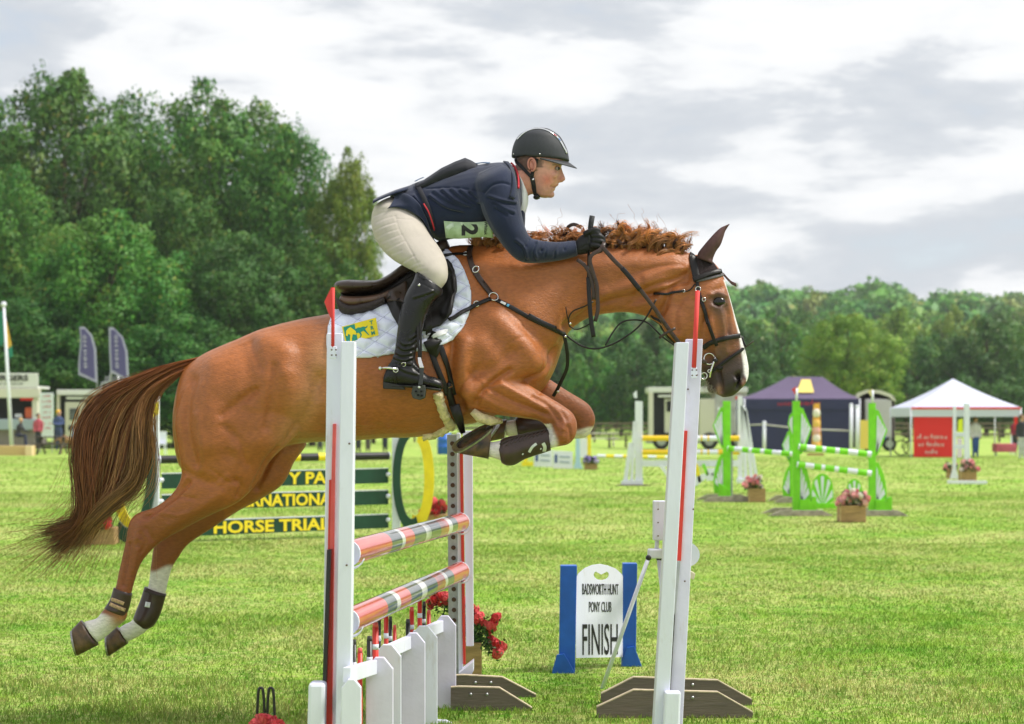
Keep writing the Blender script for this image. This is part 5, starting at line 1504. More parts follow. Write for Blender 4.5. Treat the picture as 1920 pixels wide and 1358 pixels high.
card_px = np.array([(832, 414), (850, 416.5), (880, 416), (914, 414), (919, 424), (923, 440), (900, 445), (870, 447), (841, 446), (835, 430)], float)
_cols = np.linspace(832, 922, 24)
_dep = np.array([min(JS.hit(min(x, 896), y)[0].y for y in (417, 423, 429)) for x in _cols]) - .014
for _ in range(6): _dep[1:-1] = (_dep[:-2] + 2 * _dep[1:-1] + _dep[2:]) / 4
rs = []
for i, x in enumerate(_cols):
    t = i / 23; y0 = 414.5 + 2.2 * math.sin(math.pi * t); y1 = 446.5 + 1.5 * math.sin(math.pi * t * 2)
    x0 = x - (2 if t > .5 else 0); sl = (4 * (1 - t) + 3 * t)
    rs.append([P(x, y0, _dep[i]), P(x + sl * .5, (y0 + y1) / 2, _dep[i] + .004), P(x + sl, y1, _dep[i] + .012), P(x + sl, y1, _dep[i] + .014), P(x + sl * .5, (y0 + y1) / 2, _dep[i] + .006), P(x, y0, _dep[i] + .002)])
card = MB().rings(rs).build('number_card', m_card, rider, smooth=True)
CS = Surf(card.data)
def on_card(px, py, off=.0025):
    l, n = CS.hit(px, py); return l + n * off, n
def on_cloth(o, surf, off=.0016):
    v, _n = get_v(o.data); pq = proj(v)
    set_v(o.data, np.array([(lambda h_: h_[0] + h_[1] * off)(surf.hit(*q)) for q in pq]))
c_, n_c = on_card(881, 431)
r_c = (on_card(881, 440)[0] - on_card(881, 421)[0]).normalized(); u_c = (on_card(893, 431)[0] - on_card(868, 431)[0]).normalized()   # the card hangs sideways: the digit reads downwards
on_cloth(place_text('2', m_ink, card, c_ + n_c * .003, r_c, u_c, .098, sx=1.05, bold=.004), CS)
c2, n2 = on_card(911, 428); on_cloth(place_text('Whitak', m_ink, card, c2 + n2 * .002, r_c, u_c, .020, bold=.0004), CS)
jstrap('card_motif', [(838, 430), (845, 423), (851, 422)], .020, .001, mat('card_pale', (.55, .66, .52), rough=.6), .001, CS, card)
jstrap('card_motif', [(863, 419), (868, 421)], .012, .001, mat('card_pale', (.55, .66, .52), rough=.6), .001, CS, card)

# ---- boots
def riding_boot(s):
    bt = MB(); dy = s * .340
    body_loft(bt, [(781, 509, 831, 543, .064, s * .315), (774, 528, 829, 553, .068, s * .325), (763, 547, 818, 563, .066, s * .333), (755, 566, 808, 577, .063, s * .338), (749, 592, 799, 597, .058, s * .340), (745, 620, 792, 622, .053, s * .340), (742, 645, 784, 647, .047, s * .340),
                   (739, 664, 779, 668, .044, s * .340), (732, 680, 782, 683, .044, s * .340)], 5, 26)
    body_loft(bt, [(718, 724, 720, 703, .030, dy), (721, 726, 730, 682, .037, dy), (735, 727, 748, 674, .042, dy), (752, 727, 774, 675, .043, dy), (772, 727, 789, 692, .043, dy), (792, 727, 802, 704, .045, dy), (812, 730, 815, 707, .044, dy), (825, 732, 828, 714, .034, dy), (831, 728, 831, 721, .014, dy)], 5, 24)
    me = fuse(bt, .0045, 3)
    v, n = get_v(me)
    CR = []
    for pts in ([(746, 640), (756, 650), (772, 648), (782, 640)], [(743, 652), (758, 660), (776, 656)], [(740, 664), (752, 670), (770, 668)], [(738, 674), (756, 680), (772, 676)], [(780, 632), (770, 640)], [(776, 562), (796, 556), (812, 550)],
                [(742, 690), (760, 700), (782, 706)], [(776, 690), (784, 698)]):
        CR.append((pts, 2.3, -.0050)); CR.append(([(a, b - 4.5) for a, b in pts], 2.6, .0050))
    CR += [([(775, 527), (795, 534), (826, 551)], 1.2, -.002)]
    set_v(me, sculpt(v, n, CR, both=True))
    o = link('boot', me, m_bootl, rider); shade(o)
    sl = MB(); body_loft(sl, [(720, 721, 720, 727, .030, dy), (745, 722, 745, 727, .040, dy), (780, 722, 780, 728, .042, dy), (812, 726, 812, 732, .043, dy), (828, 728, 826, 734, .028, dy)], 4, 16); sl.build('sole', m_sole, o, smooth=True)
    hl = MB(); hl.prism([P(718, 716, D0 + dy - .034), P(756, 723, D0 + dy - .036), P(759, 731, D0 + dy - .036), P(718, 729, D0 + dy - .034)], (0, 0, 0), (0, .07, 0)); hl.build('heel', m_sole, o, bevel=.003)
    return o, me
boot_n, boot_me = riding_boot(-1)
boot_f, _ = riding_boot(1)
BS = Surf(boot_me)
jstrap('boot_top_tab', [(783, 517), (790, 520), (797, 524)], .010, .003, m_bootl, .001, BS, boot_n)
l, n = BS.hit(786, 535); MB().ball(l, .007, 8, 6).build('boot_button', m_steel, boot_n, smooth=True)
spur = MB(); spur.tube([P(745, 693, D0 - .392), P(732, 690.5, D0 - .392), P(722, 690, D0 - .375), P(712, 691, D0 - .360)], [.006, .006, .005, .004], 8); spur.ball(P(713, 691, D0 - .360), .009, 10, 8); spur.torus(P(742, 694, D0 - .392), (0, 1, 0), .010, .0025)
spur.build('spur', m_steel, rider, smooth=True)
jstrap('spur_strap', [(742, 693), (750, 687), (760, 682), (772, 684)], .011, .004, m_lea, .002, BS, rider)
jstrap('spur_strap', [(741, 697), (741, 708), (742, 720)], .010, .004, m_lea, .002, BS, rider)
l, n = BS.hit(757, 683); MB().torus(l + n * .005, n, .009, .0022).build('spur_buckle', m_steel, rider, smooth=True)

# ---- helmet
hel = MB()
body_loft(hel, [(1000, 240, 1030, 242, .03, 0), (978, 250, 1048, 254, .080, 0), (967, 262, 1057, 267, .094, 0), (961, 277, 1064, 282, .100, 0, 2.2, 2), (959, 291, 1067, 297, .100, 0, 2.2, 2.0), (959, 296, 1068, 303, .098, 0, 2.2, 2.0)], 5, 36)
hel_me = fuse(hel, .005, 6)
v_, n_ = get_v(hel_me); pp = proj(v_)
# lower rim: cut up over the ear, lower at nape and temple
rim = np.interp(pp[:, 0], [955, 962, 970, 984, 997, 1010, 1033, 1057, 1072], [297, 298, 296.5, 291, 294, 298.5, 303.5, 309, 312])
lowz = CAMH - (rim - HYP) / FPX * v_[:, 1]
v_[:, 2] = np.maximum(v_[:, 2], lowz); set_v(hel_me, v_)
helmet = link('helmet', hel_me, m_helm, rider); shade(helmet)
bk = MB(); rs = []
for t in np.linspace(-1, 1, 33):
    a = t * 1.52
    xr = 1011 + 55.5 * math.cos(a); yr = math.sin(a) * .1005
    ext = max(0.0, math.cos(a)) ** .8
    x1 = xr + 15 * ext
    y0_ = 296.5 + (xr - 1010) * .255; y1 = 296.5 + (x1 - 1010) * .272
    dp0, dp1 = D0 + yr * .985, D0 + yr * (1 + .05 * ext)
    rs.append([P(xr - 1.5, y0_ - 7 * ext - .6, dp0), P((xr + x1) / 2, (y0_ + y1) / 2 - 3.4 * ext - .5, (dp0 + dp1) / 2), P(x1, y1 - 1.0, dp1), P(x1, y1 + .9, dp1), P(xr - 2, y0_ + 1.2, dp0)])
bk.rings(rs); bk.build('peak', m_helm, helmet, smooth=True)
HES = Surf(hel_me)
for s in (0,):
    pts = [(970, 262), (982, 250), (998, 243), (1015, 242), (1032, 248), (1046, 259), (1055, 273), (1060, 283), (1066, 286.5)]
    jstrap('trim', pts, .013, .003, mat('helmet_silver', (.68, .68, .70), rough=.25, metal=.8), .001, HES, helmet, far=True)
    jstrap('trim_mark', [(1037, 252), (1043, 256.5)], .006, .004, m_red, .001, HES, helmet, far=True)
    jstrap('trim_mark', [(1046, 260), (1050, 265)], .006, .004, mat('blue_mark2', (.03, .16, .50), rough=.4), .001, HES, helmet, far=True)
for x, y in ((1012, 289), (963, 289)):
    l, n = HES.hit(x, y); MB().ball(l, .004, 8, 6).build('rivet', m_steel, helmet, smooth=True)
FSF = Surf(body_me, hel_me)
def fstrap(name, pts, w): jstrap(name, pts, w, .004, mat('harness_black', (.010, .010, .011), rough=.7, bump=.0006, bscale=400), .003, FSF, helmet, far=True)
fstrap('harness_strap', [(966, 300), (978, 313), (988, 324), (996, 332)], .015)
fstrap('harness_strap', [(1007, 298), (1003, 312), (999, 323), (997, 333)], .016)
fstrap('chin_strap', [(997, 333), (1000, 346), (1003, 358), (1008, 371)], .020)
l, n = FSF.hit(998, 336); MB().box(l + n * .004, (.014, .006, .010)).build('harness_buckle', m_steel, helmet, bevel=.001)
MB().ball(P(1006, 370, D0 - .01), (.016, .040, .011), 12, 8).build('chin_cup', mat('harness_black', (.010, .010, .011), rough=.7), helmet, smooth=True)

# ---- gloved hands, fingers closed on the reins
def hand(s):
    hb_ = MB(); y0 = s * .105
    body_loft(hb_, [(1076, 456, 1080, 478, .020, y0), (1086, 445, 1088, 478, .026, y0), (1098, 436, 1101, 476, .030, y0), (1110, 432, 1114, 472, .030, y0), (1119, 434, 1122, 466, .026, y0), (1124, 438, 1126, 460, .016, y0)], 4, 18)
    # four fingers wrap from the knuckles down and back under the palm
    for i, (kx, ky, ln) in enumerate(((1117, 436, 1.0), (1123, 443, 1.05), (1124, 452, 1.0), (1120, 461, .86))):
        dpt = [y0 - .030, y0 - .046, y0 - .042, y0 - .026]
        pts = [(kx - 12, ky - 1, dpt[0]), (kx + 1, ky, dpt[1] + .012), (kx + 8 * ln, ky + 5, dpt[1] + .022), (kx + 7 * ln, ky + 11 * ln, dpt[2] + .016), (kx - 2, ky + 14 * ln, dpt[3])]
        q = crom(np.array(pts, float), 4); hb_.tube([P(a, b, D0 + c) for a, b, c in q], [.0125 - .003 * k / len(q) for k in range(len(q))], 10)
        hb_.ball(P(*q[0][:2], D0 + q[0][2]), .011, 8, 6); hb_.ball(P(*q[-1][:2], D0 + q[-1][2]), .0095, 8, 6)
    th = crom(np.array([(1096, 440, y0 - .02), (1106, 434, y0 - .035), (1116, 430, y0 - .036), (1125, 433, y0 - .028)], float), 4)
    hb_.tube([P(a, b, D0 + c) for a, b, c in th], [.0145, .0145, .014, .0135, .013, .0125, .012, .0115, .011, .0105, .010, .0095, .009], 10)
    me = fuse(hb_, .0032, 3)
    v, n = get_v(me)
    me_s = sculpt(v, n, [([(1078, 452), (1092, 440), (1100, 444), (1104, 454)], 1.2, -.002), ([(1090, 466), (1100, 460), (1110, 462)], 1.6, -.0022), ([(1088, 472), (1100, 470)], 1.6, -.002)]); set_v(me, me_s)
    o = link('glove', me, m_glove, rider); shade(o); return o
hand(-1); hand(1)
cu = MB(); cu.tube([P(1081, 451, D0 - .105), P(1081.5, 480, D0 - .105)], .004, 8); 
# ---- riding crop, stirrups
crop = thing('riding_crop', 'black riding crop held upright in the gloved hand', 'whip', P(1104, 450, D0 - .13))
cp = MB(); cp.tube([P(1110.5, 405, D0 - .125), P(1108, 420, D0 - .125), P(1106, 440, D0 - .125), P(1104, 470, D0 - .125)], [.0125, .0125, .0115, .010], 12); cp.build('grip', mat('crop_grip', (.018, .02, .022), rough=.7, bump=.002, bscale=120), crop, smooth=True)
cp = MB(); cp.tube([P(1104, 470, D0 - .125), P(1102.5, 520, D0 - .15), P(1104, 570, D0 - .16)], [.006, .0055, .005], 8); cp.build('shaft', m_lea, crop, smooth=True)
hang('flap', [(1103, 520, -.165), (1105, 560, -.168), (1108, 600, -.165), (1113, 632, -.16)], .020, .004, crop, m_lea)
for s in (-1, 1):
    stir = thing('stirrup', 'steel and black stirrup iron %s' % ('under the rider\'s near black boot' if s < 0 else 'on the far side of the saddle'), 'stirrup', P(788, 740, D0 + s * .39))
    dd = s * .392
    for off in (0, 5):
        hang('stirrup_leather', [(783 + off, 560, dd * .90), (783 + off, 600, dd * .96), (784 + off, 640, dd), (786 + off * .6, 672, dd)], .010, .004, stir, m_lea, (0, s, 0))
    q = MB()
    q.rings([[P(a - w, b, D0 + dd - s * .006), P(a + w, b, D0 + dd - s * .006), P(a + w, b, D0 + dd + s * .008), P(a - w, b, D0 + dd + s * .008)] for a, b, w in ((786, 670, 3), (788, 680, 4), (791, 690, 4.2))]); q.build('arm_top', m_steel, stir, bevel=.002)
    q = MB(); q.rings([[P(a - w, b, D0 + dd - s * .006), P(a + w, b, D0 + dd - s * .006), P(a + w, b, D0 + dd + s * .008), P(a - w, b, D0 + dd + s * .008)] for a, b, w in ((791, 690, 4.2), (790, 710, 3.6), (788, 722, 4.5))]); q.build('arm', mat('stirrup_black', (.03, .032, .035), rough=.4), stir, bevel=.002)
    q = MB(); q.prism([P(774, 724, D0 + dd), P(797, 722, D0 + dd), P(798, 733, D0 + dd), P(796, 746, D0 + dd), P(786, 750, D0 + dd), P(774, 747, D0 + dd), P(771, 738, D0 + dd)], (0, 0, 0), (0, -s * .085, 0)); q.build('tread', mat('stirrup_tread', (.05, .052, .045), rough=.7, bump=.003, bscale=90), stir, bevel=.003)
    MB().ball(P(786, 726, D0 + dd + s * .002), .006, 8, 6).build('stirrup_bolt', m_white_lea, stir, smooth=True)
    for (x, y) in ((780, 734), (790, 734), (784, 741), (791, 742)):
        MB().box(P(x, y, D0 + dd + s * .001), (.010, .008, .008)).build('tread_slot', mat('slot_black', (.004, .004, .004), rough=.9), stir)
# ================================================================== the jump being cleared
m_wp = mat('white_paint', (.75, .765, .90), rough=.45, spec=.4, noise=.05, nscale=8, bump=.0006, bscale=60, rnoise=.1, stretch=(1, 1, .25))
def dirty(m, c=(.42, .36, .27), lo=.60, hi=.78, scale=(5, 5, 1.3), amt=.55):
    """Splashes and scuffs over paint."""
    n, l = m.node_tree.nodes, m.node_tree.links; bs = n['Principled BSDF']; src = bs.inputs['Base Color'].links[0].from_socket
    tc = n.new('ShaderNodeTexCoord'); mp = n.new('ShaderNodeMapping'); mp.inputs['Scale'].default_value = scale; l.new(tc.outputs['Object'], mp.inputs[0])
    t = tnoise(n, l, mp.outputs[0], 3.0, 8, .68)
    l.new(mixc(n, l, src, c, ramp(n, l, t, [(lo, (0, 0, 0)), (hi, (amt, amt, amt))])), bs.inputs['Base Color']); return m
dirty(m_wp)
m_wp_shaded = mat('white_paint_shaded', (.70, .67, .84), rough=.5, noise=.06, nscale=9, bump=.0006, bscale=60)  # dimmer lilac copy of the white paint: shade put into the colour
dirty(m_wp_shaded)
m_rp = mat('red_paint', (.62, .035, .022), rough=.4, noise=.12, nscale=14, bump=.0005, bscale=80)
m_rlt = mat('faded_red_paint', (.72, .10, .09), rough=.45, noise=.1, nscale=14)
m_kp = mat('black_paint', (.014, .014, .015), rough=.35, noise=.2, nscale=20)
m_wood = mat('weathered_board', (.19, .155, .125), rough=.85, noise=.35, nscale=16, bump=.003, bscale=30, stretch=(.35, 1, 3), col2=(.11, .085, .07))
m_woodtop = mat('board_edge', (.52, .43, .30), rough=.85, noise=.25, nscale=30)
m_galv = mat('galvanised', (.40, .41, .42), rough=.45, metal=.75, noise=.15, nscale=40)
m_hole = mat('rusty_hole', (.10, .055, .035), rough=.9)
m_flag = mat('red_flag_cloth', (.68, .05, .045), rough=.7)
m_grey = mat('grey_plastic', (.36, .37, .38), rough=.5, noise=.1)

def lean_prism(mb, corners_top, corners_bot):
    """Hexahedron from 4 top and 4 bottom points."""
    vs = list(corners_top) + list(corners_bot)
    mb.add(vs, [(0, 1, 2, 3), (7, 6, 5, 4), (0, 4, 5, 1), (1, 5, 6, 2), (2, 6, 7, 3), (3, 7, 4, 0)])
def plank(x0t, x1t, yt, x0b, x1b, yb, d, thick, name, m, parent, bevel=.003):
    """Upright plank seen between photo columns x0..x1, at depth d, its thickness running away."""
    mb = MB(); b = Vector((0, thick, 0))
    t = [P(x0t, yt, d), P(x1t, yt, d)]; o = [P(x0b, yb, d), P(x1b, yb, d)]
    lean_prism(mb, [t[0], t[1], t[1] + b, t[0] + b], [o[0], o[1], o[1] + b, o[0] + b])
    return mb.build(name, m, parent, bevel=bevel)
def gy(d): return HYP + FPX * CAMH / d           # photo row of the ground at depth d
def flag_on(parent, base, top, poly, d):
    MB().tube([P(*base, d), P(*top, d)], .0065, 8).build('flag_stick', m_flag, parent, smooth=True)
    if poly:
        fm = MB(); n = 8; rs = []
        fm.prism([P(x, y, d - .002) for x, y in poly], (0, 0, 0), (0, .006, 0)); fm.build('flag', m_flag, parent)
    br = MB(); br.box(P(base[0] + 1, base[1] + 9, d + .004), (.026, .02, .045)); br.build('flag_bracket', m_wp, parent, bevel=.002)
    for dx, dy in ((-3, 4), (5, 4), (-3, 14), (5, 14)):
        MB().ball(P(base[0] + 1 + dx, base[1] + dy, d - .006), .0035, 6, 5).build('screw', m_hole, parent)

# near upright on the left, depth 7.2
sl = thing('jump_stand', 'white jump upright with a red flag in front of the saddle pad', 'jump stand', P(625, gy(7.2), 7.2), 'white uprights of the jump')
plank(613, 642, 625, 603, 634, gy(7.25), 7.25, .03, 'back_plank', m_wp, sl)
plank(640, 665, 640, 627, 655, gy(7.14), 7.14, .09, 'side_plank', m_wp, sl)
plank(624, 630, 795, 618, 625, 1030, 7.235, .02, 'red_strip', m_rlt, sl, .001)
plank(617, 628, 900, 606, 621, gy(7.23), 7.24, .012, 'red_strip', m_rp, sl, .001)
plank(613, 620, 1031, 604.5, 612, 1280, 7.20, .04, 'cup_track', m_kp, sl, .002)
plank(578, 609, 1282, 572, 604, gy(7.1), 7.12, .10, 'foot_block', m_wp, sl, .012)
flag_on(sl, (624, 652), (624.5, 540), [(621, 539), (627, 539), (625.5, 607), (616, 588), (608, 566)], 7.2)
for x, y in ((655, 832), (650, 1060), (646, 1300)): MB().ball(P(x, y, 7.135), .004, 6, 5).build('nail', m_hole, sl)

# near upright on the right, depth 8.0
sr = thing('jump_stand', 'white leaning jump upright in front of the horse head', 'jump stand', P(1255, gy(8.0), 8.0), 'white uprights of the jump')
plank(1286, 1318, 636, 1247, 1277, gy(8.04), 8.04, .03, 'back_plank', m_wp_shaded, sr)
plank(1268, 1292, 642, 1222, 1249, gy(7.95), 7.95, .10, 'side_plank', m_wp, sr)
plank(1279, 1289, 808, 1266, 1277, 1052, 8.03, .012, 'red_strip', m_rp, sr, .001)
plank(1265, 1276, 1052, 1256, 1267, 1152, 8.025, .015, 'rubber_strip', m_grey, sr, .001)
plank(1257, 1266, 1152, 1247, 1257, 1300, 8.02, .02, 'cup_track', m_kp, sr, .002)
plank(1247, 1277, 1298, 1240, 1272, gy(7.98), 7.90, .06, 'foot_block', m_wp, sr, .008)
flag_on(sr, (1300, 690), (1308, 545), None, 8.0)
MB().tube([P(1308, 546, 8.0), P(1301, 690, 8.0)], .010, 10).build('rolled_flag', m_flag, sr, smooth=True)
for x, y in ((1307, 703), (1300, 955), (1284, 1090), (1290, 730)): MB().ball(P(x, y, 8.03), .004, 6, 5).build('nail', m_hole, sr)
def foot_board(name, pts, d, yb, parent):
    """Trapezium board on edge; pts: outline of the top from left to right in photo pixels."""
    mb = MB(); poly = [P(x, y, d) for x, y in pts] + [P(pts[-1][0], yb, d), P(pts[0][0], yb, d)]
    mb.prism(poly, (0, 0, 0), (0, .035, 0)); o = mb.build(name, m_wood, parent)
    e = MB()
    for a, b in zip(pts[:-1], pts[1:]):
        A, B = P(*a, d), P(*b, d); e.add([A + Vector((0, -.001, .002)), B + Vector((0, -.001, .002)), B + Vector((0, .036, .002)), A + Vector((0, .036, .002)), A + Vector((0, -.001, -.003)), B + Vector((0, -.001, -.003)), B + Vector((0, .036, -.003)), A + Vector((0, .036, -.003))],
              [(0, 1, 2, 3), (7, 6, 5, 4), (0, 4, 5, 1), (1, 5, 6, 2), (2, 6, 7, 3), (3, 7, 4, 0)])
    e.build('board_edge', m_woodtop, o)
    for fx in (.3, .7):
        x = pts[1][0] * (1 - fx) + pts[2][0] * fx; MB().ball(P(x, pts[1][1] + 14, d - .002), .008, 8, 6).build('bolt', m_galv, o)
    return o
foot_board('foot_board', [(1127, 1301), (1188, 1270), (1346, 1276), (1410, 1312)], 9.45, gy(9.45), sr)
foot_board('foot_board', [(1119, 1326), (1188, 1294), (1346, 1298), (1412, 1336)], 9.05, gy(9.05), sr)

# far upright on the left, depth 9.900
sf = thing('jump_stand', 'white drilled jump upright at the far end of the striped poles', 'jump stand', P(865, gy(9.900), 9.900), 'white uprights of the jump')
plank(838, 858, 815, 842, 862, gy(9.900), 9.900, .04, 'drilled_plank', m_galv, sf)
plank(856, 863, 812, 860, 868, gy(9.900), 9.870, .08, 'front_plank', m_wp, sf)
plank(862, 868, 850, 868, 873, 1246, 9.860, .03, 'red_strip', m_rp, sf, .001)
plank(868, 886, 808, 874, 888, 1212, 9.940, .03, 'side_plank', m_wp, sf)
for k in range(19):
    y = 832 + k * 19.5
    MB().tube([P(848 + k * .2, y, 9.892), P(848 + k * .2, y, 9.910)], .012, 10).build('peg_hole', m_hole, sf)
mbk = MB(); mbk.prism([P(860, 1262, 9.800), P(888, 1240, 9.800), P(888, 1258, 9.800), P(872, 1287, 9.800), P(860, 1287, 9.800)], (0, 0, 0), (0, .12, 0)); mbk.build('foot_bracket', m_wp, sf, bevel=.003)
foot_board('foot_board', [(850, 1267), (870, 1266), (942, 1270), (1005, 1303)], 9.73, gy(9.73), sf)
foot_board('foot_board', [(845, 1289), (860, 1288), (936, 1290), (998, 1328)], 9.28, gy(9.28), sf)

# striped poles resting on cups
def on_line(A, B, px):
    """Parameter along A-B that projects to photo column px."""
    lo, hi = 0., 1.
    for _ in range(40):
        mid = (lo + hi) / 2; q = A.lerp(B, mid)
        if CXP + FPX * q.x / q.y < px: lo = mid
        else: hi = mid
    return (lo + hi) / 2
def weathered(name, c1, c2):
    return mat(name, c1, rough=.30, spec=.6, noise=.08, nscale=3, col2=c2, stretch=(16, .6, 16), coat=1.0, detail=1.5)
m_pr = weathered('pole_red', (.66, .060, .040), (.62, .085, .055)); m_pk = weathered('pole_grey', (.055, .066, .060), (.08, .092, .08)); m_pw = weathered('pole_white', (.78, .77, .75), (.68, .68, .66))
def striped_pole(name, label, A, B, r, bands, mats, group, closed=True, cat='pole'):
    root = thing(name, label, cat, A, group)
    L = (B - A)
    for t0, t1, mi in bands:
        a, b = A + L * t0, A + L * t1
        MB().tube([a, a.lerp(b, .5), b], r, 24, cap=False).build('band', mats[mi], root, smooth=True)
    for s, q in ((-1, A), (1, B)):
        MB().tube([q, q + L.normalized() * s * .012], r * 1.04, 20).build('end_cap', m_wp if cat != 'x' else mats[0], root)
    return root
for lab, a, b, xs, seq in (
    ('upper red, black and white pole of the jump', (652, 1038), (862, 980), (672, 714, 734, 740, 758, 780, 790, 809, 824, 831, 841), 'rkwrkwkrwkr'),
    ('lower red, black and white pole of the jump', (650, 1166), (862, 1072), (666, 706, 724, 731, 751, 772, 782, 802, 817, 822, 834), 'rkwrkwkrwkr')):
    A, B = P(a[0], a[1], 7.3), P(b[0], b[1], 9.82)
    ts = [0.0] + [on_line(A, B, x) for x in xs[1:]] + [1.0]
    seqs = [{'r': 0, 'k': 1, 'w': 2}[c] for c in seq]
    root = striped_pole('striped_pole', lab, A, B, .049, [(ts[i], ts[i + 1], seqs[i]) for i in range(len(seqs))], (m_pr, m_pk, m_pw), 'striped poles of the jump')
for (a, d) in (((657, 1062), 7.28), ((655, 1190), 7.28)):
    cup = MB(); rs = []
    for t in np.linspace(-1.2, 1.2, 9): rs.append([P(a[0], a[1], d) + Vector((.055 * math.sin(t) + q[0], q[1], -.055 * math.cos(t) + .05 + q[2])) for q in ((0, -.02, 0), (0, .03, 0), (0, .03, -.008), (0, -.02, -.008))])
    cup.rings(rs); tag(cup.build('pole_cup', m_wp, bevel=.001), 'white cup holding the near end of the %s striped pole' % ('upper' if a[1] < 1100 else 'lower'), 'pole cup', 'pole cups')
for (a, d) in (((866, 998), 9.8), ((866, 1089), 9.8)):
    cup = MB(); rs = []
    for t in np.linspace(-1.2, 1.2, 9): rs.append([P(a[0], a[1], d) + Vector((.055 * math.sin(t) + q[0], q[1], -.055 * math.cos(t) + .05 + q[2])) for q in ((0, -.03, 0), (0, .02, 0), (0, .02, -.008), (0, -.03, -.008))])
    cup.rings(rs); tag(cup.build('pole_cup', m_wp, bevel=.001), 'white cup holding the far end of the %s striped pole' % ('upper' if a[1] < 1050 else 'lower'), 'pole cup', 'pole cups')
# rear pole: its near end looks out from behind the right upright
A, B = P(1290, 1040, 8.25), P(1262, 985, 11.6)
striped_pole('striped_pole', 'orange striped pole whose end peeps out behind the leaning upright', A, B, .048, [(0, .12, 2), (.12, .2, 0), (.2, .3, 2), (.3, .5, 0), (.5, .7, 1), (.7, 1, 0)], (m_pr, m_pk, m_pw), 'striped poles of the jump')
cup = MB(); cup.prism([P(1280, 1062, 8.2), P(1304, 1076, 8.2), P(1301, 1088, 8.2), P(1284, 1080, 8.2)], (0, 0, 0), (0, .05, 0)); tag(cup.build('pole_cup', mat('cream_cup', (.72, .64, .48), rough=.5), bevel=.002), 'cream cup under the orange striped pole', 'pole cup', 'pole cups')

# white stepped picket filler under the poles
pf = thing('picket_filler', 'white chamfered picket boards standing below the striped poles', 'jump filler', P(740, gy(8.2), 8.2))
for (x0, x1, yt, d, m) in ((640, 677, 1274, 7.0, m_wp), (686, 737, 1233, 7.62, m_wp_shaded), (700, 752, 1209, 8.05, m_wp), (752, 797, 1187, 8.52, m_wp_shaded), (768, 820, 1174, 8.85, m_wp), (812, 855, 1155, 9.35, m_wp_shaded)):
    w = x1 - x0; c = w * .34; yb = gy(d)
    poly = [P(x0, yb, d), P(x0, yt + c * 1.25, d), P(x0 + c, yt, d), P(x1 - c, yt, d), P(x1, yt + c * 1.25, d), P(x1, yb, d)]
    MB().prism(poly, (0, 0, 0), (0, .028, 0)).build('picket', m, pf, bevel=.003)
for (xa, ya, da, xb, yb_, db) in ((650, 1258, 7.03, 700, 1243, 7.62), (708, 1222, 8.08, 765, 1197, 8.52), (780, 1186, 8.88, 826, 1166, 9.35)):
    MB().beam(P(xa, ya + 8, da), P(xb, yb_ + 8, db), .03, .055).build('rail', m_wp, pf, bevel=.002)
for (x0, x1, yt, d) in ((856, 922, 1316, 9.3), (790, 882, 1349, 8.9)):
    yb = gy(d); MB().prism([P(x0, yb, d), P(x0, yt, d), P(x0 + (x1 - x0) * .5, yt + 2, d), P(x1, yt + 22, d), P(x1, yb + 3, d)], (0, 0, 0), (0, .03, 0)).build('foot', m_wp, pf, bevel=.003)
# red and black stakes of the rear filler
for i, (x, yt, w, col) in enumerate(((657, 1198, 8, 'r'), (664, 1199, 9, 'k'), (675, 1215, 10, 'r'), (693, 1193, 11, 'k'), (704, 1167, 12, 'r'), (711, 1150, 7, 'k'), (724, 1148, 9, 'r'), (732, 1156, 7, 'k'), (740, 1172, 7, 'r'), (765, 1161, 9, 'k'), (772, 1138, 9, 'r'), (787, 1114, 9, 'r'), (795, 1128, 7, 'k'), (804, 1144, 8, 'r'))):
    ztop = .60 + .06 * math.sin(i * 2.1)
    d = float(np.interp(x, [650, 700, 720, 760, 790, 810], [7.3, 7.9, 8.3, 8.9, 9.25, 9.5])); q = P(x, yt, d)
    s = thing('stake', '%s stake of the low filler, %s' % ('red' if col == 'r' else 'black', ('nearest the white upright', 'second from the white upright', 'third from the white upright, short', 'bent over the first picket', 'thick one before the second picket', 'dark one under the lower pole', 'tall one touching the lower pole', 'behind the second picket rail', 'short one behind the second picket', 'just before the third picket', 'pale topped beside the third picket', 'tallest, reaching the lower pole near its far end', 'next to the tallest red one', 'beside the red roses')[i]), 'stake', (q.x, d, 0), 'red and black stakes of the filler')
    r = w / FPX * d / 2
    MB().tube([(q.x, d, 0), (q.x, d, q.z * .5), (q.x, d, q.z - .02)], r, 10).build('shaft', m_rp if col == 'r' else m_kp, s, smooth=True)
    MB().tube([(q.x, d, q.z - .02), (q.x, d, q.z)], [r, r * .8], 10).build('cap', m_rlt if col == 'r' else mat('dark_cap', (.05, .05, .055), rough=.5), s, smooth=True)
    MB().tube([(q.x, d, q.z * .80), (q.x, d, q.z * .84)], r * 1.05, 10).build('band', m_wp, s, smooth=True)

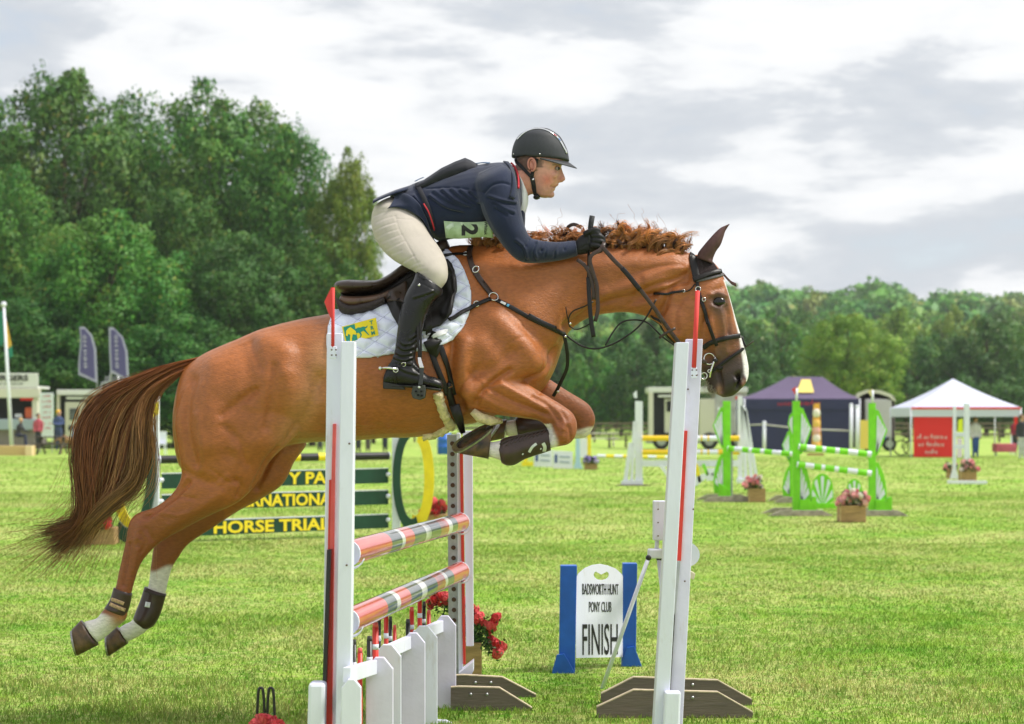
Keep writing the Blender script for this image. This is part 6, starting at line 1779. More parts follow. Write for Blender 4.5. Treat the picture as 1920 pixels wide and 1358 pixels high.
# ---- flowers
m_leafF = mat('planter_leaf', (.045, .11, .025), rough=.5, noise=.4, nscale=20)
m_box = mat('planter_wood', (.40, .25, .11), rough=.8, noise=.25, nscale=14, bump=.002, bscale=30, stretch=(.5, .5, 3))
PETAL = {}
def petal_mat(c):
    k = str(c)
    if k not in PETAL: PETAL[k] = mat('petal_%d' % len(PETAL), c, rough=.6, noise=.2, nscale=40, sheen=.2)
    return PETAL[k]
def rose_mesh(r, m):
    mb = MB(); g = random.Random(3)
    for ring, (cnt, rad, hgt, tilt) in enumerate(((3, .25, .95, .2), (5, .5, .8, .55), (6, .8, .5, 1.0), (7, 1.0, .2, 1.35))):
        for k in range(cnt):
            a = 6.283 * k / cnt + ring * .7; c, s = math.cos(a), math.sin(a); w = .75 * rad + .15
            pt = lambda u, v, z: (r * (c * u - s * v), r * (s * u + c * v), r * z)
            mb.add([pt(rad * .5, -w * .6, hgt - .5), pt(rad * .5, w * .6, hgt - .5), pt(rad, w * .7, hgt), pt(rad * 1.12, 0, hgt + .08 - .15 * tilt), pt(rad, -w * .7, hgt)], [(0, 1, 2, 3, 4)])
    mb.ball((0, 0, .1 * r), (r * .6, r * .6, r * .6), 8, 6)
    me = mb.mesh('bloom', recalc=False); me.materials.append(m); return me
def leaves_mesh(cen, size, n, leaf, seed=1):
    g = np.random.default_rng(seed); q = np.array(cen) + g.normal(size=(n, 3)) * np.array(size) * .45
    nn = g.normal(size=(n, 3)); nn[:, 2] += .5; nn /= np.linalg.norm(nn, axis=1)[:, None]
    u = np.cross(nn, g.normal(size=(n, 3))); u /= np.linalg.norm(u, axis=1)[:, None]; w = np.cross(nn, u); s = leaf * (.6 + .7 * g.random(n))[:, None]
    V = np.stack([q - u * s, q - w * s * .5, q + u * s, q + w * s * .5], 1).reshape(-1, 3)
    return tri_mesh('foliage', V, np.arange(len(V)).reshape(-1, 4))
BLOOM = {}
def planter(name, label, cx, yb, bw, bh, flowers, fcols, r, cat='planter', group='planters beside the jumps', boxm=None, hoops=False, nleaf=260):
    """Wooden tub at photo column cx, base row yb, box bw x bh pixels; flowers: (px, py) blooms."""
    d = GD(yb); k = FPX / d
    root = thing(name, label, cat, P(cx, yb, d), group)
    w, h = bw / k, bh / k
    c = P(cx, yb - bh / 2, d)
    b = MB(); b.box((c.x, d + w * .45, h / 2 + .001), (w, w * .9, h)); b.build('tub', boxm or m_box, root, bevel=.006)
    MB().box((c.x - w * .5 - .001, d - .002, h / 2), (.02, .012, h * .98)).build('corner_strip', mat('tub_strip', (.52, .37, .18), rough=.8, noise=.2), root)
    g = np.random.default_rng(int(cx)); foot = Vector((c.x, d + w * .4, h))
    spots = [P(x, y, d + random.uniform(-.2, .4) * w) for x, y in flowers]
    q = []
    for _ in range(nleaf):
        s0 = spots[g.integers(len(spots))]; t = g.random() ** .6
        s1 = foot.lerp(Vector(s0), t); q.append(np.array(s1) + g.normal(size=3) * (.35 * r / k * 1.6))
    q = np.array(q); nn = g.normal(size=(nleaf, 3)); nn[:, 2] += .5; nn /= np.linalg.norm(nn, axis=1)[:, None]
    u = np.cross(nn, g.normal(size=(nleaf, 3))); u /= np.linalg.norm(u, axis=1)[:, None]; w_ = np.cross(nn, u); s = max(.012, 5.0 / k) * (.5 + .7 * g.random(nleaf))[:, None]
    Vq = np.stack([q - u * s, q - w_ * s * .5, q + u * s, q + w_ * s * .5], 1).reshape(-1, 3)
    me = tri_mesh('foliage', Vq, np.arange(len(Vq)).reshape(-1, 4)); me.materials.append(m_leafF); link('foliage', me, None, root)
    stm = MB()
    for s0 in spots: stm.tube([foot, foot.lerp(s0, .5) + Vector((0, 0, .25 * (s0 - foot).length)), s0], [.004, .003, .002], 5)
    stm.build('stems', m_leafF, root)
    for i, (x, y) in enumerate(flowers):
        m = petal_mat(fcols[i % len(fcols)])
        if m.name not in BLOOM: BLOOM[m.name] = rose_mesh(1.0, m)
        o = bpy.data.objects.new('bloom', BLOOM[m.name]); COL.objects.link(o); o.parent = root; o.matrix_parent_inverse = root.matrix_basis.inverted()
        rr = r / k * random.uniform(.8, 1.2); o.scale = (rr, rr, rr); o.location = spots[i]; o.rotation_euler = (R(random.uniform(40, 85)), random.uniform(-.5, .5), random.uniform(0, 6))
    return root
RED = [(.66, .035, .045), (.72, .06, .075), (.60, .02, .03)]
pl = planter('rose_planter', 'wooden tub of trailing red roses at the far end of the striped poles', 886, 1268, 34, 62,
        [(925, 1168), (918, 1176), (932, 1160), (900, 1160), (893, 1148), (888, 1165), (905, 1170), (935, 1222), (928, 1208), (920, 1204), (938, 1214), (932, 1228), (812, 1125), (822, 1118), (830, 1130), (805, 1134), (835, 1122), (845, 1135), (868, 1130), (858, 1142), (880, 1140), (912, 1186)], RED, 11, nleaf=900)
hp = planter('hooped_planter', 'tub of red flowers with two black wire hoops at the picture bottom', 500, 1432, 80, 62, [(490, 1352), (502, 1350), (512, 1356), (480, 1360), (522, 1362), (496, 1362)], [(.72, .08, .10)], 13, nleaf=200)
for x in (489, 508):
    d = GD(1432); pts = [P(x + (-8 if t < 0 else 8) * 1.0 * abs(t) ** .5 * .95, 1290 + 80 * abs(t) ** 2.2, d + .05) for t in np.linspace(-1, 1, 25)]
    MB().tube(pts, .006, 8).build('wire_hoop', m_kp, hp, smooth=True)

# ---- finish board and timing tripod
m_blue = mat('blue_paint', (.010, .105, .50), rough=.4, noise=.15, nscale=9, bump=.0006, bscale=60)
m_letter = mat('black_lettering', (.010, .010, .010), rough=.6)
fb = thing('finish_sign', 'white finish board between two blue posts', 'sign', P(1125, 1262, GD(1262)))
dl, dr = GD(1262), GD(1250)
plank(1051, 1082, 1061, 1048, 1078, 1262, dl, .09, 'post', m_blue, fb, .004)
plank(1168, 1195, 1057, 1166, 1192, 1250, dr, .09, 'post', m_blue, fb, .004)
for (x0, x1, xm, d, yb) in ((1034, 1079, 1058, dl, 1264), (1165, 1204, 1188, dr, 1250)):
    MB().prism([P(x0, yb, d - .02), P(x0 + 10, yb - 36, d - .02), P(x0 + 24, yb - 38, d - .02), P(x1, yb, d - .02)], (0, 0, 0), (0, .014, 0)).build('foot', m_blue, fb, bevel=.002)
bmb = MB(); dB = lambda x: dl + .03 + (dr - dl) * (x - 1065) / 115
outline = [(1080, 1234)] + [(1080, 1085), (1084, 1076), (1096, 1066), (1110, 1060), (1125, 1058), (1140, 1061), (1155, 1067), (1166, 1077), (1172, 1087)] + [(1172, 1232)]
hole = [(1113 + 29 * u, 1073 + v) for u, v in ((0, 5), (.05, 1), (.15, -1), (.5, 4.5), (.85, -1), (.95, 1), (1, 5), (.93, 10), (.75, 14), (.5, 15.5), (.25, 14), (.07, 10))]
from mathutils.geometry import delaunay_2d_cdt as _cdt
ol = [Vector(p) for p in outline] + [Vector(p) for p in hole]
no, nh = len(outline), len(hole)
v2, e2, f2, *_ = _cdt(ol, [(i, (i + 1) % no) for i in range(no)] + [(no + i, no + (i + 1) % nh) for i in range(nh)], [], 0, 1e-6)
ff = [f for f in f2 if in_poly(tuple(sum((v2[i] for i in f), Vector((0, 0))) / len(f)), outline) and not in_poly(tuple(sum((v2[i] for i in f), Vector((0, 0))) / len(f)), hole)]
fr = [P(p.x, p.y, dB(p.x)) for p in v2]; nb_ = len(fr)
bmb.add(fr + [p + Vector((0, .018, 0)) for p in fr], [tuple(f) for f in ff] + [tuple(i + nb_ for i in reversed(f)) for f in ff])
es = {}
for f in ff:
    for i in range(len(f)): es[(f[i], f[(i + 1) % len(f)])] = 1
for (a, b_) in es:
    if (b_, a) not in es: bmb.f.append((b_, a, a + nb_, b_ + nb_)); bmb.m.append(0)
board = bmb.build('board', m_wp, fb)
rgt = (P(1170, 1150, dB(1170)) - P(1082, 1150, dB(1082))).normalized()
for body, y, x0, x1, hpx, bold in (('BADSWORTH HUNT', 1105, 1081.5, 1170.5, 20, 0), ('PONY CLUB', 1138, 1098, 1153, 19, 0), ('FINISH', 1199, 1082, 1169, 57, .001)):
    dd = dB((x0 + x1) / 2); k = FPX / dd
    place_text(body, m_letter, board, P((x0 + x1) / 2, y, dd) + Vector((0, -.0025, 0)), rgt, (0, 0, 1), hpx / k / .69, fit=(x1 - x0) / k, bold=bold)
tp_ = thing('timing_sensor', 'white timing box on a thin tripod beside the leaning upright', 'tripod', P(1230, 1262, 10.2))
dt = 9.9
MB().box(P(1236, 976, dt), (.065, .05, .205)).build('sensor_box', m_wp, tp_, bevel=.005)
for y in (955, 980, 1005): MB().ball(P(1234, y, dt - .026), .004, 6, 5).build('screw', m_hole, tp_)
MB().tube([P(1232, 1013, dt), P(1231, 1034, dt)], .011, 10).build('neck', m_wp, tp_, smooth=True)
MB().box(P(1228, 1038, dt), (.075, .05, .05)).build('tripod_head', m_wp, tp_, bevel=.008)
for a, b_ in (((1216, 1046, dt - .02), (1129, 1250, 10.05)), ((1237, 1046, dt), (1252, 1240, 10.9)), ((1235, 1046, dt), (1262, 1300, 9.9))):
    e = P(*b_); e.z = 0.0
    MB().tube([P(*a), e], .011, 10).build('leg', m_wp, tp_, smooth=True)
    MB().ball(P(a[0], a[1], a[2]), .016, 8, 6).build('joint', m_kp, tp_, smooth=True)
# ================================================================== other jumps
m_lime = mat('lime_paint', (.20, .66, .012), rough=.4, noise=.12, nscale=9)
m_dkgreen = mat('dark_green_paint', (.006, .050, .028), rough=.38, noise=.15, nscale=8)
m_yellow = mat('yellow_paint', (.86, .66, .012), rough=.4, noise=.1, nscale=8)
m_ypole = mat('yellow_pole', (.84, .55, .01), rough=.35, noise=.1)
m_lblue = mat('pale_blue_paint', (.42, .60, .80), rough=.5)
m_bluep = mat('bright_blue_plastic', (.015, .12, .52), rough=.4)
m_whi = mat('white_gloss', (.76, .77, .89), rough=.4, noise=.04)
m_grn_txt = mat('yellow_letters', (.88, .68, .02), rough=.5)

def scribble(mtl, parent, c, right, up, width, height, seed, name='lettering'):
    """A line of writing too small and soft to read: strokes of uneven height."""
    g = random.Random(seed); right, up, c = Vector(right).normalized(), Vector(up).normalized(), Vector(c); nrm = right.cross(up); x = -width / 2; mb = MB()
    while x < width / 2:
        w = height * g.uniform(.28, .6)
        if g.random() > .14:
            h0 = height * g.choice((.55, .62, .7, 1.0)); b0 = c + right * (x + w / 2) + up * (h0 / 2 - height * .35)
            rot = Matrix((right, up, nrm)).transposed(); mb.box(b0, (w * .82, h0 * .28, .004), rot); mb.box(b0 + right * (w * g.uniform(-.3, .3)), (w * .3, h0, .004), rot)
        x += w * 1.12
    return mb.build(name, mtl, parent)
def flat(mb, pts, d, t=.03): return mb.prism([P(x, y, d) for x, y in pts], (0, 0, 0), (0, t, 0))
def slab(name, pts, d, m, parent, t=.03, bevel=.004): return flat(MB(), pts, d, t).build(name, m, parent, bevel=bevel)

# ---- dark green and yellow plank jump
dA, dBk = GD(1018), GD(1006)
def dJ(x): return dA + (dBk - dA) * (x - 285) / 455
gj = lambda px, py: P(px, py, dJ(px))
for body, y0l, y1l, y0r, y1r, lab in (('Y PARK', 889, 917, 879, 906, 'upper'), ('INTERNATIONAL', 929, 957, 920, 946, 'middle'), ('HORSE TRIALS', 979, 1008, 965, 990, 'lowest')):
    pk = thing('lettered_plank', '%s dark green plank with yellow lettering of the jump behind the horse' % lab, 'plank', gj(515, y1l), 'dark green lettered planks')
    A0, A1, B0, B1 = gj(303, y0l), gj(303, y1l), gj(728, y0r), gj(728, y1r)
    bk_ = Vector((0, .03, 0)); mb = MB(); lean_prism(mb, [A0, B0, B0 + bk_, A0 + bk_], [A1, B1, B1 + bk_, A1 + bk_]); mb.build('board', m_dkgreen, pk)
    up = Vector((0, 0, .012)); mb = MB(); lean_prism(mb, [A0 + up, B0 + up, B0 + up + bk_, A0 + up + bk_], [A0 + up * .1, B0 + up * .1, B0 + up * .1 + bk_, A0 + up * .1 + bk_]); mb.build('white_edge', m_whi, pk)
    x0, x1 = {'upper': (386, 658), 'middle': (405, 640), 'lowest': (398, 640)}[lab]
    if lab == 'upper': x0, x1 = 538, 658
    xc = (x0 + x1) / 2; t = on_line(A0, B0, xc)
    cpt = A0.lerp(A1, .5).lerp(B0.lerp(B1, .5), t) + Vector((0, -.006, 0))
    k = FPX / dJ(xc); rg = (B0 - A0).normalized()
    place_text(body, m_grn_txt, pk, cpt, rg, (0, 0, 1), 21 / k / .69, fit=(x1 - x0) / k, bold=.006)
    for q in (A0.lerp(A1, .4), B0.lerp(B1, .4)): MB().ball(q + Vector((0, -.01, 0)), .03, 8, 6).build('hook', m_whi, pk, smooth=True)
A, B = gj(300, 862), gj(728, 855)
bands, tprev = [], 0
for i, (x, c) in enumerate(((395, 1), (412, 0), (520, 1), (548, 0), (562, 0), (596, 1), (612, 0), (728, 1))):
    t = on_line(A, B, x); bands.append((tprev, t, c)); tprev = t
striped_pole('top_pole', 'black and yellow top pole of the lettered plank jump', A, B, .047, bands, (m_yellow, m_kp), 'background jump poles')
def ring_wing(cx, cy, rx, ry, d, postx0, postx1, posty, label, left):
    root = thing('round_jump_wing', label, 'jump wing', P(cx, gy(d), d), 'round green and yellow wings')
    plank(postx0, postx1, posty, postx0, postx1, gy(d), d, .08, 'post', m_whi, root)
    k = FPX / d
    def arc(a0, a1, dd, wid, m, name, ox=0, oy=0):
        rs = []
        for a in np.linspace(R(a0), R(a1), 40):
            co, si = math.cos(a), math.sin(a)
            po = P(cx + ox + rx * co, cy + oy - ry * si, dd); pi = P(cx + ox + (rx - wid * .62) * co, cy + oy - (ry - wid) * si, dd)
            rs.append([po, po + Vector((0, .05, 0)), pi + Vector((0, .05, 0)), pi])
        MB().rings(rs).build(name, m, root)
    if left:
        arc(48, 268, d + .25, 26, m_yellow, 'yellow_ring', 6, -14); arc(-118, 62, d - .10, 28, m_dkgreen, 'green_ring', -12, -4)
        slab('yellow_brace', [(272, 770), (297, 752), (297, 776), (272, 792)], d - .12, m_yellow, root)
    else:
        arc(100, 265, d - .08, 24, m_dkgreen, 'green_ring', 0); arc(-105, 78, d + .05, 30, m_yellow, 'yellow_ring', 6)
        arc(265, 292, d - .08, 24, m_dkgreen, 'green_ring', 0)
    return root
ring_wing(252, 884, 52, 138, dA - .05, 279, 297, 742, 'round green and yellow wing behind the horse tail', True)
ring_wing(772, 897, 36, 100, dBk - .05, 735, 750, 800, 'round green and yellow wing under the horse belly', False)
slab('flag', [(275, 728), (281, 725), (281, 742), (276, 742)], dA, m_flag, thing('wing_flag', 'small red flag on the wing behind the tail', 'flag', P(278, 742, dA)), .01)
planter('red_planter', 'wooden tub of red flowers behind the tail tip', 183, 1022, 62, 32, [(190, 975), (183, 968), (196, 982), (178, 980), (200, 975), (188, 985), (205, 984)], RED, 10)
planter('red_planter', 'wooden tub of red flowers beside the round wing under the belly', 815, 995, 52, 30, [(800, 950), (812, 942), (822, 950), (806, 960), (828, 945), (818, 960), (835, 955), (795, 962)], RED, 9)
for i, (x0, x1, y0, lab) in enumerate(((820, 846, 812, 'blue barrel under the girth'), (1413, 1440, 812, 'blue barrel in front of the navy gazebo'))):
    d = GD(852 if i == 0 else 846); w = (x1 - x0) / FPX * d; q = P((x0 + x1) / 2, gy(d), d); zt = P(x0, y0, d).z
    MB().tube([(q.x, d, 0), (q.x, d, .02), (q.x, d, zt * .33), (q.x, d, zt * .35), (q.x, d, zt * .66), (q.x, d, zt * .68), (q.x, d, zt)], [w * .47, w * .5, w * .5, w * .52, w * .5, w * .52, w * .49], 20)
    o = MB().tube([(q.x, d, 0), (q.x, d, .02), (q.x, d, zt * .33), (q.x, d, zt * .35), (q.x, d, zt * .37), (q.x, d, zt * .66), (q.x, d, zt * .68), (q.x, d, zt * .7), (q.x, d, zt)], [w * .47, w * .5, w * .5, w * .53, w * .5, w * .5, w * .53, w * .5, w * .49], 20).build('barrel', m_bluep, None, smooth=True)
    tag(o, lab, 'barrel', 'blue barrels')

# ---- lime green shell jump
GG = 'lime green shell jump stands'
def shell(name, parent, cx, yb, rx, ry, d, a0=0, a1=180, nst=5, t=.025):
    """Scalloped fan with raised white rays; centre of the fan at (cx, yb) in photo pixels."""
    pts = [(cx, yb)]
    for a in np.linspace(R(a0), R(a1), 24): pts.append((cx + rx * math.cos(a) * (.75 + .25 * math.sin(a)), yb - ry * math.sin(a) ** .9 * (1 if True else 1)))
    o = slab(name, pts, d, m_lime, parent, t, .002)
    for i in range(nst):
        a = R(a0 + (a1 - a0) * (i + .5) / nst); da = R((a1 - a0) / nst * .24)
        q = []
        for rr, aa in ((.12, a - da * .5), (.9, a - da), (.93, a), (.9, a + da), (.12, a + da * .5)):
            q.append((cx + rx * rr * math.cos(aa) * (.75 + .25 * math.sin(aa)), yb - ry * rr * math.sin(max(aa, .02)) ** .9))
        slab('ray', q, d - .006, m_whi, o, .006, 0)
    return o
def lime_stand(label, x0, x1, ytop, yb, side, kind='full', flagm=None):
    d = GD(yb); root = thing('shell_jump_stand', label, 'jump stand', P((x0 + x1) / 2, yb, d), GG)
    H = yb - ytop
    slab('post', [(x0, ytop), (x1, ytop), (x1, yb), (x0, yb)], d, m_lime, root, .09)
    e = x1 if side > 0 else x0
    f = lambda u, v: (e + side * u * H / 212, ytop + v * H / 212)
    lf = slab('upper_leaf', [f(0, 12), f(6, 14), f(14, 34), f(22, 52), f(14, 75), f(4, 98), f(0, 100)], d + .01, m_lime, root, .02, .002)
    for i in range(4):
        u = .18 + i * .22
        slab('ray', [f(0 + .6, 96 - 2), f(20 * u - .6, 16 + 34 * u), f(20 * u + 2.4, 21 + 36 * u), f(2.6, 94)], d + .002, m_whi, lf, .008, 0)
    lo = slab('lower_fan', [f(0, 112), f(5, 112), f(13, 128), f(19, 150), f(21, 172), f(19, 195), f(0, 195)], d + .01, m_lime, root, .02, .002)
    for i in range(4):
        u = .05 + i * .27
        slab('ray', [f(.8, 188), f(17 * u + .6, 118 + 50 * u), f(17 * u + 3.0, 126 + 54 * u), f(3.0, 190)], d + .002, m_whi, lo, .008, 0)
    if kind == 'full':
        slab('base_block', [f(0, 183), f(20, 183), f(20, 188), f(24, 178), f(31, 178), f(31, 212), f(0, 212)], d - .04, m_lime, root, .12)
    for dy_, sx in ((.5, -1), (-.35, 1)):
        dd = d + dy_; yy = gy(dd); xm = (x0 + x1) / 2
        pts = [(xm - 60 * H / 212 + 6 * sx, yy), (xm - 35 * H / 212 + 6 * sx, yy - 11), (xm + 40 * H / 212 + 8 * sx, yy - 11), (xm + 62 * H / 212 + 8 * sx, yy)]
        slab('foot_board', pts, dd, mat('pale_foot_board', (.34, .29, .25), rough=.9, noise=.3, nscale=12), root, .05)
    if flagm:
        MB().tube([P((x0 + x1) / 2, ytop, d), P((x0 + x1) / 2, ytop - 24, d)], .02, 8).build('flag_holder', m_whi, root, smooth=True)
        slab('flag', [((x0 + x1) / 2 - 9, ytop - 22), ((x0 + x1) / 2, ytop - 27), ((x0 + x1) / 2, ytop - 8)], d - .01, flagm, root, .01, 0)
    return root, d
m_palef = mat('pale_yellow_flag', (.72, .62, .30), rough=.7)
sA, d1 = lime_stand('lime green shell upright nearest the yellow card of the navy gazebo', 1487, 1500, 752, 966, 1, flagm=m_flag)
slab('far_leaf', [(1488, 770), (1480, 780), (1477, 795), (1483, 812), (1488, 826)], d1 + .02, m_lime, sA, .02, .002)
slab('ray', [(1486, 780), (1481, 786), (1480, 796), (1486, 815)], d1 + .012, m_whi, sA, .004, 0)
sB, d2 = lime_stand('lime green shell upright in front of the grey trailer', 1630, 1642, 756, 966, 1, flagm=m_palef)
sC, d3 = lime_stand('lime green shell upright under the horse muzzle', 1356, 1370, 752, 940, -1, kind='plain')
slab('grey_track', [(1370, 845), (1374, 845), (1374, 938), (1370, 938)], d3 + .02, m_grey, sC, .03)
slab('base_block', [(1347, 905), (1369, 920), (1369, 938), (1347, 938)], d3 - .03, m_lime, sC, .1)
sD, d4 = lime_stand('lime green shell upright mostly hidden behind its twin', 1481, 1489, 800, 942, -1, kind='plain')
def lime_pole(label, a, da, b, db):
    A, B = P(a[0], a[1], da), P(b[0], b[1], db)
    bands = []; cuts = [0, .10, .22, .32, .37, .50, .56, .68, .82, .95, 1]
    for i in range(len(cuts) - 1): bands.append((cuts[i], cuts[i + 1], i % 2))
    return striped_pole('green_white_pole', label, A, B, .046, bands, (m_lime, m_whi), 'green and white poles')
lime_pole('upper green and white pole between the two nearest shell uprights', (1499, 838), d1 - .06, (1632, 852), d2 - .06)
lime_pole('lower green and white pole between the two nearest shell uprights', (1496, 871), d1 - .06, (1632, 888), d2 - .06)
lime_pole('green and white pole running towards the horse muzzle', (1366, 841), d3 - .06, (1488, 852), d4 - .1)
for (cx, yb, rx, ry, lab) in ((1542, 950, 27, 62, 'lime green shell filler between the uprights'), (1602, 946, 20, 48, 'smaller lime green shell filler behind the pink flowers')):
    d = GD(yb + 3); r_ = thing('shell_filler', lab, 'jump filler', P(cx, yb, d), 'lime shell fillers')
    shell('fan', r_, cx, yb, rx, ry, d, 8, 172)
    slab('base', [(cx - rx, yb - 6), (cx + rx, yb - 6), (cx + rx, yb + 6), (cx - rx, yb + 6)], d - .05, m_lime, r_, .08)
for (x, y) in ((1536, 958), (1575, 961), (1590, 960)):
    o = slab('fallen_slat', [(x - 8, y + 2), (x + 6, y - 4), (x + 8, y), (x - 6, y + 5)], GD(y + 6), mat('pale_lime', (.50, .72, .28), rough=.5), None, .05); tag(o, {1536: 'pale green slat lying by the large shell filler', 1575: 'pale green slat lying between the shell fillers', 1590: 'pale green slat lying behind the pink flower tub'}[x], 'slat', 'slats on the grass')
PINK = [(.85, .36, .38), (.86, .76, .70), (.86, .46, .46), (.82, .28, .32)]
def puff(cx, cy, w, h, n, seed):
    g = random.Random(seed); out = []
    for k in range(n):
        a = g.uniform(math.pi * .02, math.pi * .98); q = g.uniform(.3, 1)
        out.append((cx + math.cos(a) * w / 2 * q, cy + h * .35 - math.sin(a) * h * .8 * q))
    return out
planter('flower_planter', 'wooden tub of pink and white flowers in front of the shell jump', 1600, 980, 48, 32, puff(1600, 934, 64, 36, 34, 1), PINK, 6.5)
planter('flower_planter', 'wooden tub of pink flowers beside the shell upright under the muzzle', 1420, 942, 31, 26, puff(1417, 905, 46, 26, 24, 2), PINK, 5)
planter('flower_planter', 'nearer wooden tub of pink flowers in front of the narrow white jump', 1817, 906, 29, 26, puff(1816, 873, 40, 24, 22, 3), PINK, 4.5)
planter('flower_planter', 'wooden tub of pink flowers behind the narrow white jump', 1786, 897, 18, 16, puff(1782, 876, 28, 20, 14, 4), PINK, 4)
planter('flower_planter', 'wooden tub of lilac flowers beside the blue and white jump', 1108, 881, 24, 14, puff(1108, 862, 26, 14, 16, 5), [(.42, .30, .72), (.52, .42, .78)], 4)

# ---- white slatted jump with yellow poles
dW = GD(911); GW = 'white slatted wings'
def slat_wing(label, pts_in, slats, base, top_flag=None):
    root = thing('slatted_wing', label, 'jump wing', P(slats[0][0], gy(dW), dW), GW)
    for (xt, yt, xb, yb, w) in slats: slab('slat', [(xt - w / 2, yt), (xt + w / 2, yt + 1), (xb + w / 2, yb), (xb - w / 2, yb)], dW, m_whi, root, .06)
    slab('base_rail', base, dW - .05, m_whi, root, .16)
    if top_flag: slab('flag', top_flag, dW, m_whi, root, .01, 0)
    return root
w1 = slat_wing('white slatted wing with a white flag right of the horse knees', None, [(1198, 752, 1198, 908, 14), (1190, 790, 1184, 908, 6), (1183, 830, 1172, 908, 8), (1190, 900, 1190, 908, 30)], [(1165, 902), (1206, 900), (1206, 912), (1165, 912)], [(1187, 738), (1194, 732), (1195, 747), (1189, 746)])
slab('foot_board', [(1145, 914), (1160, 909), (1215, 909), (1228, 916)], dW - .1, m_wood, w1, .1)
w2 = slat_wing('white slatted wing beside the navy gazebo', None, [(1388, 742, 1388, 905, 9), (1392, 760, 1399, 905, 7), (1396, 765, 1410, 905, 7), (1398, 770, 1420, 905, 6)], [(1382, 898), (1426, 898), (1426, 906), (1382, 906)], [(1345, 763), (1356, 766), (1356, 770), (1346, 769)])
for lab, y in (('upper yellow and white pole of the white slatted jump', 822), ('lower yellow and white pole of the white slatted jump', 848)):
    A, B = P(1204, y, dW - .1), P(1386, y, dW - .1)
    striped_pole('yellow_pole', lab, A, B, .058, [(0, .28, 0), (.28, .5, 1), (.5, .54, 0), (.54, .6, 1), (.6, .62, 0), (.62, .67, 1), (.67, .69, 0), (.69, .78, 1), (.78, 1, 0)], (m_ypole, m_whi), 'yellow and white poles')
o = slab('white_plank', [(1204, 863), (1384, 863), (1384, 875), (1204, 875)], dW - .08, m_whi, None, .03); tag(o, 'white plank under the yellow poles', 'plank')
for nm, lab, pts, m in (('yellow_board', 'yellow slanting board under the white plank', [(1303, 871), (1308, 870), (1316, 904), (1309, 906)], m_yellow), ('green_board', 'green slanting board under the white plank', [(1316, 872), (1321, 869), (1330, 890), (1325, 893)], m_lime),
                        ('white_board', 'white slanting board right of the upright', [(1298, 896), (1322, 888), (1326, 896), (1300, 916)], m_whi), ('white_board', 'white slanting board below the plank near the slatted wing', [(1236, 874), (1244, 873), (1256, 890), (1252, 896)], m_whi), ('letter_board', 'pale filler board with dark lettering under the white plank', [(1325, 878), (1352, 878), (1352, 900), (1325, 902)], m_whi)):
    o = slab(nm, pts, dW - .2, m, None, .04); tag(o, lab, 'board', 'filler boards')
    if nm == 'letter_board': scribble(m_letter, o, P(1340, 889, dW - .206), (1, 0, 0), (0, 0, 1), .16, .12, 41)

# ---- blue and white panel jump far behind the knees
dP = GD(879)
for x0, x1, y0, y1, nm, lab, m in ((1001, 1036, 842, 876, 'sponsor_panel', 'white panel with a blue mark below the knees', m_whi), (1037, 1074, 845, 879, 'sponsor_panel', 'white panel with a blue mark beside the pale blue post', m_whi)):
    o = thing(nm, lab, 'panel', P((x0 + x1) / 2, gy(dP), dP), 'white panels'); slab('panel', [(x0, y0), (x1, y0 + 2), (x1, y1), (x0, y1 - 1)], dP, m, o, .04)
    slab('blue_mark', [(x0 + 3, y0 + 8), (x0 + 8, y0 + 7), (x0 + 8, y0 + 23), (x0 + 3, y0 + 23)], dP - .01, mat('navy_mark', (.03, .07, .25), rough=.6), o, .01, 0)
    for dy_ in (10, 20): slab('lettering', [(x0 + 12, y0 + dy_), (x1 - 5, y0 + dy_ + 1), (x1 - 5, y0 + dy_ + 4), (x0 + 12, y0 + dy_ + 3)], dP - .01, mat('grey_mark', (.30, .36, .46), rough=.6), o, .01, 0)
for nm, lab, pts, m, dd in (('jump_post', 'pale blue post with a flared foot between the white panels', [(1080, 815), (1087, 815), (1088, 865), (1093, 879), (1075, 879), (1079, 865)], m_lblue, dP), ('jump_post', 'yellow post behind the horse knee', [(1101, 815), (1108, 815), (1108, 856), (1101, 856)], m_yellow, dP + 4),
                            ('jump_post', 'yellow post below the folded foreleg', [(982, 784), (989, 784), (989, 870), (982, 870)], m_yellow, dP + 1), ('jump_post', 'pale blue post below the folded foreleg', [(1003, 786), (1011, 786), (1011, 842), (1003, 842)], m_lblue, dP + 1), ('yellow_plank', 'yellow base board under the hoof', [(978, 866), (1000, 866), (1000, 874), (978, 874)], m_yellow, dP - .5), ('white_hoarding', 'plain white panel beside the yellow post behind the knee', [(1088, 822), (1101, 824), (1101, 858), (1088, 858)], m_whi, dP + 3)):
    o = slab(nm, pts, dd, m, None, .1); tag(o, lab, 'jump post' if nm == 'jump_post' else 'board', 'far jump posts')
A, B = P(1120, 855, 72), P(1262, 858, 72)
striped_pole('ground_pole', 'thin striped pole lying far off on the grass', A, B, .06, [(i / 9, (i + 1) / 9, i % 2) for i in range(9)], (m_whi, m_yellow), 'background jump poles')

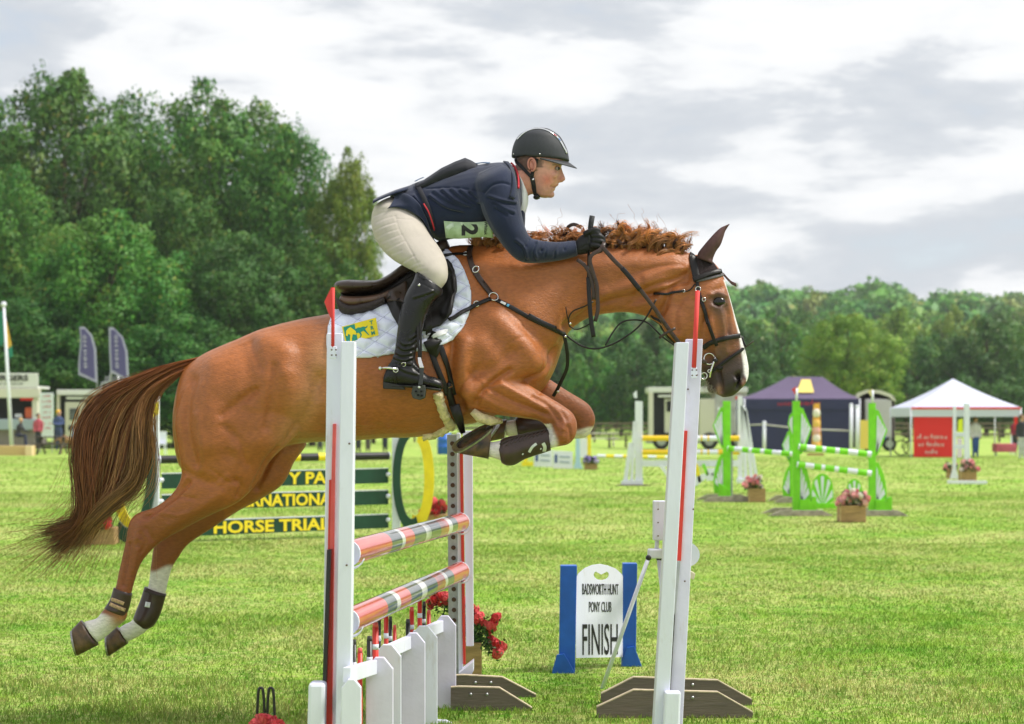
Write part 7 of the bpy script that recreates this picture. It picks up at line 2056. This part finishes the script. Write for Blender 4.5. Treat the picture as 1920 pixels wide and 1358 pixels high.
# ---- narrow white jump by the white gazebo
dN = GD(899)
nj = thing('narrow_white_jump', 'narrow white jump of two uprights and rails beside the white gazebo', 'jump', P(1800, gy(dN), dN))
slab('post', [(1788, 762), (1793, 762), (1793, 880), (1798, 898), (1782, 898), (1787, 880)], dN, m_wp, nj, .08)
slab('post', [(1809, 757), (1818, 757), (1819, 898), (1809, 898)], dN - .6, m_wp, nj, .12)
for y in (815, 838): slab('rail', [(1790, y - 4), (1811, y - 4), (1811, y + 4), (1790, y + 4)], dN - .3, m_wp, nj, .04)
slab('yellow_strip', [(1797, 788), (1805, 785), (1805, 814), (1796, 814)], dN + .6, mat('hi_vis_yellow', (.72, .80, .02), rough=.5), nj, .03)
slab('lilac_strip', [(1795, 822), (1804, 822), (1804, 858), (1795, 858)], dN + .6, mat('lilac_board', (.74, .62, .76), rough=.5), nj, .03)
o = slab('ground_plank', [(1778, 901), (1851, 902), (1851, 908), (1778, 907)], GD(908), m_whi, None, .12); tag(o, 'white plank lying on the grass behind the pink flower tub', 'plank')
for x, dd, lab in ((1433, 84, 'thin white post in front of the navy gazebo middle'), (1596, 82, 'thin white post at the open corner of the navy gazebo'), (1607, 80, 'second thin white post beside the yellow card')):
    o = thing('arena_post', lab, 'post', P(x, gy(dd), dd), 'thin white arena posts'); yb = gy(dd)
    yt = {1433: 790, 1596: 757, 1607: 760}[x]
    MB().tube([P(x, yb, dd), P(x, yt + 4, dd)], .075, 10).build('shaft', m_whi, o, smooth=True); MB().ball(P(x, yt + 3, dd), .09, 8, 6).build('cap', m_whi, o, smooth=True)
rope = MB(); rope.tube([P(1400, 797, 84), P(1433, 796, 84), P(1500, 804, 83), P(1596, 808, 82)], .035, 6); tag(rope.build('arena_rope', mat('rope', (.55, .52, .50), rough=.9), smooth=True), 'pale rope strung across the front of the navy gazebo', 'rope')
ow = thing('orange_jump_wing', 'slim orange and white jump wing in front of the navy gazebo', 'jump wing', P(1530, 860, 78))
slab('frame', [(1526, 758), (1537, 756), (1541, 845), (1522, 845)], 78, mat('orange_paint', (.82, .42, .04), rough=.5), ow, .1)
for i, (y, c) in enumerate(((775, (.80, .74, .62)), (795, (.82, .50, .10)), (808, (.80, .40, .36)), (822, (.82, .72, .66)), (836, (.82, .45, .10)))):
    MB().ball(P(1531, y, 77.9), (.16, .05, .2), 8, 6).build('motif', mat('motif_%d' % i, c, rough=.6), ow, smooth=True)
slab('foot', [(1515, 850), (1545, 850), (1545, 862), (1515, 862)], 77.8, m_box, ow, .3)

# ================================================================== gazebos
m_navyt = mat('navy_canvas', (.022, .024, .085), rough=.75, noise=.12, nscale=1.5, bump=.02, bscale=1.2)
m_navyr = mat('navy_canvas_roof', (.115, .085, .16), rough=.8, noise=.08, nscale=1.2)
m_wcan = mat('white_canvas', (.60, .62, .78), rough=.8, noise=.04)
m_redc = mat('red_canvas', (.72, .018, .018), rough=.7, noise=.06)
def gazebo(root, xl, xr, ye, yb, ridge, ytop, d, depth, mroof, mwall, val):
    """Eaves row ye from xl to xr; ridge columns (x0, x1) at row ytop."""
    E = [P(xl, ye, d), P(xr, ye, d)]; bk = Vector((0, depth, 0))
    T0 = P(ridge[0], ytop, d) + bk * .5; T1 = P(ridge[1], ytop, d) + bk * .5
    rf = MB(); N = 10
    def face(a, b, ta, tb):
        grid = []
        for i in range(N + 1):
            t = i / N; sag = -.10 * math.sin(math.pi * t) * (E[1] - E[0]).length * .16
            row = [(a.lerp(b, u)).lerp(ta.lerp(tb, u), t) + Vector((0, 0, sag)) for u in np.linspace(0, 1, 8)]
            grid.append(row)
        vs = [v for r_ in grid for v in r_]; fs = [(i * 8 + j, i * 8 + j + 1, (i + 1) * 8 + j + 1, (i + 1) * 8 + j) for i in range(N) for j in range(7)]
        rf.add(vs, fs)
    face(E[0], E[1], T0, T1); face(E[1], E[1] + bk, T1, T1); face(E[1] + bk, E[0] + bk, T1, T0); face(E[0] + bk, E[0], T0, T0)
    r_ = rf.build('roof', mroof, root, smooth=False, recalc=False)
    vh = Vector((0, 0, -val))
    for nm, a, b in (('valance', E[0], E[1]), ('valance', E[1], E[1] + bk), ('valance', E[0], E[0] + bk), ('valance', E[0] + bk, E[1] + bk)):
        nrm = Vector((0, -.01, 0)) if nm else None
        MB().prism([a, b, b + vh, a + vh], (0, 0, 0), (.02 if abs((b - a).x) < .1 else 0, .02, 0)).build(nm, mwall if mwall is m_navyt else mroof, root)
    for q in (E[0], E[1], E[0] + bk, E[1] + bk):
        MB().tube([(q.x, q.y, 0), (q.x, q.y, q.z)], .03, 8).build('leg', m_whi, root, smooth=True)
    return E, bk
ng = thing('navy_gazebo', 'navy gazebo with purple roof and a yellow panel behind the shell jump', 'gazebo', P(1500, gy(88), 88))
E, bk = gazebo(ng, 1396, 1612, 748, 846, (1487, 1553), 705, 88, 3.2, m_navyr, m_navyt, .5)
slab('front_wall', [(1397, 756), (1594, 762), (1594, gy(88)), (1397, gy(88))], 88.05, m_navyt, ng, .03, 0)
MB().prism([P(1397, 760, 88), P(1397, 760, 88) + bk, (P(1397, 760, 88) + bk).xy.to_3d(), P(1397, 760, 88).xy.to_3d()], (0, 0, 0), (.02, 0, 0)).build('side_wall', m_navyt, ng)
slab('back_wall', [(1397, 756), (1605, 756), (1605, 840), (1397, 840)], 91.0, m_navyt, ng, .03, 0)
for (u0, u1, t0, t1) in ((0.42, .62, .30, .86),):
    A_, B_ = E[0], E[1]; T0 = P(1487, 705, 88) + bk * .5; T1 = P(1553, 705, 88) + bk * .5
    pt = lambda u, t: A_.lerp(B_, u).lerp(T0.lerp(T1, u), t) + Vector((0, -.06, -.10 * math.sin(math.pi * t) * (B_ - A_).length * .16 + .05))
    q = MB(); gr = [[pt(u, t) for u in np.linspace(u0, u1, 5)] for t in np.linspace(t0, t1, 6)]
    q.add([v for r_ in gr for v in r_], [(i * 5 + j, i * 5 + j + 1, (i + 1) * 5 + j + 1, (i + 1) * 5 + j) for i in range(5) for j in range(4)]); q.build('yellow_panel', mat('yellow_canvas', (.80, .62, .16), rough=.7), ng)
scribble(mat('red_letters', (.52, .03, .06), rough=.6), ng, P(1497, 757, 87.95), (1, 0, .01), (0, 0, 1), 2.1, .26, 4)
o = slab('yellow_card', [(1613, 788), (1634, 788), (1634, 842), (1613, 842)], 86, mat('yellow_card', (.78, .58, .12), rough=.7), None, .05); tag(o, 'yellow display card standing at the navy gazebo corner', 'sign')
wg = thing('white_gazebo', 'white gazebo with red trim and red side panel', 'gazebo', P(1810, gy(74), 74))
E, bk = gazebo(wg, 1708, 1914, 764, 858, (1809, 1809), 708, 74, 4.0, m_wcan, m_wcan, .36)
MB().beam(E[0] + Vector((0, -.03, -.03)), E[1] + Vector((0, -.03, -.03)), .02, .085).build('red_trim', m_redc, wg)
slab('red_panel', [(1713, 779), (1786, 779), (1786, gy(74) - 1), (1713, gy(74) - 1)], 74.05, m_redc, wg, .02, 0)
for sd_, y, f_ in ((1, 820, 1.05), (2, 834, .95), (3, 848, .45)):
    scribble(mat('pale_letters', (.80, .62, .62), rough=.6), wg, P(1745, y, 74.0), (1, 0, 0), (0, 0, 1), f_, .2, sd_)
slab('red_panel', [(1902, 780), (1908, 780), (1908, 806), (1902, 806)], 78, m_redc, wg, .02, 0)

# ================================================================== vehicles and stalls
m_van = mat('van_white', (.72, .72, .70), rough=.4, noise=.05); m_dark = mat('dark_opening', (.018, .018, .02), rough=.8); m_cream = mat('cream_panel', (.66, .63, .54), rough=.5)
m_tyre = mat('tyre_rubber', (.02, .02, .02), rough=.85)
def vbox(name, x0, x1, y0, y1, d, depth, m, parent, bevel=.02):
    a, b_ = P(x0, y0, d), P(x1, y1, d); c = Vector(((a.x + b_.x) / 2, d + depth / 2, (a.z + b_.z) / 2))
    return MB().box(c, (abs(b_.x - a.x), depth, abs(a.z - b_.z))).build(name, m, parent, bevel=bevel)
def wheel(px, d, r, parent):
    x = (px - CXP) / FPX * d; w = MB().tube([(x, d, r), (x, d + .2, r)], r, 20).build('wheel', m_tyre, parent); MB().tube([(x, d - .01, r), (x, d + .02, r)], r * .55, 14).build('rim', m_galv, w)
bv = thing('burger_van', 'white burger van with a sign board and open serving hatch', 'food van', P(20, gy(86), 86))
vbox('sign_board', -40, 71, 700, 727, 86, .1, m_van, bv); vbox('fascia', -45, 74, 729, 746, 85.9, .3, m_cream, bv)
vbox('counter', -45, 66, 786, 806, 85.7, .5, mat('grey_counter', (.32, .38, .45), rough=.4), bv); vbox('lower_body', -45, 66, 806, gy(86) - 12, 86, 2.2, mat('mesh_grey', (.22, .18, .19), rough=.6, noise=.2), bv)
vbox('back_wall', -45, 66, 746, 790, 88, .1, m_dark, bv); vbox('side_post', 60, 70, 746, 812, 86, 2.0, m_cream, bv); vbox('hatch_post', 16, 20, 746, 790, 86.2, .1, m_cream, bv); vbox('roof', -45, 72, 724, 729, 86.05, 2.1, m_van, bv)
place_text('BURGERS', m_letter, bv, P(16, 709, 85.97), (1, 0, 0), (0, 0, 1), .34, fit=1.75, bold=.012); scribble(m_letter, bv, P(10, 720, 85.97), (1, 0, 0), (0, 0, 1), 1.7, .10, 7)
vbox('red_awning', 38, 62, 746, 751, 85.95, .2, m_redc, bv); vbox('urn', 46, 63, 764, 786, 86.3, .3, mat('orange_urn', (.72, .12, .03), rough=.4), bv, .08); vbox('bowl', 27, 41, 776, 784, 86.2, .2, m_van, bv, .06)
for px in (0, 40): wheel(px, 86.1, .32, bv)
mbn = thing('menu_banner', 'tall white menu banner with red writing beside the burger van', 'banner', P(86, gy(85), 85))
vbox('panel', 74, 100, 737, 822, 85, .05, mat('banner_white', (.70, .76, .78), rough=.6), mbn)
for i, y in enumerate((743, 753, 763, 773, 783, 794, 803)):
    scribble(mat('menu_red', (.62, .10, .12), rough=.6), mbn, P(87, y, 84.97), (1, 0, 0), (0, 0, 1), (.30, .42, .36, .26, .40, .34, .38)[i], .12, 20 + i)
for px in (76, 98): MB().tube([P(px, 822, 85), (P(px, 822, 85).x, 85, 0)], .02, 6).build('leg', m_galv, mbn)
tv = thing('white_trailer', 'white catering trailer with a side window behind the horse tail', 'trailer', P(180, gy(88), 88))
vbox('roof', 106, 262, 731, 741, 87.8, 2.4, m_van, tv); vbox('end_post', 106, 112, 741, 830, 88, .2, m_cream, tv); vbox('dark_side', 112, 262, 741, 812, 88.2, .1, m_dark, tv); vbox('panel', 122, 160, 754, 828, 87.95, .1, m_cream, tv)
vbox('window', 130, 147, 766, 788, 87.9, .04, mat('window_glass', (.10, .11, .11), rough=.15, noise=.6, nscale=3), tv); vbox('lower_body', 160, 262, 800, 830, 88, 2.0, m_van, tv); vbox('awning_rail', 124, 165, 744, 749, 87.9, .1, m_van, tv); vbox('hatch', 128, 142, 798, 808, 87.9, .05, m_dark, tv)
for px in (190, 235): wheel(px, 88.0, .33, tv)
sc_ = MB(); sc_.tube([P(188, 731, 88), P(192, 718, 88), P(206, 716, 88), P(208, 700, 88), P(220, 700, 88), P(222, 716, 88), P(236, 716, 88)], .06, 8); sc_.build('roof_frame', m_galv, tv, smooth=True); vbox('roof_unit', 196, 232, 706, 731, 88.3, .8, mat('roof_unit', (.16, .17, .17), rough=.6, noise=.4, nscale=4), tv)
lo = thing('horse_lorry', 'white horse lorry with dark open side behind the leaning upright', 'lorry', P(1310, gy(95), 95))
vbox('roof', 1216, 1402, 726, 736, 95, 2.4, m_van, lo); vbox('corner_post', 1216, 1225, 736, 828, 95, .2, m_cream, lo); vbox('dark_side', 1225, 1290, 736, 816, 95.4, .1, m_dark, lo); vbox('door', 1246, 1262, 748, 812, 95.2, .08, m_cream, lo); vbox('door_window', 1250, 1260, 752, 772, 95.15, .05, m_dark, lo)
vbox('side_panel', 1312, 1340, 748, 822, 95, 2.2, m_cream, lo); vbox('side_panel', 1340, 1400, 736, 822, 95.1, 2.0, mat('grey_panel', (.46, .45, .45), rough=.5, noise=.25, nscale=2), lo); vbox('skirt', 1216, 1402, 822, 832, 95, 2.2, mat('skirt_grey', (.40, .40, .41), rough=.5), lo); vbox('awning_bar', 1234, 1262, 741, 745, 95, .1, m_van, lo)
for px in (1240, 1330, 1385): wheel(px, 94.95, .42, lo)
slab('red_cross', [(1378, 745), (1386, 741), (1392, 746), (1386, 752), (1380, 751)], 94.9, m_flag, lo, .05)
tr_ = thing('grey_trailer', 'grey horse trailer with a curved cream roof behind the shell upright', 'trailer', P(1650, gy(90), 90))
rs = []
for dd in (90, 93):
    rs.append([P(x, y, dd) for x, y in ((1604, 748), (1606, 738), (1625, 731), (1650, 732), (1670, 739), (1681, 752), (1676, 752), (1666, 744), (1648, 738), (1625, 737), (1612, 743), (1610, 748))])
MB().rings(rs).build('curved_roof', m_cream, tr_); vbox('front_panel', 1622, 1672, 748, 838, 90, .1, mat('lilac_grey_panel', (.50, .47, .52), rough=.5, noise=.08), tr_, .3); vbox('dark_body', 1608, 1680, 740, 834, 90.15, 2.8, mat('trailer_dark', (.035, .02, .03), rough=.5), tr_, .2)
slab('blue_logo', [(1653, 822), (1661, 817), (1662, 828), (1653, 828)], 89.97, m_bluep, tr_, .01, 0); wheel(1630, 89.95, .33, tr_); wheel(1668, 89.95, .33, tr_)

# flags
def feather(label, xs_l, xs_r, d, px, ybase):
    root = thing('feather_flag', label, 'flag', P(px, gy(d), d), 'purple feather flags')
    pts = xs_l + xs_r[::-1]
    slab('flag_edge', pts, d, mat('flag_pale_edge', (.42, .40, .58), rough=.8), root, .02, 0)
    c = np.mean(pts, axis=0); inner = [tuple(c + (np.array(p) - c) * np.array([.78, .90])) for p in pts]
    slab('flag_cloth', inner, d - .012, mat('flag_purple', (.10, .085, .235), rough=.8, noise=.1), root, .012, 0)
    up = P(c[0], c[1] - 40, d) - P(c[0] + 3, c[1] + 40, d)
    scribble(mat('flag_writing', (.58, .55, .74), rough=.7), root, P(c[0] - 1, c[1], d - .03), -up.normalized(), (1, 0, 0), 1.5, .26, 31)
    MB().tube([(P(px, gy(d), d).x, d + .03, 0), P(px, ybase, d + .03), P((xs_r[-1][0] + xs_l[0][0]) / 2 + 10, xs_l[0][1] + 30, d + .03)], .025, 8).build('pole', m_galv, root, smooth=True)
feather('purple feather flag nearer the burger van', [(149, 613), (151, 640), (147, 680), (147, 703)], [(158, 613), (172, 628), (180, 655), (183, 718)], 84, 182, 722)
feather('purple feather flag nearer the horse tail', [(204, 614), (205, 660), (207, 698)], [(212, 614), (230, 632), (239, 660), (242, 715)], 84, 241, 724)
fp = thing('flag_pole', 'white flag pole with a green and gold flag standing in a timber planter', 'flag pole', P(22, gy(80), 80))
MB().tube([P(23, gy(80) - 4, 80), P(14, 700, 80), P(7, 572, 80)], [.085, .07, .055], 12).build('pole', m_whi, fp, smooth=True); MB().ball(P(7, 571, 80), .12, 10, 8).build('finial', m_whi, fp, smooth=True)
slab('flag_green', [(-12, 595), (6, 580), (8, 640), (2, 650), (-10, 640)], 80.02, mat('flag_green', (.02, .20, .13), rough=.8), fp, .02, 0); slab('flag_gold', [(9, 590), (15, 615), (22, 648), (13, 655)], 80.03, mat('flag_gold', (.70, .42, .05), rough=.8), fp, .02, 0); slab('flag_green', [(14, 645), (23, 648), (24, 668), (17, 673)], 80.04, mat('flag_green', (.02, .20, .13), rough=.8), fp, .02, 0)
o = vbox('timber_planter', -20, 60, 836, gy(78), 78, .6, mat('raw_timber', (.58, .40, .18), rough=.8, noise=.15), None); tag(o, 'low raw timber box at the foot of the flag pole', 'planter box')
o = vbox('timber_block', 47, 60, 836, gy(77.7), 77.6, .3, mat('pale_timber', (.74, .58, .34), rough=.8), None); tag(o, 'pale timber block at the end of the low timber box', 'block')

# ================================================================== people, dog, tables
def person(label, px, pybase, hpx, d, top, legs, hair, seated=False, turn=1, hat=None, skin=(.50, .28, .20), arms='hang'):
    """Small figure: one continuous body with separate hair; clothing by height."""
    k = hpx / FPX * d; x = (px - CXP) / FPX * d; z0 = CAMH - (pybase - HYP) / FPX * d
    root = thing('person', label, 'person', (x, d, max(0, z0)), 'people around the trade stands')
    H = k
    mb = MB(); t = turn
    V = lambda a, b, c: Vector((x + a * H * t, d + b * H, z0 + c * H))
    rsec = lambda a, c, rx, ry, lean=0: [V(a + rx * math.cos(q), ry * math.sin(q), c) for q in np.linspace(0, 6.283, 13)[:-1]]
    if not seated:
        mb.rings([rsec(0, .46, .07, .06), rsec(0, .52, .085, .065), rsec(0, .62, .075, .06), rsec(0, .72, .09, .065), rsec(0, .80, .105, .06), rsec(0, .835, .07, .045), rsec(0, .86, .03, .03), rsec(.005, .89, .03, .03)])
        for s in (-1, 1): mb.tube([V(s * .042, 0, .50), V(s * .045, -.01, .28), V(s * .048, .01, .05), V(s * .048, -.04, .015)], [.055 * H, .042 * H, .028 * H, .022 * H], 10)
    else:
        mb.rings([rsec(-.02, .44, .09, .08), rsec(-.01, .52, .09, .07), rsec(.02, .64, .085, .065), rsec(.05, .78, .10, .06), rsec(.07, .82, .06, .045), rsec(.09, .88, .03, .03)])
        for s in (-1, 1): mb.tube([V(0, s * .045, .46), V(.22, s * .05, .47), V(.23, s * .05, .24), V(.27, s * .05, .02)], [.06 * H, .05 * H, .038 * H, .03 * H], 10)
    ox = .09 if seated else .0
    mb.ball(V(ox + .008, 0, .935), (.055 * H, .058 * H, .068 * H), 12, 9)
    for s in (-1, 1):
        if arms == 'hang': pts = [V(s * .105, 0, .79), V(s * .125, -.01, .64), V(s * .115, -.05, .50), V(s * .11, -.06, .46)]
        elif arms == 'fold': pts = [V(s * .105, 0, .79), V(s * .125, -.03, .66), V(s * .03, -.10, .64), V(-s * .02, -.11, .64)]
        else: pts = [V(ox * .6, s * .10, .78), V(ox + .10, s * .11, .62), V(ox + .22, s * .07, .58), V(ox + .26, s * .06, .57)]
        mb.tube(pts, [.036 * H, .030 * H, .024 * H, .022 * H], 8)
    me = fuse(mb, .022 * H, 2, .4)
    v, n_ = get_v(me); hz = (v[:, 2] - z0) / H; cx_ = np.tile(np.array(skin), (len(v), 1))
    waist = .50 if not seated else .52
    cx_[hz < .855] = top; cx_[hz < waist] = legs; cx_[hz < .03] = (.03, .03, .03)
    if arms == 'hang': cx_[(hz < .50) & (np.abs(v[:, 0] - x) > .088 * H)] = skin
    setcol(me, cx_); body = link('body', me, mat('figure', rough=.8, attr='Col', noise=.15, nscale=8), root); shade(body)
    hm = MB(); hm.ball(V(ox - .010, .008, .958), (.060 * H, .064 * H, .058 * H), 12, 9)
    if hair is not None and hat is None: hm.build('hair', mat('hair_%s' % str(hair), hair, rough=.7), root, smooth=True)
    if hat is not None: hm.build('hat', mat('hat_%s' % str(hat), hat, rough=.7), root, smooth=True)
    return root
person('seated blonde person in dark clothes by the timber box', 34, 846, 62, 79, (.03, .03, .035), (.02, .025, .06), (.62, .42, .18), seated=True, arms='reach')
person('person in a red waistcoat with white sleeves at the menu banner', 72, 842, 66, 83, (.48, .08, .12), (.03, .03, .04), (.06, .03, .02))
person('person in a yellow hat and blue top with folded arms', 110, 846, 77, 83, (.045, .07, .17), (.04, .06, .13), None, hat=(.75, .42, .03), arms='fold')
person('person in pale blue seated beside the dog', 138, 846, 52, 82, (.25, .35, .52), (.10, .13, .2), (.3, .2, .12), seated=True, arms='reach')
person('grey haired person in purple behind the tail wing', 287, 846, 66, 84, (.10, .05, .20), (.45, .46, .50), (.62, .60, .58))
person('person in black seen under the horse belly', 672, 850, 62, 80, (.03, .03, .035), (.04, .04, .05), (.10, .06, .04))
person('person in pale blue top seen under the horse belly', 690, 848, 58, 84, (.35, .45, .60), (.10, .08, .08), (.20, .12, .07))
person('person in a bright blue jacket seen under the horse belly', 722, 848, 60, 83, (.03, .08, .38), (.02, .025, .05), (.10, .06, .04))
person('person seen between the belly and the hind leg', 600, 847, 60, 86, (.20, .17, .15), (.06, .06, .08), (.12, .08, .05))
person('person in white top and blue shorts beside the white gazebo', 1829, 858, 76, 74.5, (.62, .58, .64), (.03, .08, .30), (.14, .07, .04))
person('person in black at the picture edge past the white gazebo', 1916, 862, 84, 73, (.03, .03, .04), (.50, .50, .54), (.18, .10, .06))
person('person in maroon under the white gazebo', 1903, 845, 60, 79, (.28, .03, .06), (.03, .03, .04), (.10, .06, .04))
person('person in blue beside the lorry door with a pink face', 1233, 836, 46, 96, (.10, .18, .42), (.04, .04, .05), None, skin=(.62, .34, .34))
# dog
dg_ = thing('dog', 'brown dog standing by the picnic table', 'dog', P(128, gy(82), 82)); dm = MB(); kd = 82 / FPX
DV = lambda a, b, c: Vector(((128 + a - CXP) * kd, 82 + b, c * kd))
dm.tube([DV(-16, 0, 26), DV(-6, 0, 27), DV(6, 0, 25), DV(15, 0, 28)], [.16, .19, .16, .13], 10)
dm.tube([DV(15, 0, 29), DV(20, 0, 36), DV(24, 0, 40)], [.13, .10, .09], 8); dm.ball(DV(25, 0, 41), (.15, .10, .11), 10, 8); dm.tube([DV(26, 0, 40), DV(33, 0, 38)], [.07, .045], 8)
for a, s in ((-14, .08), (-12, -.08), (13, .08), (11, -.08)): dm.tube([DV(a, s, 24), DV(a + (3 if a < 0 else 0), s, 14), DV(a - (1 if a < 0 else 0), s, 7), DV(a + 1, s, 1)], [.085, .06, .04, .045], 8)
dm.tube([DV(-17, 0, 28), DV(-24, 0, 26), DV(-28, 0, 20)], [.05, .04, .02], 8)
for s in (-1, 1): dm.tube([DV(23, s * .09, 45), DV(21, s * .12, 40)], [.05, .03], 6)
dme = fuse(dm, .03, 2, .4); shade(link('body', dme, mat('dog_coat', (.34, .19, .08), rough=.9, noise=.4, nscale=6), dg_))
def picnic(label, px, d, w, m):
    root = thing('picnic_table', label, 'table', P(px, gy(d), d), 'picnic tables'); x = (px - CXP) / FPX * d
    MB().box((x, d, .74), (w, .75, .05)).build('table_top', m, root, bevel=.01)
    for s in (-1, 1):
        MB().box((x, d + s * .68, .45), (w, .26, .045)).build('seat', m, root, bevel=.01)
        MB().beam((x + s * w * .36, d - .75, .02), (x + s * w * .36, d + .2, .72), .06, .09).build('leg', m, root); MB().beam((x + s * w * .36, d + .75, .02), (x + s * w * .36, d - .2, .70), .05, .09).build('leg', m, root); MB().box((x + s * w * .36, d, .40), (.05, 1.5, .08)).build('crossbar', m, root)
m_tab = mat('dark_timber', (.075, .055, .045), rough=.8, noise=.2)
picnic('dark wooden picnic table beside the dog', 98, 80.5, 1.3, m_tab)
picnic('pale picnic table far beyond the horse knees', 1125, 105, 2.0, m_cream); picnic('dark picnic table beside the white slatted wing', 1158, 100, 1.2, m_tab)
ta = thing('stall_table', 'table under a pink cloth past the white gazebo', 'table', P(1885, gy(77), 77)); vbox('cloth', 1868, 1906, 832, 848, 77, .7, mat('pink_cloth', (.62, .12, .20), rough=.8, noise=.3, nscale=3), ta)
for px in (1868, 1905): MB().tube([P(px, 846, 77.1), (P(px, 846, 77.1).x, 77.1, 0)], .025, 6).build('leg', m_galv, ta)
for px, lab in ((1908, 'white garden chair at the picture edge'), (300, 'white garden chair behind the tail wing')):
    d = 80; x = (px - CXP) / FPX * d; ch = thing('garden_chair', lab, 'chair', (x, d, 0), 'white garden chairs')
    MB().box((x, d, .44), (.48, .46, .04)).build('seat', m_whi, ch, bevel=.01); MB().box((x, d + .23, .72), (.46, .04, .50)).build('backrest', m_whi, ch, bevel=.01)
    for sx in (-1, 1):
        for sy in (-1, 1): MB().tube([(x + sx * .2, d + sy * .2, .43), (x + sx * .24, d + sy * .23, 0)], .02, 6).build('leg', m_whi, ch)
bk1 = thing('bicycle', 'dark bicycle leaning beside the white gazebo', 'bicycle', P(1698, gy(78), 78))
for px in (1690, 1708):
    x = (px - CXP) / FPX * 78; w = MB().torus((x, 78, .32), (.1, 1, 0), .30, .03, 20, 6).build('wheel', m_tyre, bk1)
x0, x1 = (1690 - CXP) / FPX * 78, (1708 - CXP) / FPX * 78
MB().tube([(x0, 78, .32), (x0 + .1, 78, .75), (x1 - .08, 78, .72), ((x0 + x1) / 2, 78, .30), (x0, 78, .32)], .022, 6).build('frame', m_kp, bk1); MB().tube([(x1, 78, .32), (x1 - .08, 78, .72), (x1 - .1, 78, .95)], .022, 6).build('fork', m_kp, bk1); MB().box((x0 + .1, 78, .82), (.22, .12, .06)).build('saddle', m_kp, bk1, bevel=.02); MB().tube([(x1 - .1, 77.75, .95), (x1 - .1, 78.25, .95)], .018, 6).build('handlebar', m_kp, bk1)
# far rail fence and low hedge of the park
rfn = thing('rail_fence', 'long brown post and rail fence across the park beyond the stands', 'fence', (0, 128, 0)); m_rail = mat('fence_timber', (.17, .13, .10), rough=.9, noise=.2)
for z in (.55, .95, 1.25): MB().box((8, 128, z), (84, .06, .12)).build('rail', m_rail, rfn)
for i in range(29): MB().box((-33.5 + i * 3, 128.08, .66), (.14, .14, 1.32)).build('post', m_rail, rfn)
